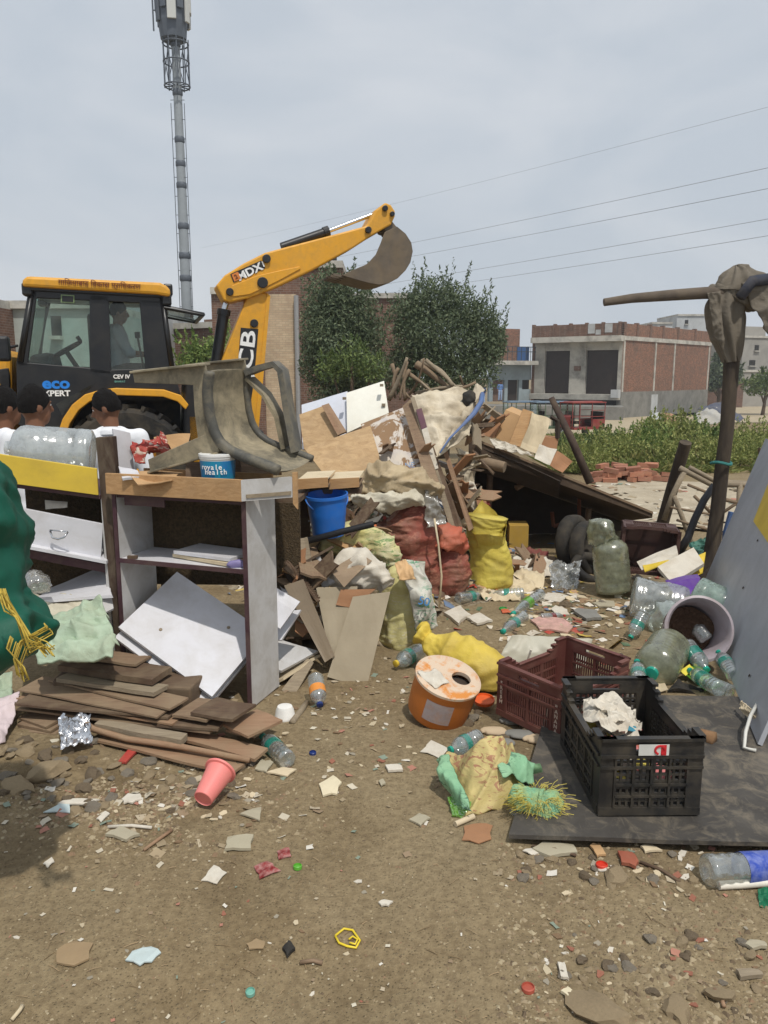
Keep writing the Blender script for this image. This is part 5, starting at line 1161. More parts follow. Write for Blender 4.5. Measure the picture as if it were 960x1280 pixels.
for k in range(15):
    ox = random.uniform(-7, 7); pts = [(0 + ox, 736), (8 + ox*.6, 750 + k), (22 + ox*.4, 772), (36 + ox*.4, 792 + k*2), (52 + ox, 806 + random.uniform(-4, 6)), (62 + ox, 814 + random.uniform(-8, 8))]
    m = MB(); m.tube([P(x, y, Yf + random.uniform(-.03, .03)) for x, y in pts], .0016, 5); part(m, 'twine', M_straw, gt, smooth=True)
for k in range(8):
    ox = random.uniform(-5, 5); m = MB(); m.tube([P(x + ox, y + ox, Yf + random.uniform(-.02, .02)) for x, y in [(18, 800), (13, 815), (26, 830), (32, 845), (26, 848), (22, 828), (30, 806), (48, 796), (62, 788), (60, 784)]], .0016, 5); part(m, 'twine', M_straw, gt, smooth=True)
m = MB(); m.tube([(-1.56, 2.3, 0), (-1.52, 2.25, .5), (-1.5, 2.2, .9)], .05, 8, wob=.2); part(m, 'support_post', M_post, gt)
m = MB(); m.tube([(-1.95, 2.4, 0), (-1.9, 2.2, .9)], .05, 8, wob=.2); part(m, 'support_post', M_post, gt)
m = MB(); m.loft([(P(-40, 880, 2.6), .02, .02), (P(-20, 880, 2.6), .09, .05), (P(2, 882, 2.62), .07, .05), (P(16, 876, 2.6), .015, .02)], 28, 20, .02, 12, 3); 
single(soft_sheet([GT(-30, 868) + Vector((0, 0, .16)), GT(18, 870) + Vector((0, 0, .14)), GT(16, 905) + Vector((0, 0, .06)), GT(-30, 915) + Vector((0, 0, .03))], .018, 10, 8), 'cloth_scrap', M_sage, 'pale green cloth corner below the dark tarp at the left edge', 'cloth', smooth=True)
single(soft_sheet([GT(-20, 900) + Vector((0, 0, .10)), GT(28, 892) + Vector((0, 0, .12)), GT(8, 930) + Vector((0, 0, .02)), GT(-20, 938) + Vector((0, 0, .02))], .014, 12, 9), 'cloth_scrap', MAT('pinkish_cloth', (206, 190, 192), .8, .06, 6, .2), 'pinkish white cloth scrap at the left edge above the rubble', 'cloth', smooth=True)
brd([(-10, 932), (22, 932), (20, 940), (-10, 940)], [3.27, 3.27, 3.2, 3.2], .012, M_lam, 'laminate_strip', 'short white strip lying at the left edge on the rubble', 'board', 17)
q = [GT(75, 924) + Vector((0, 0, .10)), GT(112, 914) + Vector((0, 0, .10)), GT(116, 938) + Vector((0, 0, .05)), GT(76, 946) + Vector((0, 0, .03))]
single(soft_sheet(q, .016, 26, 4, 22, 22, .002), 'foil_sheet', M_foil, 'crumpled silver foil in front of the plank pile', 'foil')
# ================================================================== the rubbish heap
def heap_h(x, y):
    h = .92*math.exp(-((x + .15)/.85)**2 - ((y - 7.0)/.85)**2)
    h = max(h, .60*math.exp(-((x + .42)/.42)**4 - ((y - 5.15)/.50)**4), .52*math.exp(-((x - .35)/.5)**2 - ((y - 6.3)/.55)**2), .5*math.exp(-((x+.15)/.45)**2 - ((y-5.75)/.5)**2))
    return h
t = NT('heap_soil'); v = t.map(); 
t.pbr(t.mix(t.ramp(t.noise(v, 24, 4, .7), [(.45, (0,0,0)), (.6, (.6,)*3)]), t.ramp(t.noise(v, 7, 5, .7), [(.3, lin((62, 52, 42))), (.5, lin((112, 96, 76))), (.7, lin((150, 134, 110)))]), lin((186, 174, 150))), .95, 0, t.bump(t.noise(v, 30, 5, .7), .9, .03), .15); M_heap = t.m
mb = MB()
def hf(u, v_):
    x = -1.6 + 4.2*u; y = 4.55 + 4.3*v_; h = heap_h(x, y)
    return Vector((x, y, zg(x, y) - .03 + h*(1 + .22*noise.noise((x*4, y*4, 2))) + .03*h*noise.noise((x*14, y*14, 3))))
mb.grid(hf, 110, 110)
tag(put(mb.mesh('rubbish_heap'), 'rubbish_heap', M_heap, smooth=True), 'mound of soil and crushed rubbish under the boards and sacks', 'rubbish', kind='stuff')
# litter: countless small scraps over the mound (colour by piece)
t = NT('litter'); g_ = t.n('ShaderNodeNewGeometry')
pal = [(206, 196, 178), (120, 96, 72), (92, 72, 58), (196, 186, 170), (168, 60, 48), (150, 130, 104), (222, 216, 206), (196, 168, 80), (84, 110, 84), (140, 112, 84), (214, 206, 192), (96, 120, 150), (182, 160, 128), (70, 60, 54), (176, 140, 104)]
t.pbr(t.mix(t.ramp(t.noise(t.map(), 20, 4, .6), [(.4, (0,0,0)), (.8, (.5,)*3)]), t.ramp(g_.outputs['Random Per Island'], [(i/len(pal), lin(c)) for i, c in enumerate(pal)], 'CONSTANT'), DUST), .75); M_litter = t.m
def litter(n, sampler, smin, smax, name, label, curl=.35, mat=None):
    V = []; Fq = []
    for _ in range(n):
        p, nr = sampler(); s_ = random.uniform(smin, smax); an = random.uniform(0, 6.28)
        zx = Vector((math.cos(an), math.sin(an), 0)); nr = (nr + Vector((random.uniform(-1, 1), random.uniform(-1, 1), random.uniform(0, .6)))*curl).normalized()
        a_ = (zx - nr*zx.dot(nr)).normalized(); b_ = nr.cross(a_); k = len(V); asp = random.choice((.3, .5, .8, 1, 1))
        for (i, j, h) in ((-1, -1, 0), (0, -.9, .25), (1, -1, 0), (-1, 1, 0), (0, .9, .3), (1, 1, 0)):
            V.append(p + a_*(i*s_*random.uniform(.8, 1.1)) + b_*(j*s_*asp*random.uniform(.7, 1.1)) + nr*(h*s_*.6*random.uniform(-1, 1) + .004))
        Fq += [(k, k+1, k+4, k+3), (k+1, k+2, k+5, k+4)]
    m = MB(); m.v = V; m.f = Fq
    return tag(put(m.mesh(name), name, mat or M_litter, fix=False), label, 'litter', kind='stuff')
def heap_sample():
    while True:
        x = random.uniform(-1.2, 1.5); y = random.uniform(4.6, 8); 
        if heap_h(x, y) > .05 or random.random() < .12: break
    e = .03; u, v_ = (x + 1.6)/4.2, (y - 4.55)/4.3; p = hf(u, v_); px_ = hf(u + e/4.2, v_); py_ = hf(u, v_ + e/4.3)
    return p, (px_ - p).cross(py_ - p).normalized()
litter(2600, heap_sample, .015, .055, 'heap_litter', 'countless small scraps of paper, plastic and wood over the heap', .7)
litter(240, heap_sample, .05, .12, 'heap_litter', 'larger torn sheets and bags lying over the heap', .9)
# ---- boards on the heap
M_wbr = MAT('white_board_bright', (226, 224, 212), .5, .04, 5, .2, (180, 168, 140), 6, .05, 40)
M_bwb = MAT('bluish_white_board', (206, 210, 220), .5, .04, 5, .2, (160, 150, 140), 6, .05, 40)
t = NT('torn_poster_board'); v = t.map()
f = t.ramp(t.noise(v, 4.2, 5, .65, .9), [(.47, (0,0,0)), (.50, (1,1,1))]); t.pbr(t.mix(f, lin((140, 112, 84)), t.mix(t.ramp(t.noise(v, 9, 4, .6), [(.4, (0,0,0)), (.7, (1,1,1))]), lin((206, 196, 182)), lin((186, 180, 178)))), .85, 0, t.bump(f, .3, .004)); M_torn = t.m
b_ = brd([(377, 506), (434, 489), (437, 541), (378, 562)], [6.75, 6.7, 6.45, 6.5], .018, M_bwb, 'laminate_board', 'bluish white board at the left top of the heap', 'board', 20)
wb_ = thing('laminate_board', 'bright white door board with dark hinge marks on top of the heap', 'board', P(458, 530, 6.55))
m = MB(); m.board(Q([(433, 491), (480, 476), (486, 516), (434, 541)], [6.6, 6.65, 6.45, 6.4]), .018, .001, 4, 21); part(m, 'board_leaf', M_wbr, wb_)
for (x, y) in ((477, 481.5), (479.5, 506), (430.5, 498), (456, 527)):
    c = P(x, y, 6.5); m = MB(); m.box(c, (.03, .05, .022)); part(m, 'hinge', M_grey, wb_)
brd([(374, 518), (404, 507), (425, 546), (380, 562)], [6.4, 6.4, 6.2, 6.2], .012, M_ply, 'plywood_board', 'plywood square below the bluish white board', 'board', 22)
brd([(402, 507), (411, 504), (433, 539), (422, 544)], [6.33, 6.33, 6.15, 6.15], .02, M_rust, 'wood_batten', 'orange brown batten across the white and plywood boards', 'batten', 23)
brd([(380, 560), (463, 532), (479, 586), (412, 602)], [6.05, 6.1, 5.75, 5.7], .012, M_ply, 'plywood_board', 'large bare plywood sheet in the middle of the heap', 'board', 24)
tp_ = thing('poster_board', 'brown board with torn white poster beside the plywood sheet', 'board', P(490, 560, 6.0))
m = MB(); m.board(Q([(451, 530), (507, 508), (533, 612), (470, 602)], [6.15, 6.2, 5.75, 5.75]), .012, .002, 6, 25); part(m, 'board_leaf', M_torn, tp_)
c = P(512, 581, 5.80); text('NE', 'poster_letters', .06, FLAT('faded_blue', (130, 156, 190), .7), tp_, basis(c - tp_.location + Vector((0, -.04, .0)), (1, 0, .1), (0, .35, 1)), ext=.001)
brd([(503, 508), (513, 499), (549, 604), (532, 600)], [6.1, 6.1, 5.68, 5.68], .02, M_brwn, 'wood_plank', 'wide brown plank leaning right of the torn poster board', 'plank', 26)
ls = thing('wood_lath', 'long white-edged lath leaning down the heap to the red sacks', 'lath', P(567, 662, 5.6))
m = MB(); m.board(Q([(513, 497), (518, 496), (571, 662), (564, 666)], [6.05, 6.05, 5.58, 5.58]), .02, .001, 4, 27); part(m, 'lath', M_grey, ls)
m = MB(); m.board(Q([(520, 512), (527, 510), (534, 534), (527, 537)], [5.98, 5.98, 5.92, 5.92]), .012, .001, 3, 27); part(m, 'maroon_paint', MAT('maroon_paint', (98, 62, 80), .7), ls)
m = MB(); m.board(Q([(527, 537), (534, 534), (548, 585), (541, 588)], [5.92, 5.92, 5.78, 5.78]), .012, .001, 3, 27); part(m, 'white_paint', M_paper, ls)
brd([(536, 560), (542, 558), (580, 664), (573, 668)], [5.9, 5.9, 5.55, 5.55], .02, M_brwd, 'wood_lath', 'dark brown lath parallel to the white-edged one', 'lath', 28)
brd([(553, 562), (558, 560), (592, 660), (586, 664)], [6.0, 6.0, 5.75, 5.75], .02, M_rust, 'wood_lath', 'reddish lath right of the two leaning laths', 'lath', 29)
# draped cream sheet with blue hem
M_crm = SACK('cream_sheet', (210, 199, 178), (182, 167, 140), dirt=.9)
ds = thing('draped_sheet', 'dirty cream sheet with blue hem draped over the heap top', 'sheet', P(556, 540, 6.5))
m = MB(); q = Q([(513, 495), (598, 486), (600, 508), (560, 566)], [6.35, 6.6, 6.4, 5.95]); q = [q[0], q[1], Q([(586, 545)], [6.0])[0], Q([(546, 572)], [5.85])[0]]
m = soft_sheet(q, .026, 6, 4, 50, 50, .008, .06); part(m, 'sheet', M_crm, ds, smooth=True)
m = soft_sheet(Q([(596, 486), (606, 488), (560, 560), (548, 572)], [6.55, 6.5, 5.85, 5.8]), .035, 7, 7, 20, 34, .006, .03); part(m, 'sheet_edge', M_crm, ds, smooth=True)
m = MB(); m.tube(Q([(603, 492), (601, 503), (592, 517), (578, 532), (562, 548), (550, 566)], [6.42, 6.3, 6.15, 5.98, 5.86, 5.74]), [.018, .022, .02, .012, .008, .006], 8, wob=.4); part(m, 'blue_hem', MAT('blue_hem', (84, 108, 152), .7, .1, 9, .3), ds, smooth=True)
m = MB(); m.loft([(P(585, 508, 6.3), .01, .01), (P(584, 502, 6.3), .04, .03), (P(588, 494, 6.32), .05, .03), (P(590, 490, 6.35), .01, .01)], 20, 16, .012, 20, 3); single(m, 'rubber_scrap', M_rub, 'dark rubber scrap on the top corner of the cream sheet', 'scrap', smooth=True)
# sticks behind the sheet
M_stick = MAT('dry_branch', (128, 110, 90), .95, .2, 14, .2, None, 6, .5, 50)
ST = [((486, 500), (509, 447), .022, 'upright grey stick at the left of the branch pile'), ((502, 462), (543, 492), .020, 'pinkish stick slanting right across the branch pile'), ((520, 455), (560, 484), .034, 'thickest pale branch of the pile'), ((527, 452), (566, 482), .028, 'second pale branch beside the thickest one'), ((512, 462), (500, 500), .016, 'thin stick leaning left in the branch pile'),
      ((498, 460), (494, 498), .016, 'dark twig standing beside the upright grey stick'), ((516, 470), (540, 490), .014, 'thin twig low in the branch pile'), ((505, 500), (530, 448), .014, 'thin twig crossing the pale branches'), ((548, 484), (595, 478), .018, 'thin red brown stick lying flat along the sheet top'), ((520, 492), (578, 483), .02, 'grey stick lying along the top of the cream sheet'), ((578, 484), (575, 470), .012, 'short forked twig standing on the sheet top'),
      ((490, 455), (512, 498), .018, 'reddish stick crossing behind the upright grey stick'), ((532, 450), (572, 486), .018, 'slender branch behind the pale ones'), ((508, 452), (506, 498), .02, 'dark branch in the middle of the pile')]
for i, (a, b, r_, lb) in enumerate(ST):
    A, B = P(*a, 6.75 + .05*(i % 4)), P(*b, 6.65 + .06*(i % 3)); m = MB(); k = 8; off = Vector((random.uniform(-.03, .03), 0, random.uniform(-.03, .03)))
    m.tube([A.lerp(B, j/k) + off*math.sin(math.pi*j/k) for j in range(k+1)], [r_*(1 - .4*j/k) for j in range(k+1)], 7, wob=.35, seed=i); single(m, 'dry_stick', M_stick if i % 3 else M_grey, lb, 'stick', 'sticks on top of the heap', smooth=True)
# ---- collapsed roof board and dark hollow beneath
M_roofp = MAT('old_dark_board', (78, 64, 52), .9, .2, 8, .35, (130, 114, 92), 5, .5, 40)
M_drk = MAT('shade_and_dark_parts', (62, 53, 46), .95, .25, 5, .2, (70, 60, 52), 3, .5, 20)  # hollow and drum-hole shade put into the colour; also plain dark parts
rf0, rf1 = P(586, 545, 7.0), P(816, 640, 7.3); back = Vector((.2, 1.6, -.34))
cr_ = thing('collapsed_hut', 'collapsed hut with dark sloping roof board open toward the viewer', 'hut', (P(700, 700, 7.6).x, 7.7, 0))
m = MB(); m.prism([rf0, rf1, rf1 + Vector((0, 0, -.06)), rf0 + Vector((0, 0, -.14))], back); part(m, 'roof_board', M_roofp, cr_, bevel=.004)
m = MB(); a0, a1 = rf0 + Vector((0, -.012, .004)), rf1 + Vector((0, -.012, .004)); m.prism([a0, a1, a1 + Vector((0, 0, -.022)), a0 + Vector((0, 0, -.022))], (0, .012, 0)); part(m, 'roof_batten', M_brwn, cr_)
def gz(p, z=-.08): return Vector((p.x, p.y, z))
bk0, bk1 = rf0 + back*.8 + Vector((0, 0, -.16)), rf1 + back*.8 + Vector((0, 0, -.08))
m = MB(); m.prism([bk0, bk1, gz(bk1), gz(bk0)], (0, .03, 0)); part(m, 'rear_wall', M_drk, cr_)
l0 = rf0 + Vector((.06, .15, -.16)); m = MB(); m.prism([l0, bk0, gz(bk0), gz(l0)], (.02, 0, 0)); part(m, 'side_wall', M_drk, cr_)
for (px, Y, lb) in ((735, 7.5, 'prop'), (610, 7.4, 'prop'), (790, 7.6, 'prop')):
    q = P(px, 600, Y); fr_ = (q.x - rf0.x)/(rf1.x - rf0.x); zt_ = rf0.z + (rf1.z - rf0.z)*fr_ - .14 - (Y-7)*.2; m = MB(); m.tube([(q.x, Y, -.05), (q.x + .02, Y, zt_)], .03, 7, wob=.2); part(m, 'prop', M_brwd, cr_)
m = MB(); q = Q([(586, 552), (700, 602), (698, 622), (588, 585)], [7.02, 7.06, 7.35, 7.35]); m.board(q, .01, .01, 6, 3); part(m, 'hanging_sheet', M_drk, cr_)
# things inside
fr_ = thing('brown_frame', 'reddish brown wooden frame standing in the dark hollow', 'frame', P(712, 655, 7.9))
for (a, b) in (((692, 658), (724, 648)), ((724, 648), (724, 608)), ((690, 640), (692, 658))): m = MB(); m.tube([P(*a, 7.9), P(*b, 7.9)], .02, 4); part(m, 'frame_bar', WOOD('red_bar', (110, 66, 50), (130, 80, 60)), fr_)
def carton(q, dep, mat, name, label, cat='carton', flap=None):
    m = MB(); m.prism(q, dep); return single(m, name, mat, label, cat, bevel=.003)
carton(Q([(637, 657), (661, 657), (660, 688), (636, 686)], 7.2), Vector((.02, .25, 0)), MAT('yellow_carton', (176, 142, 62), .85, .1, 8, .4), 'yellow_carton', 'dull yellow carton inside the dark hollow beside the yellow bag')
def tyre(label, c, ax, r, w_, grp):
    fr = frame_from(ax); rt = thing('tyre', label, 'tyre', c, grp, rot=fr.to_euler()); m = MB()
    m.lathe([(r*.62, -w_*.35), (r*.75, -w_*.5), (r*.93, -w_*.48), (r, -w_*.3), (r*1.01, 0), (r, w_*.3), (r*.93, w_*.48), (r*.75, w_*.5), (r*.62, w_*.35), (r*.60, 0), (r*.62, -w_*.35)], 40, None, False, False); lpart(m, 'tyre_body', M_rub, rt, smooth=True); return rt
tyre('left worn tyre leaning at the mouth of the dark hollow', P(718, 680, 6.7), (.75, -.62, .15), .26, .13, 'worn tyres'); tyre('right worn tyre leaning against the other tyre', P(736, 686, 6.5), (.7, -.68, .2), .24, .12, 'worn tyres')
tyre('small dark tyre lying behind the upright jug', P(738, 712, 6.25), (.2, -.5, .8), .17, .10, 'worn tyres')
m = MB(); m.tube(Q([(560, 588), (600, 577), (631, 584)], [6.6, 6.4, 6.3]), [.045, .05, .045], 9, wob=.15); single(m, 'log_piece', M_stick, 'sawn pale log sticking out beneath the dark roof board', 'log', smooth=True, angle=50)
m = MB(); m.tube(Q([(645, 610), (672, 594)], [7.5, 7.6]), .03, 6); single(m, 'wood_stick', M_brwn, 'short stick glinting inside the dark hollow', 'stick')
# cartons on the roof
RB = [([(601, 543), (614, 519), (628, 527), (617, 548)], (.1, .25, .02), M_cardb, 'leftmost brown carton standing on the collapsed roof'), ([(616, 546), (632, 512), (654, 521), (638, 556)], (.1, .25, .02), M_card, 'large open brown carton on the collapsed roof'),
      ([(674, 545), (698, 548), (695, 566), (670, 562)], (.05, .2, 0), M_cardb, 'low brown carton behind the white papers on the roof')]
for i, (q, dp, mt, lb) in enumerate(RB): carton(Q(q, [7.35, 7.4, 7.35, 7.3]), Vector(dp), mt, 'carton', lb)
brd([(654, 511), (667, 515), (652, 559), (636, 555)], [7.25, 7.25, 7.12, 7.12], .02, M_pine, 'wood_plank', 'pale short plank standing among the cartons on the roof', 'plank', 30)
brd([(666, 515), (688, 524), (673, 568), (651, 559)], [7.22, 7.25, 7.1, 7.1], .012, M_papb, 'card_sheet', 'curved beige card sheet right of the pale plank', 'card', 31, .03)
brd([(674, 556), (696, 562), (687, 582), (668, 573)], [7.12, 7.12, 7.02, 7.02], .003, M_paper, 'paper_sheet', 'white paper sheet on the slope of the collapsed roof', 'paper', 32, .01)
brd([(697, 563), (716, 577), (703, 591), (686, 581)], [7.15, 7.15, 7.03, 7.03], .006, M_cardb, 'cardboard_flap', 'brown cardboard flap below the white paper sheet', 'cardboard', 33, .01)
m = MB(); m.tube(Q([(688, 521), (697, 526), (697, 548)], 7.4), .025, 6); single(m, 'bent_bar', M_drk, 'black bent bar behind the roof cartons', 'bar')
single(soft_sheet(Q([(612, 548), (640, 556), (668, 570), (620, 560)], [7.1, 7.05, 7.0, 7.0]), .012, 12, 3, 16, 12), 'paper_strip', M_paper, 'crumpled white paper strip along the roof edge', 'paper')
brd([(600, 508), (606, 505), (632, 524), (627, 530)], [6.9, 6.9, 7.3, 7.3], .03, M_grey, 'wood_batten', 'pale batten from the cream sheet to the cartons', 'batten', 34)
brd([(588, 520), (600, 518), (606, 545), (592, 546)], [7.2, 7.2, 7.1, 7.1], .03, M_rust, 'wood_board', 'dark reddish board end behind the cream sheet', 'board', 35)
m = MB(); A, B = P(689, 497, 8.2), P(738, 604, 8.0); m.tube([A, A.lerp(B, .5) + Vector((.01, 0, 0)), B], [.034, .04, .045], 8, wob=.15); single(m, 'leaning_pole', MAT('dark_pole', (66, 52, 46), .85, .2, 10, .3), 'dark pole leaning over the collapsed roof toward the rickshaws', 'pole', smooth=True)
# ---- sacks
def gpt(px, py): p = GT(px, py); return p
M_reds = SACK('red_mesh_sack', (148, 80, 66), (122, 62, 52), dirt=.7, wv=260, pr=(168, 108, 88))
M_reds2 = SACK('orange_red_sack', (190, 104, 78), (160, 82, 64), dirt=.4, wv=260)
M_yels = SACK('yellow_sack', (212, 196, 92), (192, 172, 72), dirt=.4)
M_ygs = SACK('yellow_green_sack', (208, 200, 142), (184, 176, 118), dirt=.5, pr=(206, 200, 170))
M_whs = SACK('white_print_sack', (206, 204, 194), (186, 182, 168), dirt=.35, pr=(70, 140, 104), prsc=9)
def upright(pts, Y, seed, amp=.018, freq=8, n=48, m_=48, ryf=.85, zmin=None, aniso=1.0, back=.0, hf=0):
    mb = MB(); L_ = []
    for (px, py, hw) in pts:
        c = P(px, py, Y); c.y += back; L_.append((c, hw*Y/955, hw*Y/955*ryf))
    mb.loft(L_, n + 16, m_ + 20, amp, freq, seed, zmin, None, aniso, hf=hf); return mb
sk = thing('mesh_sack', 'big dark red mesh sack bulging full, left of the orange one', 'sack', gpt(512, 742), 'full sacks')
part(upright([(515, 748, 6), (514, 742, 36), (514, 715, 40), (510, 690, 41), (508, 662, 40), (505, 645, 34), (500, 638, 20), (498, 636, 5)], 5.62, 2, .020, 7, aniso=1.8, hf=.022), 'sack_body', M_reds, sk, smooth=True)
m = MB(); m.tube(Q([(543, 648), (548, 680), (552, 720), (549, 760)], [5.35, 5.32, 5.3, 5.3]), .008, 6, wob=.2); part(m, 'tie_rope', M_papb, sk, smooth=True)
sk = thing('mesh_sack', 'smaller red sack with orange knotted top beside the yellow bag', 'sack', gpt(560, 740), 'full sacks')
part(upright([(562, 744, 5), (562, 738, 20), (562, 716, 25), (562, 698, 22), (561, 688, 14), (561, 684, 8)], 5.62, 5, .014, 8, aniso=1.4, hf=.014), 'sack_body', M_reds, sk, smooth=True)
m = MB(); m.loft([(P(536, 672, 5.6), .01, .01), (P(543, 675, 5.58), .07, .06), (P(560, 672, 5.55), .085, .08), (P(576, 680, 5.6), .07, .06), (P(586, 684, 5.62), .012, .012)], 40, 40, .03, 11, 6, aniso=1.5); part(m, 'knotted_top', M_reds2, sk, smooth=True)
sk = thing('yellow_bag', 'tall yellow woven bag standing open-topped by the dark hollow', 'bag', gpt(612, 732), 'full sacks')
mb = upright([(614, 736, 8), (613, 732, 25), (614, 715, 26.5), (612, 695, 25), (609, 675, 23), (607, 660, 23), (609, 645, 24)], 5.85, 8, .010, 8, aniso=1.2, hf=.010)
part(mb, 'bag_body', M_yels, sk, smooth=True)
# open pointed mouth
M_yelt = M_yels
ring = [(586, 662, 5.85), (590, 640, 5.95), (602, 625, 6.0), (614, 636, 5.95), (630, 652, 5.85), (632, 656, 5.75), (628, 672, 5.70), (610, 668, 5.64), (592, 668, 5.70)]
tops = [P(*r_) for r_ in ring]; lowr_ = []
for (px, py, Y) in ring:
    an = math.atan2(Y - 5.85, (px - 609)/165.0); c = P(609, 682, 5.85); lowr_.append(c + Vector((.135*math.cos(an), .11*math.sin(an), 0)))
m = MB(); k = len(ring); vs = []; fs = []
NR = 12; KK = k*5
for j in range(NR + 1):
    for i in range(KK):
        x = i/5; i0 = int(x) % k; f = x - int(x); tpt = tops[i0].lerp(tops[(i0+1) % k], f); lpt = lowr_[i0].lerp(lowr_[(i0+1) % k], f)
        p = lpt.lerp(tpt, j/NR); vs.append(p + Vector((1, -1, .3))*(.010*(1 - 2.5*abs(noise.noise(p*13)))))
for j in range(NR):
    for i in range(KK): i2 = (i+1) % KK; fs.append((j*KK+i, j*KK+i2, (j+1)*KK+i2, (j+1)*KK+i))
m.add(vs, fs); part(m, 'bag_mouth', M_yelt, sk, smooth=True)
sk = thing('woven_sack', 'yellow green woven sack with white printed flap in front of the red sacks', 'sack', gpt(505, 806), 'full sacks')
part(upright([(503, 812, 5), (502, 806, 26), (503, 785, 30), (502, 760, 29), (500, 735, 24), (503, 715, 16), (506, 704, 5)], 4.62, 11, .018, 8, ryf=.9, aniso=.6, hf=.012), 'sack_body', M_ygs, sk, smooth=True)
m = soft_sheet(Q([(500, 700), (530, 702), (549, 782), (524, 800)], [4.5, 4.55, 4.45, 4.36]), .024, 8, 4, 30, 34, .008, .07); part(m, 'printed_flap', M_whs, sk, smooth=True)
m = soft_sheet(Q([(494, 704), (508, 698), (520, 724), (498, 726)], [4.42, 4.45, 4.38, 4.36]), .014, 12, 5, 18, 18); part(m, 'torn_corner', MAT('beige_liner', (204, 166, 120), .7), sk, smooth=True)
c = P(530, 752, 4.33); text('50', 'flap_print', .07, FLAT('print_blue', (60, 130, 190), .7), sk, basis(c - sk.location, (.95, .1, -.25), (.1, .2, 1)), ext=.001)
# bundle of sacking over the red sack
M_beig = SACK('beige_sacking', (186, 168, 136), (156, 138, 108), dirt=.45)
m = MB(); m.loft([(P(446, 604, 5.7), .02, .02), (P(460, 604, 5.65), .09, .09), (P(490, 600, 5.6), .125, .14), (P(520, 606, 5.58), .11, .13), (P(543, 614, 5.6), .07, .09), (P(552, 622, 5.6), .01, .01)], 64, 60, .04, 9, 14, aniso=1.5); single(m, 'sacking_bundle', M_beig, 'crumpled beige sacking heaped above the red sacks', 'sacking', smooth=True)
m = MB(); m.loft([(P(440, 622, 5.55), .015, .015), (P(455, 624, 5.5), .05, .06), (P(485, 626, 5.45), .07, .08), (P(515, 624, 5.45), .065, .07), (P(530, 632, 5.45), .012, .012)], 56, 50, .028, 10, 15, aniso=1.8); single(m, 'sacking_bundle', M_crs, 'cream sacking roll lying just over the dark red sack', 'sacking', smooth=True)
m = soft_sheet(Q([(528, 612), (548, 616), (556, 655), (535, 660)], [5.5, 5.55, 5.45, 5.4]), .03, 10, 9, 26, 26, .006, .05); single(m, 'plastic_sheet', FILM('grey_film', (190, 186, 176), .6, .25), 'greyish plastic sheet hanging right of the sacking bundle', 'plastic sheet', smooth=True)
m = soft_sheet(Q([(558, 592), (590, 584), (600, 650), (570, 655)], [6.3, 6.35, 6.25, 6.2]), .03, 9, 21, 34, 34, .006, .05); single(m, 'rag_tangle', M_paper, 'tangle of white rags between the laths and the yellow bag', 'rags', smooth=True)
m = soft_sheet(Q([(575, 560), (598, 572), (590, 615), (566, 600)], [6.4, 6.4, 6.3, 6.3]), .03, 10, 22, 26, 26, .006, .05); single(m, 'rag_tangle', M_crm, 'cream rags hanging below the draped sheet', 'rags', smooth=True)
m = soft_sheet(Q([(590, 618), (614, 616), (612, 640), (594, 645)], [6.5, 6.5, 6.4, 6.4]), .03, 14, 23, 16, 16); single(m, 'red_rag', MAT('deep_red_rag', (128, 34, 30), .8, .2), 'dark red rag behind the tip of the yellow bag', 'rag', smooth=True)
# left foot of the heap: litter bags, planks, cardboard
m = MB(); m.loft([(P(398, 690, 4.9), .01, .01), (P(415, 682, 4.88), .08, .07), (P(440, 676, 4.85), .11, .09), (P(470, 684, 4.85), .10, .08), (P(492, 700, 4.8), .05, .05), (P(500, 708, 4.8), .01, .01)], 52, 46, .03, 10, 17, aniso=1.4); single(m, 'litter_bag', SACK('pale_yellow_bag', (214, 204, 130), (196, 190, 160), dirt=.35, pr=(90, 130, 70), prsc=10), 'pale yellow printed bag lying over litter by the blue bucket', 'bag', smooth=True)
m = MB(); m.loft([(P(396, 728, 4.5), .01, .01), (P(412, 718, 4.48), .07, .05), (P(438, 712, 4.45), .10, .08), (P(465, 716, 4.45), .09, .07), (P(484, 726, 4.45), .05, .04), (P(490, 732, 4.45), .01, .01)], 52, 46, .03, 11, 18, aniso=1.3); single(m, 'crumpled_paper_bag', M_paper, 'crumpled white paper bag above the grey cardboard sheets', 'paper bag', smooth=True)
brd([(412, 712), (448, 692), (465, 700), (430, 734)], [4.36, 4.42, 4.38, 4.3], .006, MAT('brown_card_dull', (150, 130, 108), .9, .1, 6, .3), 'cardboard_piece', 'dull brown card resting on the crumpled white bag', 'cardboard', 40, .012)
M_gcard = MAT('grey_cardboard', (156, 144, 122), .8, .08, 5, .4, (128, 116, 96), 4, .1, 40)
brd([(395, 734), (447, 733), (430, 822), (413, 824)], [4.35, 4.35, 4.12, 4.12], .006, M_gcard, 'cardboard_sheet', 'tapered grey cardboard sheet leaning at the back', 'cardboard', 41, .006)
brd([(441, 746), (488, 739), (458, 861), (409, 846)], [4.28, 4.3, 4.02, 4.04], .006, M_gcard, 'cardboard_sheet', 'large grey cardboard sheet leaning in front on the dirt', 'cardboard', 42, .008)
brd([(426, 737), (470, 736), (440, 760), (420, 756)], [4.32, 4.32, 4.28, 4.28], .005, M_cardb, 'cardboard_piece', 'dark card strip behind the large grey cardboard', 'cardboard', 43)
brd([(370, 674), (384, 671), (396, 738), (384, 742)], [4.6, 4.6, 4.35, 4.35], .02, M_grey, 'wood_plank', 'pale grey plank standing left of the yellow printed bag', 'plank', 44)
brd([(388, 697), (399, 693), (413, 730), (403, 735)], [4.55, 4.55, 4.4, 4.4], .02, M_lamd, 'laminate_strip', 'small white block leaning right of the pale plank', 'board', 45)
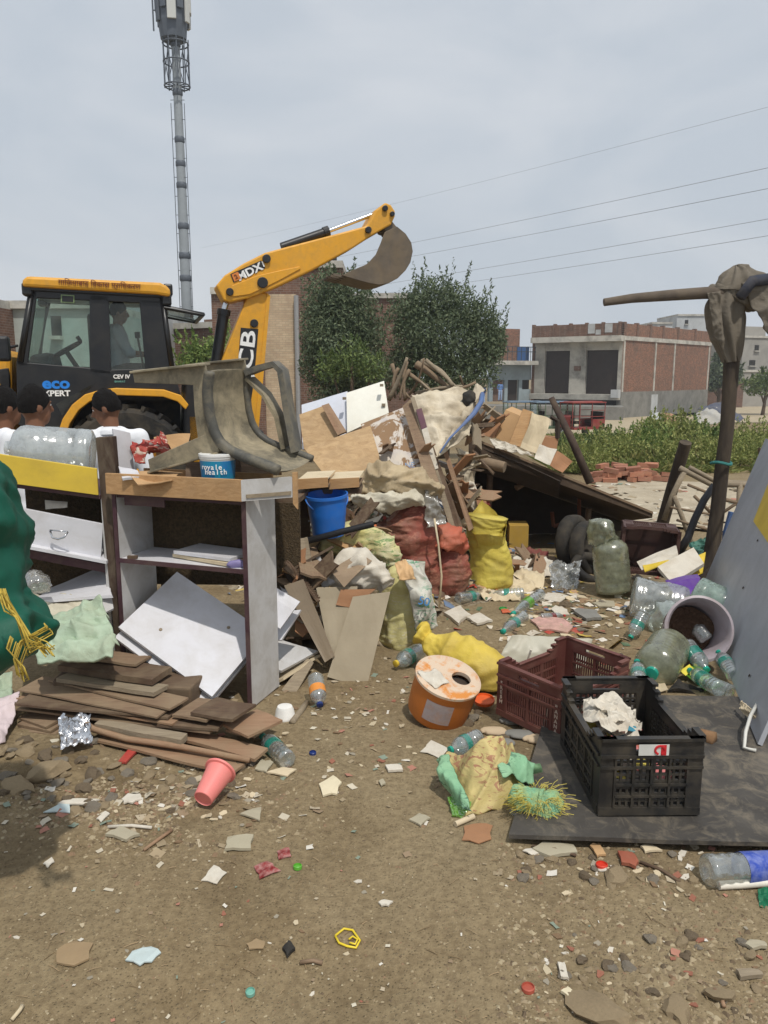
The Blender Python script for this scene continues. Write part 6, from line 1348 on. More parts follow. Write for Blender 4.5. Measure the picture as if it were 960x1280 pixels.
brd([(402, 705), (411, 702), (420, 726), (411, 730)], [4.5, 4.5, 4.4, 4.4], .02, M_lam, 'laminate_strip', 'smallest white block beside the crumpled bag', 'board', 46)
brd([(355, 732), (379, 724), (418, 820), (406, 828)], [4.3, 4.3, 4.08, 4.08], .014, MAT('glossy_dark_board', (134, 120, 102), .35, .15, 5, .4), 'wood_board', 'glossy brown board leaning between shelf and cardboard', 'board', 47)
cmb_ = thing('comb_strip', 'dark toothed strip leaning beside the pale plank', 'strip', P(396, 750, 4.3))
A, B = P(350, 690, 4.5), P(398, 752, 4.25); m = MB(); m.tube([A, B], .012, 6); part(m, 'strip_bar', M_brwd, cmb_)
for k in range(14): q = A.lerp(B, .4 + k*.042); m = MB(); m.box(q + Vector((.012, -.004, .008)), (.022, .008, .009)); part(m, 'tooth', M_brwd, cmb_)
for i, (a, b, c_, d_, lb) in enumerate((((346, 700), (352, 697), (372, 735), (366, 738), 'black strip behind the toothed strip'), ((345, 722), (349, 720), (360, 742), (355, 745), 'white thin strip at the shelf corner'))): brd([a, b, c_, d_], [4.5, 4.5, 4.35, 4.35], .01, (M_drk, M_lam)[i], 'thin_strip', lb, 'strip', 48 + i)
m = MB(); m.tube(Q([(366, 688), (385, 676), (430, 664), (467, 655)], [4.66, 4.62, 4.6, 4.6]), .02, 8); single(m, 'black_pipe', FLAT('pipe_black', (34, 34, 36), .5), 'black plastic pipe lying just below the blue bucket', 'pipe', smooth=True, angle=50)
brd([(446, 664), (470, 655), (472, 668), (450, 676)], [5.0, 5.0, 4.95, 4.95], .01, MAT('orange_lid', (206, 110, 62), .6), 'orange_lid_piece', 'orange plastic piece by the end of the black pipe', 'scrap', 52)

# splintered pieces filling the gaps of the heap
GAPS = [(546, 604, 562, 650, 5.95, 6.3, 26, 'splintered wood piece in the gap between the laths and the hollow'), (386, 474, 648, 706, 4.78, 5.0, 22, 'splintered scrap in the litter around the blue bucket'), (352, 398, 690, 800, 4.35, 4.55, 18, 'broken board sliver between the shelf unit and the cardboard'),
        (440, 540, 560, 640, 5.75, 6.1, 14, 'board splinter beside the beige sacking'), (606, 680, 690, 735, 6.2, 6.7, 20, 'broken piece on the ground at the mouth of the hollow'), (560, 620, 500, 560, 6.5, 6.9, 14, 'splintered lath end beside the cream sheet')]
sh_m = []
for k in range(10):
    r_ = random.Random(k); L_ = r_.uniform(.7, 1.3); w_ = r_.uniform(.12, .45); m = MB(); m.prism([(-L_, -w_, 0), (L_*.7, -w_*1.1, 0), (L_*r_.uniform(.85, 1.2), -w_*.2, 0), (L_*.8, w_*.4, 0), (L_*r_.uniform(.9, 1.1), w_, 0), (-L_*r_.uniform(.8, 1.1), w_*.9, 0), (-L_*.85, w_*.1, 0)], (0, 0, .09))
    me = m.mesh('splinter'); fixn(me); me.materials.append([M_brwd, M_grey, M_brwn, M_ply, M_lamd, M_rust, M_cardb, M_papb, M_pine, M_roofp][k]); sh_m.append(me)
TN = ('dark', 'grey', 'brown', 'yellowish', 'white', 'reddish', 'tan', 'beige', 'pale', 'sooty')
for (x0, x1, y0, y1, Y0, Y1, n, lb) in GAPS:
    for _ in range(n):
        k = random.randrange(10); px, py = random.uniform(x0, x1), random.uniform(y0, y1); o = bpy.data.objects.new('splinter', sh_m[k]); COL.objects.link(o); Y = random.uniform(Y0, Y1); p = P(px, py, Y); p.z = max(p.z, .03)
        o.location = p; sc_ = random.uniform(.07, .17); o.scale = (sc_, sc_, sc_); o.rotation_euler = (random.uniform(-.9, .9), random.uniform(-1.0, 1.0), random.uniform(0, 6.28)); tag(o, TN[k] + ' ' + lb, 'splinter', 'splinters: ' + ' '.join(lb.split()[2:]))
# ================================================================== right side: mat, crates, bottles, posts
t = NT('black_mat'); v = t.map()
col = t.ramp(t.noise(v, 4, 6, .65), [(.3, lin((58, 55, 52))), (.55, lin((76, 72, 67))), (.75, lin((98, 92, 83)))])
col = t.mix(t.ramp(t.noise(v, 9, 6, .72, .7), [(.48, (0,0,0)), (.66, (.6,)*3)]), col, lin((132, 121, 103)))
sc = t.n('ShaderNodeTexNoise', Scale=60.0, Detail=3.0); t.l(t.map((1, .12, 1), (0, 0, .5)), sc.inputs['Vector'])
col = t.mix(t.ramp(sc.outputs['Fac'], [(.62, (0,0,0)), (.72, (.35,)*3)]), col, lin((120, 112, 100)))
t.pbr(col, t.ramp(t.noise(v, 6, 4), [(.3, (.55,)*3), (.7, (.85,)*3)]), 0, t.bump(t.noise(v, 45, 5, .7), .4, .006), .35); M_mat = t.m
MZ = .058
mq = [G(690, 866, MZ), G(1000, 872, MZ), G(1040, 1056, MZ), G(636, 1043, MZ)]
m = MB()
def matf(u, v_):
    p = (mq[0]*(1-u)+mq[1]*u)*(1-v_) + (mq[3]*(1-u)+mq[2]*u)*v_; return p + Vector((0, 0, .006*noise.noise((u*3, v_*3, 1))))
m.grid(matf, 16, 16, .016, Vector((0, 0, -1))); single(m, 'black_board', M_mat, 'scuffed black board lying on the dirt under the black crate', 'board')
for (px, py, lb) in ((660, 1030, 'flat stone propping the front left of the black board'), (930, 1040, 'stone propping the front right of the black board'), (720, 890, 'stone under the back edge of the black board')):
    p = G(px, py, 0); m = MB(); m.loft([(p + Vector((-.06, .05, .02)), .01, .01), (p + Vector((-.03, .05, .016)), .04, .017), (p + Vector((.03, .05, .016)), .04, .017), (p + Vector((.06, .05, .02)), .01, .01)], 14, 10, .003, 12, px, ref=(0, 0, 1)); single(m, 'prop_stone', M_plastg, lb, 'stone', smooth=True)

# ---- crates
def crate(name, label, c, yaw, Lx, Ly, h, mat, mats, style, rot=None, notch=True):
    """open box; local x = long side, y = short side, z up; walls are frames with lattice"""
    rt = thing(name, label, 'crate', c, rot=rot if rot is not None else (0, 0, yaw)); T = .014
    m = MB(); m.box((0, 0, .012), (Lx-.02, Ly-.02, .012)); lpart(m, 'floor', mat, rt)
    def wall(ln, org, ax, nrm, nm, low):
        """ln length, org centre bottom, ax unit along, nrm outward"""
        mb = MB(); Mx = Matrix((ax, nrm, Vector((0, 0, 1)))).transposed().to_4x4(); Mx.translation = org
        def b(x0, x1, z0, z1, t0=0, t1=T): mb.box(((x0+x1)/2, (t0+t1)/2 - T, (z0+z1)/2), (x1-x0, t1-t0, z1-z0), Mx)
        z1 = h; hl = ln/2; cw_ = .055 if ln < .5 else .07
        b(-hl, hl, 0, .03, 0, T + .004); zr = h*.78
        for s in (-1, 1):                                  # corner stiles
            x0, x1 = sorted((s*hl, s*(hl - cw_))); b(x0, x1, .03, h)
        if low and notch:                                  # dipped rim on the long sides
            n_ = 12
            for i in range(n_):
                xa, xb = -hl + cw_ + (ln-2*cw_)*i/n_, -hl + cw_ + (ln-2*cw_)*(i+1)/n_; e = min(i, n_-1-i); d_ = [.018, .04, .052][min(2, e)]
                b(xa, xb, zr - .03, h - d_); b(xa, xb, h - d_ - .012, h - d_ + .001, 0, T + .010)
            top = zr - .03
        else:
            hw_ = .06; b(-hl + cw_, -hw_, zr, h); b(hw_, hl - cw_, zr, h); b(-hw_, hw_, h - .024, h); b(-hw_, hw_, zr, zr + .018); top = zr
            b(-hl, hl, h - .008, h + .004, 0, T + .012)
        for s in (-1, 1): x0, x1 = sorted((s*hl, s*(hl - cw_))); b(x0, x1, h - .008, h + .004, 0, T + .011)
        b(-hl, hl, zr - .008, zr + .004, T + .001, T + .009); b(-hl, hl, zr - .05, zr - .040, T + .001, T + .008)
        # lattice
        x0, x1 = -hl + cw_, hl - cw_; z0 = .03
        if style == 'slots':
            npan = 2 if ln < .5 else 3; rows = 3
            for r_ in range(rows + 1): z = z0 + (top - z0)*r_/rows; b(x0, x1, z - .005, z + .005, .001, T - .001)
            for p_ in range(npan + 1): x = x0 + (x1-x0)*p_/npan; b(x - .008, x + .008, z0, top, .0015, T + .003)
            nb = int((x1-x0)/.0135)
            for i in range(nb): x = x0 + (i + .5)*(x1-x0)/nb; b(x - .003, x + .003, z0, top, .003, T - .004)
        else:
            rows = 8; nb = int((x1-x0)/.023)
            for r_ in range(rows + 1):
                z = z0 + (top - z0)*r_/rows; b(x0, x1, z - .0045, z + .0045, .002, T - .003)
            for i in range(nb + 1): x = x0 + i*(x1-x0)/nb; b(x - .0045, x + .0045, z0, top, .003, T - .002)
            for p_ in range(5): x = x0 + (x1-x0)*p_/4; b(x - .004, x + .004, z0, top, .004, T + .006)
            b(x0, x1, z0 + (top-z0)*.42, z0 + (top-z0)*.42 + .01, .005, T + .006); b(x0, x1, z0 + (top-z0)*.2, z0 + (top-z0)*.2 + .008, .005, T + .006)
        return lpart(mb, nm, mats, rt)
    hx, hy = Lx/2, Ly/2
    wall(Ly, Vector((hx, 0, 0)), Vector((0, 1, 0)), Vector((1, 0, 0)), 'end_wall', False); wall(Ly, Vector((-hx, 0, 0)), Vector((0, -1, 0)), Vector((-1, 0, 0)), 'end_wall', False)
    wall(Lx - 2*T, Vector((0, hy, 0)), Vector((-1, 0, 0)), Vector((0, 1, 0)), 'side_wall', True); wall(Lx - 2*T, Vector((0, -hy, 0)), Vector((1, 0, 0)), Vector((0, -1, 0)), 'side_wall', True)
    return rt
M_crb = MAT('black_crate_plastic', (34, 34, 34), .48, .2, 8, .55, (96, 86, 70), 7, .12, 60, spec=.5)
M_crm2 = MAT('maroon_crate_plastic', (98, 56, 50), .55, .12, 7, .35, (140, 108, 92), 8, .1, 60)
M_crd = MAT('dark_maroon_plastic', (78, 54, 50), .6, .15, 7, .4, (100, 86, 74), 8, .1, 60)
zc = MZ + .004
fl, fr2, bl = G(748, 1019, zc), G(862, 1004, zc), G(701, 928, zc)
ax1 = (bl - fl).normalized(); yaw1 = math.atan2(ax1.y, ax1.x); sp_ = Vector((ax1.y, -ax1.x, 0))
cc = fl + ax1*.285 + sp_*.185
BC = crate('plastic_crate', 'black lattice plastic crate standing on the black board', Vector((cc.x, cc.y, zc)), yaw1, .57, .375, .30, M_crb, M_crb, 'holes')
# sticker on the near end
e = Vector((-.57/2 - .012, 0, .262)); m = MB(); m.box(e, (.002, .11, .042)); lpart(m, 'sticker', FLAT('sticker_white', (206, 206, 200), .5), BC)
m = MB(); m.tube([(e.x - .0012, -.012 + .018*math.cos(i*.4) - .01, .262 + .016*math.sin(i*.4)) for i in range(-3, 12)], .005, 5); lpart(m, 'sticker_mark', FLAT('sticker_red', (190, 40, 46), .5), BC)
m = MB(); m.box((e.x - .0012, -.035, .262), (.002, .02, .04)); lpart(m, 'sticker_edge', FLAT('sticker_red', (190, 40, 46), .5), BC)
# things in the crate
def in_crate(px, py, z): return G(px, py, z)
for i in range(26):
    cpos = cc + ax1*random.uniform(-.19, .16) + sp_*random.uniform(-.10, .10); q = [cpos + Vector((random.uniform(-.01, .01), random.uniform(-.01, .01), zc + .03 + random.uniform(0, .12))) for _ in range(1)][0]
    d = [Vector((-.035, -.03, random.uniform(-.02, .02))), Vector((.035, -.025, random.uniform(-.02, .03))), Vector((.03, .03, random.uniform(-.02, .02))), Vector((-.03, .035, random.uniform(-.02, .03)))]
    cc_ = [M_paper, M_reds2, M_yels, MAT('pink_wrap', (206, 120, 120), .6), FLAT('teal_wrap', (60, 130, 150), .5)][i % 5]
    m = MB(); m.board([q + k for k in d], .003, .006, 4, i); single(m, 'wrapper', cc_, ('white', 'orange red', 'yellow', 'pink', 'teal')[i % 5] + ' crumpled wrapper among the litter inside the black crate', 'wrapper', 'wrappers inside the black crate')
pc = cc + ax1*.08 - sp_*.05 + Vector((0, 0, zc + .14))
pw = thing('paper_wad', 'crumpled white papers in the black crate', 'paper', pc)
for k in range(4):
    an = k*1.3; u_ = Vector((math.cos(an), math.sin(an), .15*(k % 2)))*.085; v2 = Vector((-math.sin(an), math.cos(an), .25 - .2*k))*.075; o_ = pc + Vector((.03*math.cos(k*2.2), .04*math.sin(k*2.2), .012*k))
    part(soft_sheet([o_ - u_ + v2, o_ + u_ + v2, o_ + u_ - v2, o_ - u_ - v2], .018, 15, 31 + k, 16, 16, .002, .03, (.1, -.2, 1)), 'paper_fold', M_paper, pw)
# maroon crate behind
l0, n0 = G(620, 897, .0), G(703, 934, .0); axm = (n0 - l0).normalized(); yawm = math.atan2(axm.y, axm.x) ; perp = Vector((-axm.y, axm.x, 0)); perp = perp if perp.y > 0 else -perp
cm = l0 + axm*.19 + perp*.265
MC = crate('plastic_crate', 'maroon slotted plastic crate behind the black one', Vector((cm.x, cm.y, .02)), math.atan2(perp.y, perp.x), .53, .38, .27, M_crm2, M_crm2, 'slots', rot=(R(2), R(-1), math.atan2(perp.y, perp.x)))
M_stn = FLAT('crate_stencil', (196, 176, 160), .6)
for (y_, s_) in ((.164, 'FRESH'), (-.164, 'BANANA')):
    for k, ch in enumerate(s_): text(ch, 'stencil_letter', .026, M_stn, MC, basis((-.53/2 - .0005, y_, .17 - k*.024), (0, -1, 0), (0, 0, 1)), ext=.0006, bold=.0008)
m = MB(); m.tube([(-.02, .19, .27), (-.02, .205, .22), (-.02, .2, .17)], .006, 6); lpart(m, 'string', M_paper, MC)
# dark crate lying on its side at the back, mouth to the viewer
dcp = P(812, 690, 5.75); dc = crate('plastic_crate', 'dark maroon crate lying on its side with papers spilling out', Vector((P(808, 690, 5.85).x, 5.95, .40)), 0, .40, .36, .30, M_crd, M_crd, 'slots', rot=(R(90), R(3), R(-14)))
dc.location = Vector((P(812, 700, 5.9).x, 6.0, .33)); 
brd([(796, 702), (845, 680), (848, 694), (802, 712)], [5.62, 5.68, 5.5, 5.48], .004, M_paper, 'paper_sheets', 'white papers spilling from the dark crate mouth', 'paper', 60, .01)
brd([(803, 706), (848, 695), (848, 699), (806, 714)], [5.55, 5.55, 5.42, 5.42], .006, MAT('yellow_folder', (220, 190, 60), .6), 'folder', 'yellow folder under the spilled white papers', 'folder', 61, .005)
bx = thing('white_card_box', 'flat white card box leaning on yellow card before the dark crate', 'box', P(850, 735, 5.4))
m = MB(); m.board(Q([(822, 708), (867, 684), (880, 704), (840, 729)], [5.35, 5.5, 5.35, 5.15]), .03, .001, 4, 62); part(m, 'box_face', M_paper, bx)
m = MB(); m.board(Q([(858, 700), (882, 690), (878, 715), (838, 732)], [5.52, 5.55, 5.4, 5.2]), .01, .001, 4, 63); part(m, 'yellow_card', MAT('yellow_folder', (220, 190, 60), .6), bx)
m = MB(); q = Q([(834, 730), (858, 724), (876, 722), (868, 742), (846, 748)], [5.1, 5.12, 5.1, 5.0, 5.0]); m.prism(q, (.02, .1, .0)); single(m, 'purple_box', MAT('purple_plastic', (86, 44, 140), .45), 'bright purple plastic piece under the white card box', 'box', bevel=.004)
# ---- grey panel leaning at the right edge
A = G(872, 746, .0); B = G(947, 930, MZ + .01); D = P(957, 548, A.y + .12); Cc = B + (D - A)
gp = thing('grey_sheet', 'big grey sheet panel with yellow diamond leaning at the right edge', 'panel', (A + B)/2)
M_gpan = MAT('grey_sheet', (166, 169, 175), .5, .05, 3, .25, (120, 116, 110), 5, .05, 40, spec=.4)
m = MB(); m.board([D, Cc, B, A], .02, .001, 6, 3); part(m, 'sheet', M_gpan, gp)
def gpf(u, v_): return A + (B - A)*u + (D - A)*v_
pn = (B - A).cross(D - A).normalized(); pn = pn if pn.dot(EYE - A) > 0 else -pn
m = MB()
c0 = None
def hitp(px, py):
    d = ray(px, py); tt = (A - EYE).dot(pn)/d.dot(pn); return EYE + d*tt + pn*.004
m.prism([hitp(x, y) for x, y in ((943, 652), (985, 545), (1040, 640), (990, 720))], pn*.004); part(m, 'yellow_diamond', M_yelb, gp)
for (x, y) in ((948, 676), (930, 735), (938, 845), (905, 790), (950, 560)): q = hitp(x, y); m = MB(); m.tube([q, q + pn*.004], .008, 6); part(m, 'nail', M_drk, gp)
m = MB(); m.tube([P(952, 560, A.y + .3), G(1010, 760, 0) + Vector((0, .3, 0))], .03, 7); part(m, 'rear_prop', M_brwd, gp)
# white hose loop at its foot
m = MB(); m.tube([G(946, 880, .14), G(938, 895, .15), G(932, 915, .11), G(930, 935, MZ + .015), G(945, 938, MZ + .012)], .008, 6); single(m, 'white_hose', FLAT('hose_white', (206, 204, 196), .5), 'short white hose loop at the foot of the grey panel', 'hose', smooth=True)
single(soft_sheet([G(925, 875, .12), G(945, 890, .14), G(948, 906, .08), G(928, 892, .08)], .012, 16, 5, 14, 14), 'paper_scrap', M_papb, 'crumpled beige paper beside the white hose', 'paper')
m = MB(); m.tube(Q([(858, 926), (878, 920), (893, 924)], [3.22, 3.2, 3.16]), [.028, .032, .03], 8, wob=.25); single(m, 'coconut_husk_piece', MAT('husk', (132, 100, 70), .95, .25, 20, .2), 'brown husk piece on the black board right of the crate', 'husk', smooth=True)
# ---- wrapped post with cross branch
M_log = MAT('dark_trunk', (60, 52, 45), .92, .3, 14, .25, None, 5, .7, 40, bd=.01, stretch=(1,1,.3))
po = thing('wrapped_post', 'dark forked tree post with cross branch wrapped in grey cloth', 'post', GT(880, 726))
Yp = 6.1; m = MB()
m.tube(Q([(878, 735), (884, 715), (890, 690), (897, 640), (902, 590), (908, 540), (912, 490), (916, 440), (914, 400), (918, 372)], Yp), [.075, .068, .06, .056, .054, .053, .056, .06, .052, .045], 12, wob=.18); part(m, 'trunk', M_log, po, smooth=True)
m = MB(); m.tube(Q([(755, 378), (790, 373), (840, 369), (880, 366), (925, 366)], [Yp-.05]*4 + [Yp]), [.030, .036, .042, .046, .05], 10, wob=.12); part(m, 'cross_branch', MAT('dark_branch', (92, 82, 72), .92, .25, 14, .25), po, smooth=True, angle=50)
m = MB(); m.tube(Q([(930, 700), (915, 705), (892, 716), (872, 735)], Yp-.1), [.04, .06, .07, .05], 8, wob=.3); part(m, 'root_flare', M_log, po, smooth=True)
M_gcl = MAT('grey_brown_cloth', (110, 102, 90), .9, .12, 6, .3, (138, 128, 112), 4, .25, 90, crk=.8)
m = MB(); m.loft([(P(920, 331, Yp), .02, .015), (P(921, 335, Yp), .07, .06), (P(923, 345, Yp), .14, .11), (P(925, 357, Yp), .20, .13), (P(924, 368, Yp), .21, .13), (P(918, 378, Yp), .15, .11)], 72, 44, .022, 7, 41, aniso=.3, fold=.014, foldn=9); part(m, 'cloth_cap', M_gcl, po, smooth=True)
m = MB(); m.loft([(P(905, 366, Yp), .07, .08), (P(906, 380, Yp), .13, .10), (P(908, 402, Yp), .125, .10), (P(912, 424, Yp), .10, .09), (P(914, 438, Yp), .085, .08), (P(915, 452, Yp), .05, .07)], 64, 40, .016, 8, 42, aniso=.2, fold=.014, foldn=7); part(m, 'cloth_wrap', M_gcl, po, smooth=True)
m = soft_sheet(Q([(884, 366), (900, 364), (906, 440), (893, 420)], [Yp-.1, Yp-.13, Yp-.12, Yp-.1]), .02, 8, 44, 18, 26, .008, .03); part(m, 'cloth_tail', M_gcl, po, smooth=True)
m = soft_sheet(Q([(932, 352), (1010, 342), (1005, 470), (948, 412)], [Yp-.14, Yp-.14, Yp-.2, Yp-.18]), .045, 5, 43, 30, 30, .008, .12); part(m, 'hanging_cloth', M_gcl, po, smooth=True)
m = MB(); m.tube(Q([(925, 372), (940, 352), (965, 348), (1000, 352)], Yp - .16), [.04, .045, .045, .04], 9, wob=.3); part(m, 'cloth_roll', MAT('dark_blue_cloth', (54, 58, 70), .9), po, smooth=True)
m = MB(); m.tube([P(900, 578, Yp) + Vector((.075*math.cos(i*.5), -.02 + .075*math.sin(i*.5), .01*math.sin(i))) for i in range(14)], .012, 6); part(m, 'teal_tie', FLAT('teal_cord', (50, 120, 116), .6), po)
# second short leaning post and the broken bed frame
m = MB(); A_, B_ = GT(824, 668), P(857, 553, 8.0); m.tube([A_, A_.lerp(B_, .5), B_], [.07, .066, .062], 10, wob=.12); single(m, 'leaning_post', M_log, 'short dark post leaning right beside the dark crate', 'post', smooth=True, angle=50)
BF = thing('broken_cot', 'broken wooden cot frame of bent rails and bars behind the dark crate', 'cot', GT(880, 690))
for (pts, r_) in ((((855, 590), (840, 620), (830, 650)), .024), (((850, 585), (890, 606), (905, 612)), .026), (((862, 584), (895, 602), (940, 604)), .022), (((905, 612), (890, 604), (868, 640), (852, 690)), .0), (((905, 606), (960, 606)), .026), (((925, 604), (922, 690)), .025), (((895, 622), (940, 632)), .02), (((843, 620), (856, 655), (872, 700)), .024), (((868, 620), (888, 640)), .016), (((838, 634), (900, 645)), .013), (((846, 650), (905, 668)), .013), (((905, 640), (940, 616)), .014), (((860, 606), (900, 622)), .014)):
    if r_ == 0: continue
    m = MB(); m.tube([P(x, y, 7.0 + .02*i) for i, (x, y) in enumerate(pts)], r_, 7, wob=.2); part(m, 'rail', M_grey if r_ > .02 else M_stick, BF, smooth=True)
m = MB(); m.tube(Q([(893, 606), (880, 625), (868, 650), (860, 672), (848, 692)], 6.6), [.03, .034, .034, .036, .04], 8); single(m, 'curved_pipe', FLAT('pipe_dark', (54, 54, 58), .35, .2), 'dark curved pipe arching behind the dark crate', 'pipe', smooth=True)
m = MB(); m.tube(Q([(915, 640), (908, 665), (905, 690)], 6.6), .03, 7); single(m, 'blue_pole_piece', MAT('blue_rod', (70, 96, 140), .6), 'faded blue rod behind the grey panel edge', 'rod')
single(soft_sheet(Q([(862, 678), (886, 670), (890, 690), (868, 696)], [6.4, 6.5, 6.35, 6.3]), .03, 14, 51, 18, 18), 'teal_net', MAT('teal_net', (70, 120, 108), .8, .2), 'teal net scrap at the foot of the wrapped post', 'net')
# ---- bottles
M_clr = FILM('bottle_clear', (214, 222, 222), .26, .34, .08); M_teal = FILM('label_teal', (50, 168, 150), .8, .2); M_tealc = FLAT('cap_teal', (30, 150, 130), .4)
M_blul = MAT('label_blue', (44, 70, 160), .45, .15, 20, .3, (200, 206, 220), 24); M_orgl = MAT('label_orange', (220, 140, 60), .5, .1, 12, .2); M_grnl = FILM('label_green', (120, 200, 70), .85, .2); M_redl = FILM('cola_red', (150, 40, 40), .8, .2)
def bottle(label, base_px, cap_px, z0, z1, r, lab=M_teal, cap=M_tealc, mat=None, labpos=(.42, .58), L_=None, group='empty plastic bottles', name='plastic_bottle'):
    a, b = G(*base_px, z0 + r), G(*cap_px, z1 + r*.5); d = b - a; ln = L_ or d.length
    rt = thing(name, label, 'bottle', a, group, rot=frame_from(d).to_euler()); m = MB()
    prof = [(r*.4, .008), (r*.75, 0), (r*.95, .006), (r, .02)]
    for k in range(6): z = ln*(.10 + k*.09); prof += [(r*.99, z), (r*.945, z + ln*.022), (r*.945, z + ln*.045), (r*.99, z + ln*.066)]
    prof += [(r, ln*.66), (r*.92, ln*.74), (r*.62, ln*.84), (r*.34, ln*.90), (r*.32, ln*.93)]
    m.lathe(prof, 24, None, True, True, .06, random.random()*9); lpart(m, 'bottle_body', mat or M_clr, rt, smooth=True)
    if lab:
        m = MB(); m.lathe([(r*1.015, ln*labpos[0]), (r*1.015, ln*labpos[1])], 24, None, False, False, .03, 1); lpart(m, 'label_band', lab, rt, smooth=True)
    if cap: m = MB(); m.lathe([(r*.40, ln*.93), (r*.41, ln*1.0), (r*.36, ln*1.005)], 16); lpart(m, 'cap', cap, rt, smooth=True, angle=40)
    return rt
M_bluc = FLAT('cap_blue', (30, 50, 110), .4); M_yelc = FLAT('cap_yellow', (210, 180, 60), .4)
bottle('clear bottle with teal label near the pink tumbler and planks', (360, 950), (328, 920), 0, .0, .040)
bottle('upright-leaning clear bottle with orange label beside the grey cardboard', (394, 846), (400, 882), .06, .0, .042, M_orgl, M_bluc, labpos=(.40, .64))
bottle('large clear bottle with blue label at the right edge of the dirt', (882, 1088), (1010, 1082), 0, 0, .052, M_blul, M_bluc, labpos=(.34, .66))
bottle('clear bottle with yellow cap under the yellow green sack', (526, 812), (494, 830), .01, .01, .048, M_teal, M_yelc)
bottle('clear bottle half under the printed yellow sack with teal band', (600, 922), (562, 938), .02, .03, .042)
bottle('clear bottle with teal band left of the pair by the red sacks', (572, 748), (604, 744), 0, 0, .045); bottle('clear bottle with teal band right of the pair by the red sacks', (655, 742), (612, 744), 0, 0, .045)
bottle('clear bottle standing in line with green label before the maroon crate', (676, 742), (640, 768), .0, .0, .042, M_grnl)
bottle('clear bottle tip with teal cap just left of the green label one', (655, 770), (628, 790), 0, 0, .042)
bottle('small red cola bottle lying among the litter', (675, 772), (706, 770), 0, 0, .028, M_redl, FLAT('cap_red', (170, 40, 36), .4))
bottle('clear bottle with teal band pointing down in front of the clear jug', (806, 765), (788, 797), .12, .0, .045)
bottle('clear bottle with broad teal label sticking out of the lilac pot', (858, 805), (884, 838), .10, .05, .045, labpos=(.3, .55))
bottle('short clear bottle base showing inside the lilac pot', (884, 800), (868, 780), .10, .2, .042, None, None)
bottle('clear bottle with teal cap wedged under the lilac pot', (900, 862), (862, 838), .04, .04, .042)
bottle('ribbed clear bottle with teal cap against the grey panel', (918, 845), (898, 815), .03, .10, .04)
bottle('clear bottle lying lowest beside the green flyer', (915, 866), (880, 852), .0, .03, .042, None)
bottle('clear bottle with teal cap at the rim of the dusty jug', (800, 858), (796, 826), .0, .1, .04)
# jugs
jug('upright dusty green water jug beside the worn tyres', GT(770, 746) + Vector((0, .05, .02)), (-.12, .12, 1), .44, .135, M_jugd, seed=4)
jug('crumpled clear water jug lying in front of the dark crate', P(790, 745, 5.15), (.9, -.25, -.12), .42, .135, M_jugc, dent=.12, seed=5)
jug('greenish water jug with teal cap behind the lilac pot', P(868, 742, 5.0), (.75, -.6, -.28), .36, .125, M_jugg, M_tealc, seed=6)
jug('dusty brown water jug lying before the lilac pot', P(838, 808, 4.2), (-.55, -.75, -.15), .34, .12, M_jugd, M_tealc, seed=7)
m = MB(); m.loft([(P(757, 684, 5.75), .02, .02), (P(752, 672, 5.75), .09, .09), (P(758, 660, 5.75), .10, .09), (P(766, 654, 5.75), .02, .02)], 30, 24, .03, 14, 61); single(m, 'mossy_bag', M_jugd, 'greyish crumpled plastic bag stuck on the dusty jug neck', 'plastic bag', smooth=True)
m = MB(); m.loft([(P(815, 790, 4.85), .02, .02), (P(825, 778, 4.85), .09, .10), (P(842, 770, 4.85), .11, .11), (P(850, 762, 4.9), .02, .02)], 34, 26, .03, 9, 62); single(m, 'plastic_container', FILM('milky', (200, 212, 204), .5, .3), 'milky plastic container left of the lilac pot', 'container', smooth=True)
# lilac pot lying on its side
M_lil = MAT('lilac_plastic', (168, 158, 164), .45, .08, 6, .5, (120, 100, 80), 5, .08, 40)
pp = P(874, 786, 4.16); axp = Vector((-.12, -.93, .32)).normalized(); pot = thing('lilac_pot', 'lilac plastic pot on its side with dry leaves and bottles inside', 'pot', pp - axp*.30, rot=frame_from(axp).to_euler())
m = MB(); r_ = .175; m.lathe([(0, 0), (r_*.74, 0), (r_*.8, .02), (r_*.95, .28), (r_*1.06, .285), (r_*1.08, .30), (r_*1.0, .305), (r_*.93, .29), (r_*.76, .03), (0, .025)], 44); lpart(m, 'pot_body', M_lil, pot, smooth=True, angle=40)
m = MB(); m.lathe([(0, .05), (r_*.5, .06), (r_*.76, .10), (r_*.8, .07), (0, .03)], 30, None, dent=.25, seed=3); lpart(m, 'leaf_mulch', MAT('dry_leaves', (104, 80, 62), .9, .45, 60, .4, (60, 46, 38), 40, 1.0, 80, bd=.02), pot)
brd([(851, 838), (865, 831), (907, 856), (884, 866)], [4.02, 4.06, 3.92, 3.85], .003, FLAT('flyer_green', (128, 192, 66), .5), 'green_flyer', 'bright green flyer with yellow end in front of the bottles', 'flyer', 70, .008)
brd([(850, 838), (862, 830), (868, 836), (857, 845)], [4.0, 4.05, 4.02, 3.97], .003, FLAT('flyer_yellow', (222, 206, 74), .5), 'yellow_card_piece', 'yellow card corner touching the green flyer', 'card', 71)
brd([(795, 858), (828, 848), (835, 862), (800, 866)], [3.95, 4.0, 3.85, 3.85], .004, M_papb, 'paper_scrap', 'pinkish beige paper scrap at the back of the black board', 'paper', 72, .012)
brd([(835, 862), (848, 848), (880, 862), (872, 868)], [3.85, 3.95, 3.85, 3.82], .02, M_rub, 'rubber_piece', 'dark bent rubber piece behind the green flyer', 'rubber', 73, .02)
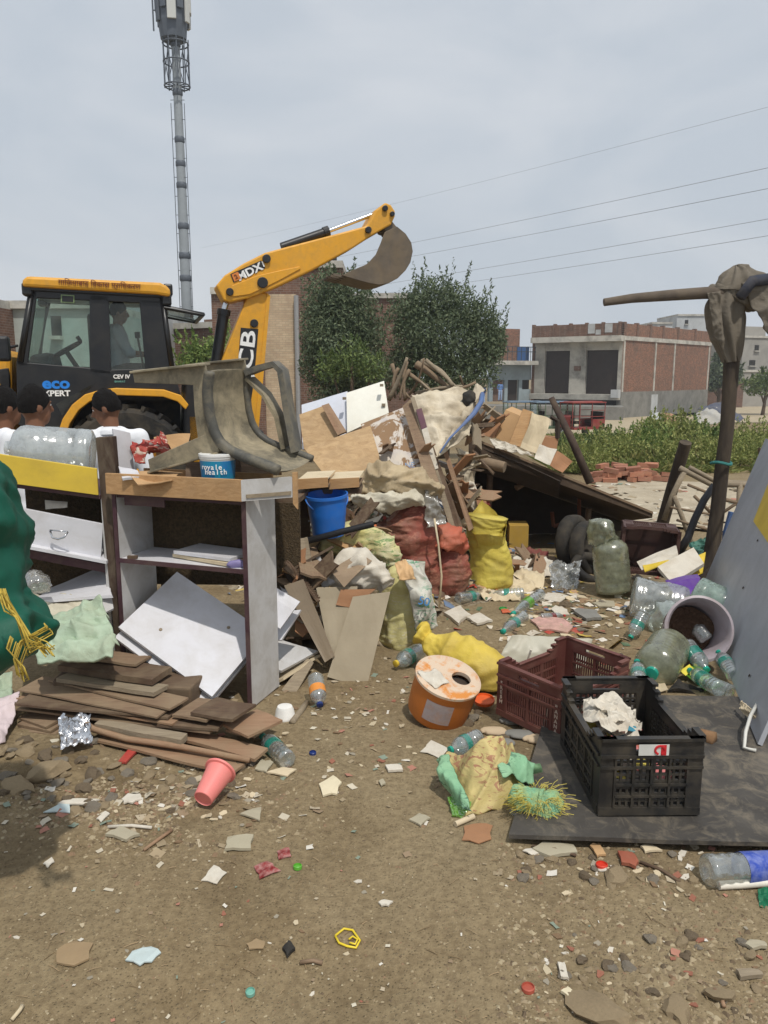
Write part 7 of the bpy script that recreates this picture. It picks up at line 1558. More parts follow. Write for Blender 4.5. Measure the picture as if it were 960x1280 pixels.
# grey plastic bag / clear bag behind the maroon crate
m = MB(); m.prism([G(612, 838, .02), G(640, 795, .02) + Vector((0, .02, 0)), G(745, 800, .02), G(730, 838, .02)], (0, 0, .03))
m = soft_sheet([G(640, 794, .20), G(742, 798, .16), G(730, 835, .03), G(614, 840, .03)], .014, 7, 71, 30, 24, .006, .06); single(m, 'plastic_tray', MAT('translucent_white', (184, 180, 164), .5, .06, 6, .3), 'translucent whitish plastic sheet behind the maroon crate', 'plastic sheet', smooth=True)
# ---- yellow bundle lying, printed sack, orange drum
M_yel2 = SACK('bright_yellow_sack', (216, 192, 84), (196, 168, 62), dirt=.45)
m = MB(); yb_ = [(532, 800, 4.17, .03), (540, 804, 4.14, .06), (556, 812, 4.10, .10), (582, 825, 4.02, .13), (606, 838, 3.96, .13), (624, 850, 3.92, .095), (634, 858, 3.9, .03), (637, 860, 3.9, .01)]
m.loft([(P(x, y, Y), r_, r_*.85) for x, y, Y, r_ in yb_], 64, 70, .016, 9, 81, zmin=.004, aniso=1.0)
yb = thing('yellow_bundle', 'tied bright yellow woven sack lying behind the orange drum', 'sack', m.mid()); part(m, 'sack_body', M_yel2, yb, smooth=True)
c = P(534, 800, 4.16); m = MB(); m.loft([(c + Vector((.03, -.01, -.01)), .03, .03), (c, .028, .028), (c + Vector((-.03, .02, .02)), .06, .055), (c + Vector((-.045, .03, .03)), .055, .05), (c + Vector((-.05, .03, .03)), .01, .01)], 32, 20, .012, 18, 82, fold=.006, foldn=11); part(m, 'tied_end', M_yel2, yb, smooth=True)
M_pys = SACK('printed_yellow_sack', (204, 186, 124), (184, 166, 112), dirt=.3, pr=(156, 100, 80), prsc=11)
M_grs = SACK('green_print_sack', (120, 168, 132), (150, 190, 150), dirt=.25, pr=(40, 80, 70), prsc=18)
ps = thing('printed_sack', 'crumpled yellow printed sack with green ends in front of the black board', 'sack', GT(605, 1010))
m = soft_sheet([G(556, 948, .05), G(640, 938, .07), G(668, 1002, .02), G(580, 1020, .01)], .026, 6.5, 83, 60, 60, .008, .19, (-.05, -.1, 1)); part(m, 'sack_body', M_pys, ps, smooth=True)
m = soft_sheet([G(548, 952, .08), G(562, 944, .12), G(590, 1014, .06), G(566, 1004, .01)], .016, 9, 84, 20, 36, .006, .04); part(m, 'green_end', M_grs, ps, smooth=True)
m = soft_sheet([G(606, 938, .14), G(668, 955, .12), G(666, 985, .05), G(628, 968, .15)], .012, 9, 85, 28, 24, .006, .04); part(m, 'green_print_panel', M_grs, ps, smooth=True)
m = soft_sheet([G(640, 952, .12), G(672, 956, .09), G(676, 968, .04), G(650, 972, .07)], .010, 10, 88, 18, 14, .006, .03); part(m, 'green_fold', MAT('green_fold', (104, 148, 108), .6, .1, 8, .3), ps, smooth=True)
c = G(672, 1012, .05); m = MB(); m.loft([(c + Vector((-.10, .04, .02)), .02, .02), (c + Vector((-.06, .02, .03)), .06, .05), (c, .085, .06), (c + Vector((.05, -.02, .01)), .06, .05), (c + Vector((.07, -.03, 0)), .015, .015)], 40, 30, .016, 14, 86, zmin=MZ*.2); part(m, 'frayed_bundle', MAT('mint_net', (128, 178, 140), .8, .3, 40, .7, (206, 196, 104), 14, .9, 120, bd=.01, crk=1.5), ps, smooth=True)
M_fray = MAT('fray_yellow', (196, 180, 80), .8)
m = MB()
for k in range(420):
    an = random.uniform(0, 6.28); b0 = c + Vector((.085*math.cos(an)*random.uniform(.4, 1.05), .05*math.sin(an), .01 + random.uniform(-.03, .06))); d = Vector((math.cos(an) + random.uniform(-.6, .6), math.sin(an)*.6 - .3, random.uniform(-.2, .7)))*random.uniform(.015, .055)
    m.tube([b0, b0 + d*.5 + Vector((0, 0, .006)), b0 + d], .0011, 3)
fr_o = part(m, 'frayed_threads', M_fray, ps); fr_o['kind'] = 'stuff'
# orange drum
od = GT(553, 908); axd = Vector((.24, -.30, 1)).normalized(); DR = thing('orange_drum', 'tilted orange plastic drum with pale lid and round hole', 'drum', od + Vector((-.02, .10, .035)), rot=frame_from(axd).to_euler())
r_ = .155; hD = .22; M_ord = MAT('drum_orange', (192, 112, 46), .55, .1, 6, .4, (140, 96, 60), 6, .12, 50)
m = MB(); m.lathe([(r_*.92, 0), (r_*.95, .006), (r_*.97, hD*.1), (r_, hD*.5), (r_*1.0, hD*.86), (r_*1.03, hD*.88), (r_*1.03, hD*.93)], 48, None, True, False); lpart(m, 'drum_body', M_ord, DR, smooth=True, angle=40)
m = MB(); vs = []; fs = []; n_ = 48; hc = Vector((.055, -.035)); hr = .047
for i in range(n_):
    an = 2*math.pi*i/n_; o_ = Vector((math.cos(an), math.sin(an))); vs += [(*(o_*r_*1.05), hD*.93), (*(o_*r_*1.05), hD*.985), (*(o_*r_*1.0), hD), (*(hc + o_*hr*1.15), hD), (*(hc + o_*hr), hD*.985), (*(hc + o_*hr), hD*.90)]
for i in range(n_):
    i2 = (i+1) % n_
    for k in range(5): fs.append((6*i+k, 6*i2+k, 6*i2+k+1, 6*i+k+1))
m.add(vs, fs); t = NT('drum_lid'); v = t.map(); t.pbr(t.mix(t.ramp(t.noise(v, 9, 5, .65, .5), [(.5, (0,0,0)), (.62, (1,1,1))]), lin((206, 184, 160)), lin((204, 132, 60))), .6, 0, t.bump(t.noise(v, 60), .2, .003)); M_lid = t.m
lpart(m, 'lid', M_lid, DR, smooth=True, angle=35)
m = MB(); m.lathe([(hr*1.3, hD*.80), (0, hD*.80)], 20, Matrix.Translation((hc.x, hc.y, 0)), False, False); lpart(m, 'hole_shade', M_drk, DR)  # dark disc closes the hole, its shade painted into the colour
for a0, a1, nm in ((R(195), R(245), 'worn_label'), (R(300), R(345), 'worn_label')):
    m = MB(); vs = []; fs = []; n_ = 12
    for i in range(n_+1): an = a0 + (a1-a0)*i/n_; rr = r_*1.008; vs += [(rr*math.cos(an), rr*math.sin(an), hD*.22), (rr*math.cos(an)*1.006, rr*math.sin(an)*1.006, hD*.74)]
    for i in range(n_): fs.append((2*i, 2*i+2, 2*i+3, 2*i+1))
    m.add(vs, fs); lpart(m, nm, MAT('worn_label', (168, 156, 156), .7, .15, 20, .5, (180, 120, 70), 18), DR)
ld = DR.matrix_basis if False else None
Mw = Matrix.Translation(DR.location) @ frame_from(axd).to_4x4()
def onlid(x, y, z=0): return Mw @ Vector((x, y, hD + .003 + z))
m = soft_sheet([onlid(-.14, .075, .0), onlid(-.035, .06, 0), onlid(-.03, -.04, 0), onlid(-.13, -.05, 0)], .006, 20, 87, 16, 16, .003, .02, (0, 0, 1)); single(m, 'receipt_paper', M_paper, 'folded white printed paper on the orange drum lid', 'paper', smooth=True)
m = MB(); c = G(606, 884, .0); m.lathe([(.052, .0), (.055, .004), (.055, .018), (.048, .02), (.046, .012), (0, .012)], 28, Matrix.Translation(c + Vector((0, .04, .012))) @ Matrix.Rotation(R(8), 4, 'X')); single(m, 'orange_plastic_disc', FLAT('lid_orange', (216, 92, 38), .4), 'round orange lid on the dirt beside the maroon crate', 'disc', smooth=True, angle=40)
# flat stones between drum and board
for i, (px, py, s_, lb) in enumerate(((640, 905, .05, 'flat stone nearest the orange lid'), (618, 918, .055, 'flat stone behind the printed sack'), (650, 922, .06, 'grey flat stone in front of the maroon crate corner'), (672, 928, .06, 'pale flat stone at the black crate foot'), (630, 932, .045, 'small flat stone touching the printed sack'))):
    c = GT(px, py); m = MB(); m.loft([(c + Vector((-s_*1.1, 0, .012)), .008, .006), (c + Vector((-s_*.7, .01, .014)), s_*.6, .014), (c + Vector((s_*.6, 0, .014)), s_*.65, .015), (c + Vector((s_*1.1, 0, .012)), .008, .006)], 14, 10, .004, 14, 90 + i, ref=(0, 0, 1)); single(m, 'flat_stone', (M_plastg, M_cream)[i % 2], lb, 'stone', 'flat stones by the drum', smooth=True)
# ================================================================== ground litter and middle distance
# ---- pink tumbler, white bowl
tb_ = G(250, 1016, .045); tm = G(266, 990, .055); m = MB(); axt = (tm - tb_); pk = thing('pink_tumbler', 'pink plastic tumbler lying on the rubble below the planks', 'tumbler', GT(252, 1020) + Vector((0, .03, .052)), rot=frame_from(Vector((.26, .80, .30))).to_euler())
M_pink = MAT('pink_plastic', (230, 132, 126), .45, .06, 8, .3, (170, 130, 110), 9, .06, 40, spec=.5)
m.lathe([(0, .006), (.028, .006), (.031, 0), (.033, .002), (.048, .118), (.056, .12), (.057, .127), (.050, .127), (.046, .116), (.030, .012), (0, .012)], 32); m.v = [p*1.15 for p in m.v]; lpart(m, 'tumbler_body', M_pink, pk, smooth=True, angle=35)
c = GT(355, 902); m = MB(); m.lathe([(.050, 0), (.052, .006), (.050, .012), (.044, .045), (.036, .062), (.022, .066), (0, .064)], 28, Matrix.Translation(c + Vector((0, .04, .0)))); single(m, 'white_bowl', FLAT('bowl_white', (232, 230, 224), .35), 'white plastic bowl upside down at the shelf foot', 'bowl', smooth=True, angle=40)
# ---- flat scraps seen one by one
M_tile = MAT('cream_tile', (214, 202, 172), .6, .05, 6, .2); M_tileg = MAT('grey_tile', (168, 160, 138), .7, .06, 6, .3); M_blch = MAT('pale_blue_shard', (186, 200, 200), .6, .06, 12, .3)
M_sach = MAT('red_sachet', (132, 44, 44), .4, .5, 40, .5, (206, 190, 180), 34); M_clth = MAT('brown_cloth', (150, 128, 98), .95, .1, 10, .3); M_redd = MAT('brick_chip', (150, 84, 64), .9, .12, 10, .3)
SCR = [((413, 985), 15, 13, 5, M_tile, .008, 'cream broken tile lying alone on open dirt', 'tile', 'tile_shard'), ((492, 963), 14, 5, 4, M_paper, .01, 'white bone-like chip above the cream tile gap', 'chip', 'white_chip'), ((478, 981), 5, 5, 4, M_tileg, .006, 'tiny beige chip right of the broken cream tile', 'chip', 'beige_chip'),
       ((524, 1027), 15, 8, 4, M_tileg, .007, 'pale grey tile piece left of the brown cardboard', 'tile', 'tile_shard'), ((597, 1043), 24, 13, 6, M_cardb, .004, 'torn brown cardboard lying below the printed sack', 'cardboard', 'cardboard_piece'), ((298, 1056), 21, 11, 4, M_tileg, .010, 'greenish grey tile right of the pink tumbler', 'tile', 'tile_shard'),
       ((154, 1045), 21, 9, 4, M_tileg, .010, 'grey tile slab left of the pink tumbler', 'tile', 'tile_shard'), ((268, 1096), 17, 13, 4, M_paper, .003, 'white printed slip in front of the grey tile', 'paper', 'paper_slip'), ((333, 1089), 19, 12, 4, M_sach, .003, 'larger dark red sachet on the dirt', 'sachet', 'sachet'),
       ((355, 1068), 11, 8, 4, M_sach, .003, 'smaller red sachet above the larger one', 'sachet', 'sachet'), ((178, 1197), 21, 10, 6, M_blch, .004, 'pale blue shard in the bare foreground', 'shard', 'plaster_shard'), ((95, 1195), 24, 14, 6, M_clth, .006, 'dull brown cloth patch in the left foreground', 'cloth', 'cloth_scrap'), ((320, 1183), 12, 8, 5, M_clth, .004, 'brown leaf-shaped scrap in the foreground', 'scrap', 'paper_scrap'),
       ((361, 1190), 9, 9, 4, M_rub, .010, 'dark square chip beside the yellow clip', 'chip', 'dark_chip'), ((703, 1217), 7, 13, 4, M_paper, .008, 'upright white scrap at the lower right', 'scrap', 'paper_scrap'), ((712, 1245), 10, 8, 4, M_tile, .008, 'cream chip just under the white scrap', 'chip', 'beige_chip'), ((723, 1266), 9, 5, 5, M_paper, .008, 'small white pebble-like chip at bottom right', 'chip', 'white_chip'),
       ((545, 937), 19, 12, 4, M_paper, .003, 'printed card lying left of the half-hidden bottle', 'card', 'printed_card'), ((318, 1020), 18, 10, 3, M_tileg, .006, 'triangular grey shard right of the pink tumbler', 'shard', 'tile_shard'), ((716, 986 + 40), 1, 1, 4, M_paper, .002, 'tiny white crumb on the black board', 'crumb', 'paper_crumb'),
       ((695, 1065), 26, 9, 5, M_tileg, .012, 'grey slab piece below the front edge of the black board', 'slab', 'slab_piece'), ((748, 1066), 10, 9, 4, M_card, .008, 'light brown chip below the black board edge', 'chip', 'wood_chip'), ((785, 1078), 14, 11, 5, M_redd, .012, 'red brick chip below the black board edge', 'chip', 'brick_chip'), ((812, 1064), 14, 5, 4, M_papb, .008, 'pale beige strip below the black board edge', 'strip', 'paper_strip'),
       ((665, 1067), 11, 5, 4, M_paper, .004, 'white paper bit left of the grey slab piece', 'paper', 'paper_scrap'), ((742, 1043), 0.5, .5, 4, M_paper, .002, 'speck of paper at the board front', 'crumb', 'paper_crumb'), ((698, 1041), 16, 7, 6, M_papb, .004, 'torn beige paper on the front edge of the black board', 'paper', 'paper_scrap'), ((482, 1131), 9, 4, 5, M_paper, .006, 'white scrap in the middle foreground', 'scrap', 'paper_scrap'),
       ((330, 915 + 44), 12, 9, 4, M_tileg, .006, 'grey shard behind the teal bottle', 'shard', 'tile_shard'), ((355, 967), 20, 6, 4, M_papb, .006, 'beige strip lying below the teal bottle', 'strip', 'wood_strip'), ((212, 1020), 0.6, .6, 4, M_paper, .002, 'white crumb by the tumbler', 'crumb', 'paper_crumb'), ((165, 1000), 14, 8, 6, M_paper, .006, 'torn pale paper left of the pink tumbler', 'paper', 'paper_scrap'),
       ((100, 1005), 26, 5, 4, M_paper, .006, 'long white sliver in the left shadow edge', 'sliver', 'plaster_sliver'), ((75, 1012), 18, 10, 3, M_blch, .004, 'translucent grey triangle in the left shadow', 'shard', 'plastic_shard'), ((62, 1080), 6, 7, 4, M_paper, .004, 'small white square in the left shadow', 'paper', 'paper_scrap'), ((129, 1022), 7, 6, 4, M_paper, .004, 'white bit at the shadow edge', 'paper', 'paper_scrap'),
       ((162, 946), 8, 12, 4, MAT('red_card', (176, 60, 54), .6, .2, 20, .4), .01, 'red and white torn card before the lowest plank', 'card', 'card_piece'), ((945, 1185), 14, 6, 5, M_tileg, .01, 'curled grey scrap at the right edge', 'scrap', 'paper_scrap'), ((936, 1222), 20, 6, 4, M_grey, .012, 'wood sliver at the lower right edge', 'sliver', 'wood_sliver'), ((598, 775), 16, 7, 4, M_paper, .015, 'white crumpled cup piece before the red sacks', 'cup', 'cup_piece'),
       ((570, 770), 17, 10, 4, M_paper, .02, 'white foam tray in front of the red sacks', 'tray', 'foam_tray'), ((632, 765), 8, 3, 4, MAT('orange_bit', (196, 92, 60), .6), .005, 'orange plastic strip among the bottles', 'strip', 'plastic_strip'), ((690, 782), 26, 10, 6, MAT('pink_litter', (190, 150, 140), .7, .3, 30, .5), .012, 'pink and white wrapper heap right of the bottles', 'wrapper', 'wrapper'), ((700, 765), 12, 6, 5, M_paper, .008, 'pale wrapper beside the small red bottle', 'wrapper', 'wrapper'),
       ((692, 748), 20, 6, 5, M_paper, .006, 'white paper piece before the tyres', 'paper', 'paper_scrap'), ((755, 757), 18, 5, 5, M_tileg, .012, 'flat grey stone chip before the dusty jug', 'stone', 'stone_chip'), ((735, 770), 16, 8, 5, M_plastg, .02, 'round grey stone in the trampled patch', 'stone', 'stone_chip'), ((640, 800), 9, 4, 4, M_paper, .006, 'white bit above the translucent plastic sheet', 'paper', 'paper_scrap')]
def poly_scrap(px, py, wx, wy, n, mat, t_, label, cat, name, seed):
    c = GT(px, py); r_ = random.Random(seed); e1 = GT(px + wx, py) - c; dep = (GT(px, py - wy) - c).length; a_ = e1.length; pts = []; a0 = r_.uniform(0, 6.28)
    for i in range(n):
        an = a0 + 2*math.pi*i/n + r_.uniform(-.25, .25); k = r_.uniform(.85, 1.12); x, y = c.x + a_*k*math.cos(an), c.y + dep*k*math.sin(an); pts.append(Vector((x, y, zg(x, y) + .003 + r_.uniform(0, .3)*t_)))
    fine = []
    for i in range(n):
        a2, b2 = pts[i], pts[(i+1) % n]; fine.append(a2)
        for f_ in ((.5,) if n > 4 else (.35, .7)): fine.append(a2.lerp(b2, f_ + r_.uniform(-.12, .12)) + (c - a2.lerp(b2, f_))*r_.uniform(-.07, .16 if n > 3 else .05) + Vector((0, 0, r_.uniform(0, .004))))
    m = MB(); m.prism(fine, (0, 0, max(.002, t_))); return single(m, name, mat, label, cat, 'scraps on the dirt')
for i, (pp_, wx, wy, n, mt, tk, lb, ct, nm) in enumerate(SCR):
    if wx < 2: continue
    poly_scrap(*pp_, wx, wy, n, mt, tk, lb, ct, nm, i)
def capdisc(px, py, r_, mat, label, name='bottle_cap'):
    c = GT(px, py); m = MB(); m.lathe([(r_, 0), (r_, .010), (r_*.85, .012), (r_*.8, .006), (0, .006)], 18, Matrix.Translation(c + Vector((0, 0, .002))) @ Matrix.Rotation(R(random.uniform(-8, 8)), 4, 'X')); single(m, name, mat, label, 'cap', smooth=True, angle=40)
capdisc(372, 1086, .015, FLAT('cap_green', (96, 170, 60), .4), 'green bottle cap beside the sachets'); capdisc(391, 943, .016, M_bluc, 'dark blue bottle cap on open dirt'); capdisc(752, 1084, .020, FLAT('cap_red2', (204, 60, 40), .4), 'red bottle cap below the black board')
capdisc(313, 1243, .013, FLAT('disc_teal', (120, 176, 160), .5), 'pale teal disc in the bottom foreground', 'plastic_disc'); capdisc(660, 1238, .018, FLAT('disc_red', (170, 84, 66), .6), 'flat reddish disc at the lower right', 'plastic_disc'); capdisc(629, 762, .03, FLAT('cap_greenb', (50, 140, 70), .4), 'green jar cap among the bottles')
c = GT(434, 1175); m = MB(); m.tube([GT(x, y) + Vector((0, 0, .006)) for x, y in ((419, 1172), (430, 1163), (441, 1165), (450, 1178), (445, 1187), (434, 1185), (424, 1181), (419, 1172))], .0035, 6); m.tube([GT(x, y) + Vector((0, 0, .010)) for x, y in ((436, 1178), (441, 1174), (447, 1178), (444, 1184), (437, 1182))], .003, 5); single(m, 'yellow_clip', FLAT('clip_yellow', (222, 196, 50), .4), 'yellow plastic clip ring in the middle foreground', 'clip', smooth=True)
m = MB(); a, b = GT(898, 1112), GT(1000, 1106); m.tube([a + Vector((0, 0, .015)), b + Vector((0, 0, .015))], .014, 10); single(m, 'white_pipe', FLAT('pvc_white', (226, 220, 206), .5), 'white plastic pipe under the blue label bottle', 'pipe', smooth=True, angle=50)
m = MB(); a, b = GT(569, 1034), GT(592, 1024); m.tube([a + Vector((0, 0, .012)), b + Vector((0, 0, .012))], .011, 10); single(m, 'white_tube', M_papb, 'short pale tube beside the torn brown cardboard', 'tube', smooth=True, angle=50)
m = soft_sheet([GT(948, 1120) + Vector((0, 0, .03)), GT(985, 1115) + Vector((0, 0, .03)), GT(985, 1135), GT(950, 1135)], .01, 20, 3, 12, 12); single(m, 'green_scrap', FLAT('scrap_green', (20, 104, 70), .5), 'dark green plastic scrap at the right edge', 'scrap')
m = soft_sheet([GT(560, 1005) + Vector((0, 0, .03)), GT(590, 1003) + Vector((0, 0, .04)), GT(588, 1024) + Vector((0, 0, .01)), GT(565, 1022) + Vector((0, 0, .01))], .012, 18, 4, 14, 14); single(m, 'green_wrapper', FILM('green_wrapper', (140, 200, 80), .7, .3), 'green and clear wrapper tucked under the printed sack', 'wrapper')
m = soft_sheet([GT(686, 726) + Vector((0, 0, .14)), GT(724, 722) + Vector((0, 0, .14)), GT(722, 738), GT(690, 738)], .03, 12, 5, 20, 20); single(m, 'clear_bag', FILM('clear_bag', (206, 208, 206), .45, .35), 'crumpled clear plastic bag left of the dusty jug', 'plastic bag')
for i, (x0, y0, x1, y1, h_, mt, lb) in enumerate(((640, 712, 690, 722, .10, M_paper, 'white and maroon rag left of the tyres'), (640, 725, 680, 742, .06, M_papb, 'beige rag on the ground right of the yellow bag'), (655, 700, 685, 712, .10, MAT('maroon_rag', (110, 52, 50), .85, .2), 'maroon rag near the yellow carton'), (600, 740, 650, 752, .05, M_papb, 'flattened pale paper before the yellow bag'))):
    m = soft_sheet([GT(x0, y0) + Vector((0, 0, h_)), GT(x1, y0) + Vector((0, 0, h_*.8)), GT(x1, y1) + Vector((0, 0, .01)), GT(x0, y1) + Vector((0, 0, .01))], .025, 11, 60 + i, 22, 18); single(m, 'rag', mt, lb, 'rag', 'rags before the hollow', smooth=True)
# thin sticks lying about
for i, (a, b, lb) in enumerate((((135, 1036), (190, 1037), 'thin white stick across the rubble left of the tumbler'), ((365, 905), (383, 880), 'short brown stick by the white bowl'), ((375, 1206), (403, 1207), 'thin twig near the dark square chip'), ((665, 1060), (720, 1072), 'brown stick under the grey slab piece'), ((800, 1080), (850, 1105), 'dark twig leading to the blue label bottle'), ((892, 1240), (905, 1262), 'reddish wood splinter at the lower right'), ((180, 1065), (215, 1040), 'orange brown curled strip left of the grey tile'), ((15, 1278), (28, 1260), 'pale straw at the bottom left corner'))):
    A, B = GT(*a) + Vector((0, 0, .008)), GT(*b) + Vector((0, 0, .008)); m = MB(); m.tube([A, A.lerp(B, .5) + Vector((.006, .004, .004)), B], .006 if i != 1 else .016, 6, wob=.3); single(m, 'small_stick', (M_paper, M_grey, M_brwn, M_brwd, M_brwd, M_rust, M_rust, M_papb)[i], lb, 'stick', 'small sticks on the dirt', smooth=True)
# ---- shared chip and stone meshes, scattered as individuals
def chip_mesh(seed):
    r_ = random.Random(seed); n = r_.randint(4, 6); pts = [Vector((math.cos(2*math.pi*i/n + r_.uniform(-.35, .35))*r_.uniform(.7, 1.15), math.sin(2*math.pi*i/n + r_.uniform(-.35, .35))*r_.uniform(.4, .9), 0)) for i in range(n)]
    m = MB(); m.prism(pts, (0, 0, .22)); return m
def stone_mesh(seed):
    bm = bmesh.new(); bmesh.ops.create_icosphere(bm, subdivisions=2, radius=1.0)
    for v_ in bm.verts:
        d = v_.co.copy(); e = 1 + .55*noise.noise(d*1.1 + Vector((seed*5.1, 0, 0))) + .22*noise.noise(d*2.7 + Vector((0, seed, 0))); v_.co = Vector((d.x*1.15*e, d.y*.9*e, d.z*.62*e))
    me = bpy.data.meshes.new('stone'); bm.to_mesh(me); bm.free(); return me
M_chips = [MAT('chip_pale', (188, 174, 146), .85, .15, 12, .3), MAT('chip_grey', (150, 142, 126), .9, .15, 12, .3), M_papb, MAT('chip_brown', (122, 98, 74), .9, .2, 12, .3), M_paper, MAT('chip_red', (146, 92, 74), .9, .2, 12, .3)]
chips = []
for k in range(12):
    me = chip_mesh(k + 40).mesh('chip'); fixn(me); me.materials.append(M_chips[k % 6]); chips.append(me)
stones = []
M_stones = [MAT('stone_tan', (150, 132, 104), .95, .15, 9, .4, None, 5, .6, 40, bd=.01), MAT('stone_grey', (124, 116, 104), .95, .15, 9, .4, None, 5, .6, 40, bd=.01), MAT('stone_dark', (106, 92, 74), .95, .15, 9, .3, None, 5, .6, 40, bd=.01)]
for k in range(9):
    me = stone_mesh(k + 3); me.materials.append(M_stones[k % 3]); chips_ = me.shade_smooth(); me.set_sharp_from_angle(angle=R(32)); stones.append(me)
def scatter_obj(me, px, py, s, name, label, cat, group, zs=1.0, sink=.25):
    c = GT(px, py); o = bpy.data.objects.new(name, me); COL.objects.link(o); o.location = c + Vector((0, 0, s*(.1 if name != 'stone' else .62*zs*(1 - 2*sink)*.5)))
    o.rotation_euler = (R(random.uniform(-14, 14)), R(random.uniform(-14, 14)), random.uniform(0, 6.28)); o.scale = (s, s, s*zs); return tag(o, label, cat, group)
def scale_at(px, py, npx): return (GT(px + npx, py) - GT(px, py)).length
ZONES = [  # x0,x1,y0,y1, n chips, size px range
    (110, 330, 965, 1060, 44, 3, 7, 'flat chip among the rubble around the pink tumbler'), (640, 880, 1055, 1130, 34, 3, 8, 'flat chip in the rubble band below the black board'), (680, 960, 1150, 1275, 28, 3, 8, 'flat chip scattered over the lower right dirt'),
    (10, 480, 1060, 1275, 24, 2.5, 6, 'flat chip scattered over the lower left dirt'), (640, 800, 735, 800, 55, 4, 9, 'flat flat chip in the trampled patch before the dusty jug'), (340, 520, 850, 1000, 30, 3, 7, 'flat chip on the dirt path beside the grey cardboard')]
for (x0, x1, y0, y1, n, s0, s1, lb) in ZONES:
    for _ in range(n):
        px, py = random.uniform(x0, x1), random.triangular(y0, y1); kc = random.randrange(12); scatter_obj(chips[kc], px, py, scale_at(px, py, random.uniform(s0, s1)), 'chip', ('tan ', 'grey ', 'beige ', 'brown ', 'white ', 'reddish ')[kc % 6] + lb, 'chip', 'chips ' + ' '.join(lb.split()[2:]), random.uniform(.5, 1.1))
SZ_ = [(0, 130, 925, 1000, 40, 4, 11, 'earthy rubble lump at the left edge above the dark shadow'), (60, 330, 945, 1015, 40, 4, 9, 'small rubble stone in front of the plank pile'), (700, 960, 1165, 1275, 34, 3, 9, 'small stone in the lower right rubble'), (640, 870, 1060, 1110, 22, 4, 8, 'small stone below the front edge of the black board'), (570, 700, 890, 935, 16, 5, 9, 'small stone between the orange drum and the crates'), (640, 800, 700, 790, 24, 3, 7, 'small stone in the trampled litter patch')]
for (x0, x1, y0, y1, n, s0, s1, lb) in SZ_:
    for _ in range(n):
        px, py = random.uniform(x0, x1), random.uniform(y0, y1); kc = random.randrange(9); scatter_obj(stones[kc], px, py, scale_at(px, py, random.uniform(s0, s1)), 'stone', ('tan ', 'grey ', 'dark brown ')[kc % 3] + lb, 'stone', 'stones ' + ' '.join(lb.split()[2:]), random.uniform(.7, 1.1))
for (px, py, s_, lb) in ((745, 1264, 30, 'largest pale rock half buried at the bottom right'), (848, 1262, 18, 'second rock at the bottom right edge'), (898, 1245, 15, 'flat pale rock above the bottom right corner'), (770, 1098, 16, 'brown stone left of the blue label bottle'), (62, 965, 22, 'big earthy clod at the left edge'), (20, 985, 20, 'earthy clod cut by the left edge')):
    scatter_obj(stones[(0, 3, 6)[px % 3]], px, py, scale_at(px, py, s_), 'rock', lb, 'rock', None, .8)
# gravel, grit, straw: uncountable
def ground_sample(x0, x1, y0, y1, pw=1.0):
    def f():
        px, py = random.uniform(x0, x1), y0 + (y1 - y0)*random.random()**pw
        if pw == 1.0:
            w_, h_ = x1 - x0, y1 - y0; px = (x0 + x1)/2 + random.gauss(0, .32)*w_; py = (y0 + y1)/2 + random.gauss(0, .30)*h_
            for _ in range(6):
                q_ = GT(px, py)
                if noise.noise((q_.x*3.2, q_.y*3.2, 7)) > -.12: break
                px = (x0 + x1)/2 + random.gauss(0, .32)*w_; py = (y0 + y1)/2 + random.gauss(0, .30)*h_
        p = GT(px, min(py, 1300)); return p, Vector((0, 0, 1))
    return f
t = NT('grit'); g_ = t.n('ShaderNodeNewGeometry'); pal2 = [(158, 143, 116), (128, 112, 88), (142, 126, 100), (102, 87, 68), (156, 140, 112), (136, 120, 95), (116, 100, 78), (166, 152, 124), (150, 134, 108), (134, 110, 86)]
t.pbr(t.ramp(g_.outputs['Random Per Island'], [(i/len(pal2), lin(c_)) for i, c_ in enumerate(pal2)], 'CONSTANT'), .9); M_grit = t.m
t = NT('ground_scraps'); g_ = t.n('ShaderNodeNewGeometry'); pal3 = [(196, 186, 166), (150, 134, 108), (176, 162, 138), (124, 104, 80), (208, 202, 190), (160, 142, 114), (186, 176, 156), (142, 122, 98), (168, 118, 100), (200, 192, 172), (128, 140, 124), (154, 138, 112)]
t.pbr(t.ramp(g_.outputs['Random Per Island'], [(i/len(pal3), lin(c_)) for i, c_ in enumerate(pal3)], 'CONSTANT'), .85); M_scr = t.m
def grit(n, sampler, s0, s1, name, label):
    V = []; Fq = []
    for _ in range(n):
        p, nr = sampler(); s_ = s0 + (s1 - s0)*random.random()**2.2; an = random.uniform(0, 6.28); k = len(V); asp = random.uniform(.45, 1)
        ca_, sa_ = math.cos(an), math.sin(an)
        for (i, j, h) in ((-1, -.8, 0), (1, -1, 0), (.9, 1, 0), (-1, .8, 0), (.1, 0, .75)):
            i *= random.uniform(.7, 1.1); j *= asp*random.uniform(.7, 1.1); V.append(Vector((p.x + s_*(i*ca_ - j*sa_), p.y + s_*(i*sa_ + j*ca_), p.z - .001 + s_*h*random.uniform(.6, 1.1))))
        Fq += [(k, k+1, k+4), (k+1, k+2, k+4), (k+2, k+3, k+4), (k+3, k, k+4)]
    m = MB(); m.v = V; m.f = Fq; tag(put(m.mesh(name), name, M_grit, fix=False), label, 'gravel', kind='stuff')
grit(5200, ground_sample(-20, 980, 900, 1285, .8), .0018, .007, 'gravel', 'fine gravel and grit strewn over the foreground dirt')
grit(3000, ground_sample(40, 340, 950, 1060), .003, .014, 'rubble_grit', 'coarse grit of crushed plaster around the pink tumbler')
grit(1900, ground_sample(620, 970, 1052, 1280, .8), .003, .013, 'rubble_grit', 'coarse grit below the black board at right')
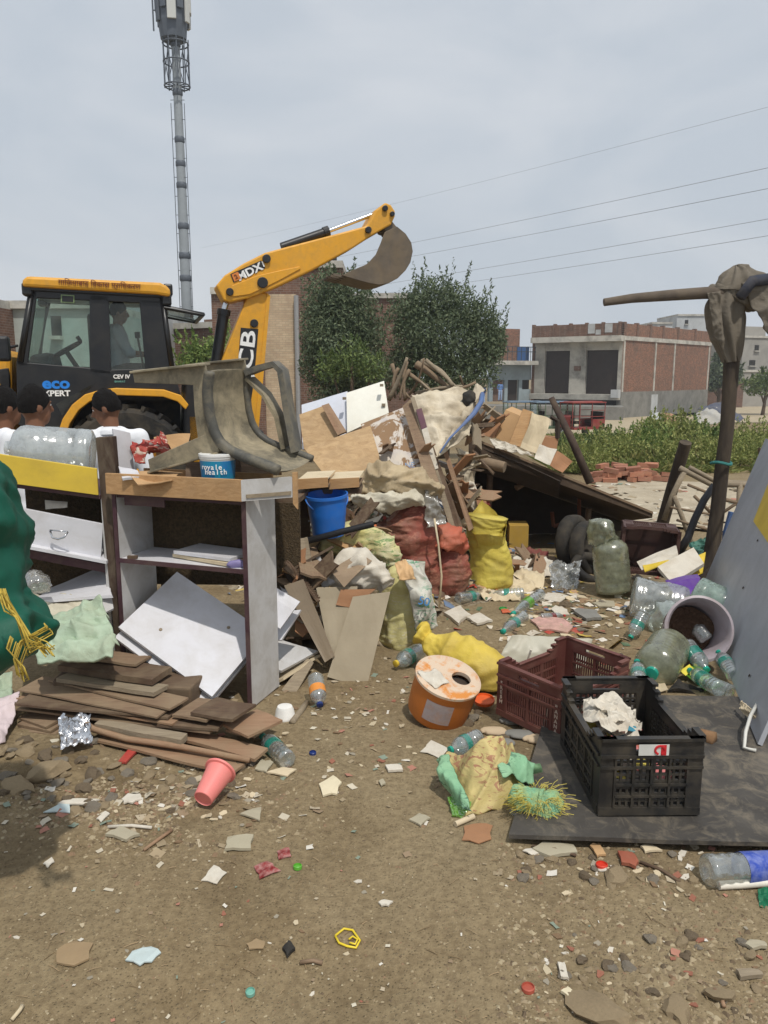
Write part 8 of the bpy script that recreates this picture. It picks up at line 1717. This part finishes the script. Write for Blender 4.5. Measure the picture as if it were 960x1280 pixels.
grit(1500, ground_sample(340, 820, 690, 930), .004, .014, 'rubble_grit', 'coarse grit over the middle ground before the heap')
litter(420, ground_sample(590, 830, 690, 800), .012, .045, 'ground_litter', 'small trampled scraps of paper and plastic before the dark hollow', .25)
litter(130, ground_sample(330, 560, 790, 960), .008, .02, 'ground_litter', 'small scraps strewn at the foot of the cardboard', .25, M_scr)
litter(150, ground_sample(20, 330, 930, 1070), .008, .022, 'ground_litter', 'small scraps mixed in the rubble by the planks', .3, M_scr)
litter(110, ground_sample(0, 960, 1040, 1285, .9), .003, .008, 'ground_litter', 'tiny pale scraps over the foreground dirt', .15, M_scr)
litter(120, ground_sample(560, 960, 820, 1110), .006, .018, 'ground_litter', 'small scraps around the crates', .2, M_scr)
V = []; Fq = []; m = MB()
for _ in range(240):
    px, py = random.uniform(0, 960), random.uniform(860, 1280); p = GT(px, py) + Vector((0, 0, .003)); an = random.uniform(0, 6.28); L_ = random.uniform(.012, .05); d = Vector((math.cos(an), math.sin(an), random.uniform(0, .12)))*L_; m.tube([p - d*.5, p + Vector((0, 0, .002)), p + d*.5], random.uniform(.0006, .0016), 3)
tag(put(m.mesh('straw'), 'straw', M_clth, fix=False), 'bits of straw and splinters over the dirt', 'straw', kind='stuff')
# ---- brick heap and pale floor beyond the roof
tag(sheet_on_ground('floor_slab', [(P(735, 640, 9.6).x, 9.4), (P(925, 640, 8.2).x, 8.4), (P(930, 600, 12.4).x, 12.4), (P(745, 600, 13).x, 13.0)], .03, MAT('pale_floor', (176, 164, 142), .9, .12, 4, .45, (120, 104, 82), 3, .6, 14, bd=.03)), kind='structure')
M_brk = [MAT('loose_brick', (170, 114, 90), .9, .12, 14, .5, None, 8, .4, 40), MAT('loose_brick_dark', (146, 96, 78), .9, .12, 14, .5, None, 8, .4, 40)]
bme = []
for k in range(2):
    m = MB(); m.box((0, 0, 0), (.23, .11, .075)); me = m.mesh('brick'); fixn(me); me.materials.append(M_brk[k]); bme.append(me)
for k in range(58):
    px = random.triangular(738, 846, 775); lay = random.choice((0, 0, 0, 1, 1, 2)); Y = random.uniform(12.6, 13.6); c = P(px, 600, Y); ed_ = 1 if 748 < px < 830 else 0; lay *= ed_
    o = bpy.data.objects.new('brick', bme[k % 2]); COL.objects.link(o); o.location = (c.x, Y, zg(c.x, Y) + .04 + .078*lay + .02); o.rotation_euler = (R(random.uniform(-12, 12)), R(random.uniform(-10, 10)), random.uniform(-.7, .7)); tag(o, ('paler', 'darker')[k % 2] + ' loose red brick in the low heap before the green weeds', 'brick', 'loose bricks before the weeds')
litter(160, lambda: ((lambda px, Y: (Vector((P(px, 600, Y).x, Y, zg(P(px, 600, Y).x, Y) + .035)), Vector((0, 0, 1))))(random.uniform(740, 930), random.uniform(8.6, 12.5))), .02, .08, 'yard_litter', 'scraps and splinters over the pale floor behind the roof', .3, M_scr)
# ---- e-rickshaws on the lane
def rickshaw(label, px, py, Y, yaw, body, roofm):
    c = P(px, py, Y); z = zg(c.x, Y) + .05; rt = thing('electric_rickshaw', label, 'rickshaw', (c.x, Y, z), 'parked rickshaws', rot=(0, 0, yaw))
    m = MB(); m.box((0, 0, 1.68), (2.1, 1.05, .06)); m.box((0, 0, 1.72), (1.8, .8, .05)); lpart(m, 'roof', roofm, rt, bevel=.02)
    for x in (-1.0, -.2, .55, 1.0):
        for y in (-.48, .48): m = MB(); m.tube([(x, y, .45), (x, y, 1.68)], .022, 6); lpart(m, 'post', body, rt)
    m = MB(); m.box((-.1, 0, .42), (2.0, 1.0, .10)); lpart(m, 'floor', body, rt)
    for s in (-1, 1):
        m = MB(); m.box((-.62, s*.49, .66), (.75, .03, .42)); lpart(m, 'side_panel', body, rt)
        m = MB(); m.tube([(-1.0, s*.49, 1.0), (1.0, s*.49, 1.0)], .018, 5); m.tube([(-1.0, s*.49, 1.3), (-.2, s*.49, 1.3)], .016, 5); lpart(m, 'side_rail', body, rt)
    m = MB(); m.box((-.98, 0, .72), (.04, 1.0, .55)); lpart(m, 'rear_panel', body, rt)
    m = MB(); m.box((-.75, 0, .72), (.45, .9, .14)); m.box((-.93, 0, 1.0), (.08, .9, .45)); lpart(m, 'rear_seat', M_drk, rt)
    m = MB(); m.box((.55, 0, .72), (.35, .8, .14)); lpart(m, 'driver_seat', M_drk, rt)
    m = MB(); m.prism([(1.0, -.4, .5), (1.15, -.3, .5), (1.08, -.3, 1.0), (1.0, -.4, 1.1)], (0, .75, 0)); lpart(m, 'front_cowl', body, rt)
    m = MB(); m.prism([(1.0, -.45, 1.1), (1.02, -.45, 1.1), (.98, -.45, 1.62), (.96, -.45, 1.62)], (0, .9, 0)); lpart(m, 'windscreen', M_glass, rt)
    for (x, y) in ((-.6, -.45), (-.6, .45), (1.15, 0)):
        w_ = bpy.data.objects.new('wheel', None); COL.objects.link(w_); w_.parent = rt; w_.location = (x, y, .24); T = Matrix.Rotation(R(90), 4, 'X')
        m = MB(); m.lathe([(.15, -.04), (.22, -.045), (.24, 0), (.22, .045), (.15, .04)], 20, T, False, False); lpart(m, 'tyre', M_rub, w_, smooth=True)
        m = MB(); m.lathe([(0, -.03), (.15, -.03), (.15, .03), (0, .03)], 16, T); lpart(m, 'rim', M_galv, w_)
    m = MB(); m.tube([(1.15, 0, .3), (1.02, 0, 1.05)], .025, 6); m.tube([(1.0, -.3, 1.06), (1.0, .3, 1.06)], .018, 6); lpart(m, 'handlebar', M_drk, rt)
    return rt
M_rkr = MAT('rickshaw_red', (140, 56, 52), .5, .1, 6, .3); M_rkg = MAT('rickshaw_green', (88, 112, 84), .5, .1, 6, .3); M_rkb = MAT('rickshaw_blue_roof', (98, 120, 140), .6, .1, 6, .3)
rickshaw('red electric rickshaw parked on the sandy lane', 728, 520, 38.5, R(205), M_rkr, M_rkr)
rickshaw('green electric rickshaw with pale blue roof left of the red one', 690, 520, 39.5, R(190), M_rkg, M_rkb)
rickshaw('dark electric rickshaw with blue roof behind the leaning pole', 655, 518, 40.5, R(185), M_rkg, M_rkb)
# ---- far tarps
m = soft_sheet([P(872, 512, 42), P(905, 500, 44), P(930, 524, 40), P(905, 530, 38)], .08, 1.2, 3, 18, 18, .02, .3); single(m, 'fallen_tarp', MAT('dark_blue_tarp', (74, 80, 96), .7, .15, 2, .3), 'fallen dark blue tarpaulin beyond the weeds behind the wrapped post', 'tarpaulin', smooth=True)
m = soft_sheet([P(868, 516, 40), P(895, 512, 41), P(905, 527, 38), P(872, 530, 37.5)], .1, 1.4, 4, 18, 18, .02, .2); single(m, 'fallen_tarp', MAT('pale_tarp', (170, 168, 162), .8, .15, 2, .5), 'pale torn tarpaulin heap left of the dark blue one', 'tarpaulin', smooth=True)
m = soft_sheet([P(812, 519, 48), P(826, 514, 49), P(832, 527, 47), P(808, 530, 47)], .06, 1.5, 5, 14, 14, .02, .2); single(m, 'white_tarp_pile', M_whiteb, 'small white tarp pile before the grey plinth', 'tarpaulin', smooth=True)
m = soft_sheet([P(824, 517, 48), P(842, 518, 48.5), P(846, 530, 47), P(828, 531, 47)], .06, 1.5, 6, 14, 14, .02, .2); single(m, 'orange_tarp_pile', MAT('rust_tarp', (160, 116, 92), .8, .2, 2, .4), 'rusty cloth pile right of the white tarp pile', 'tarpaulin', smooth=True)

# ---- warm dusty air
t = NT('haze_air'); pv = t.n('ShaderNodeVolumePrincipled'); pv.inputs['Density'].default_value = .0010; pv.inputs['Color'].default_value = (.86, .90, .95, 1); pv.inputs['Anisotropy'].default_value = .1
t.l(pv.outputs[0], t.out.inputs['Volume'])
m = MB(); m.box((0, 65, 13.5), (260, 170, 34)); tag(put(m.mesh('haze'), 'haze', t.m), 'thin pale haze in the air over the whole site', 'haze', kind='stuff')
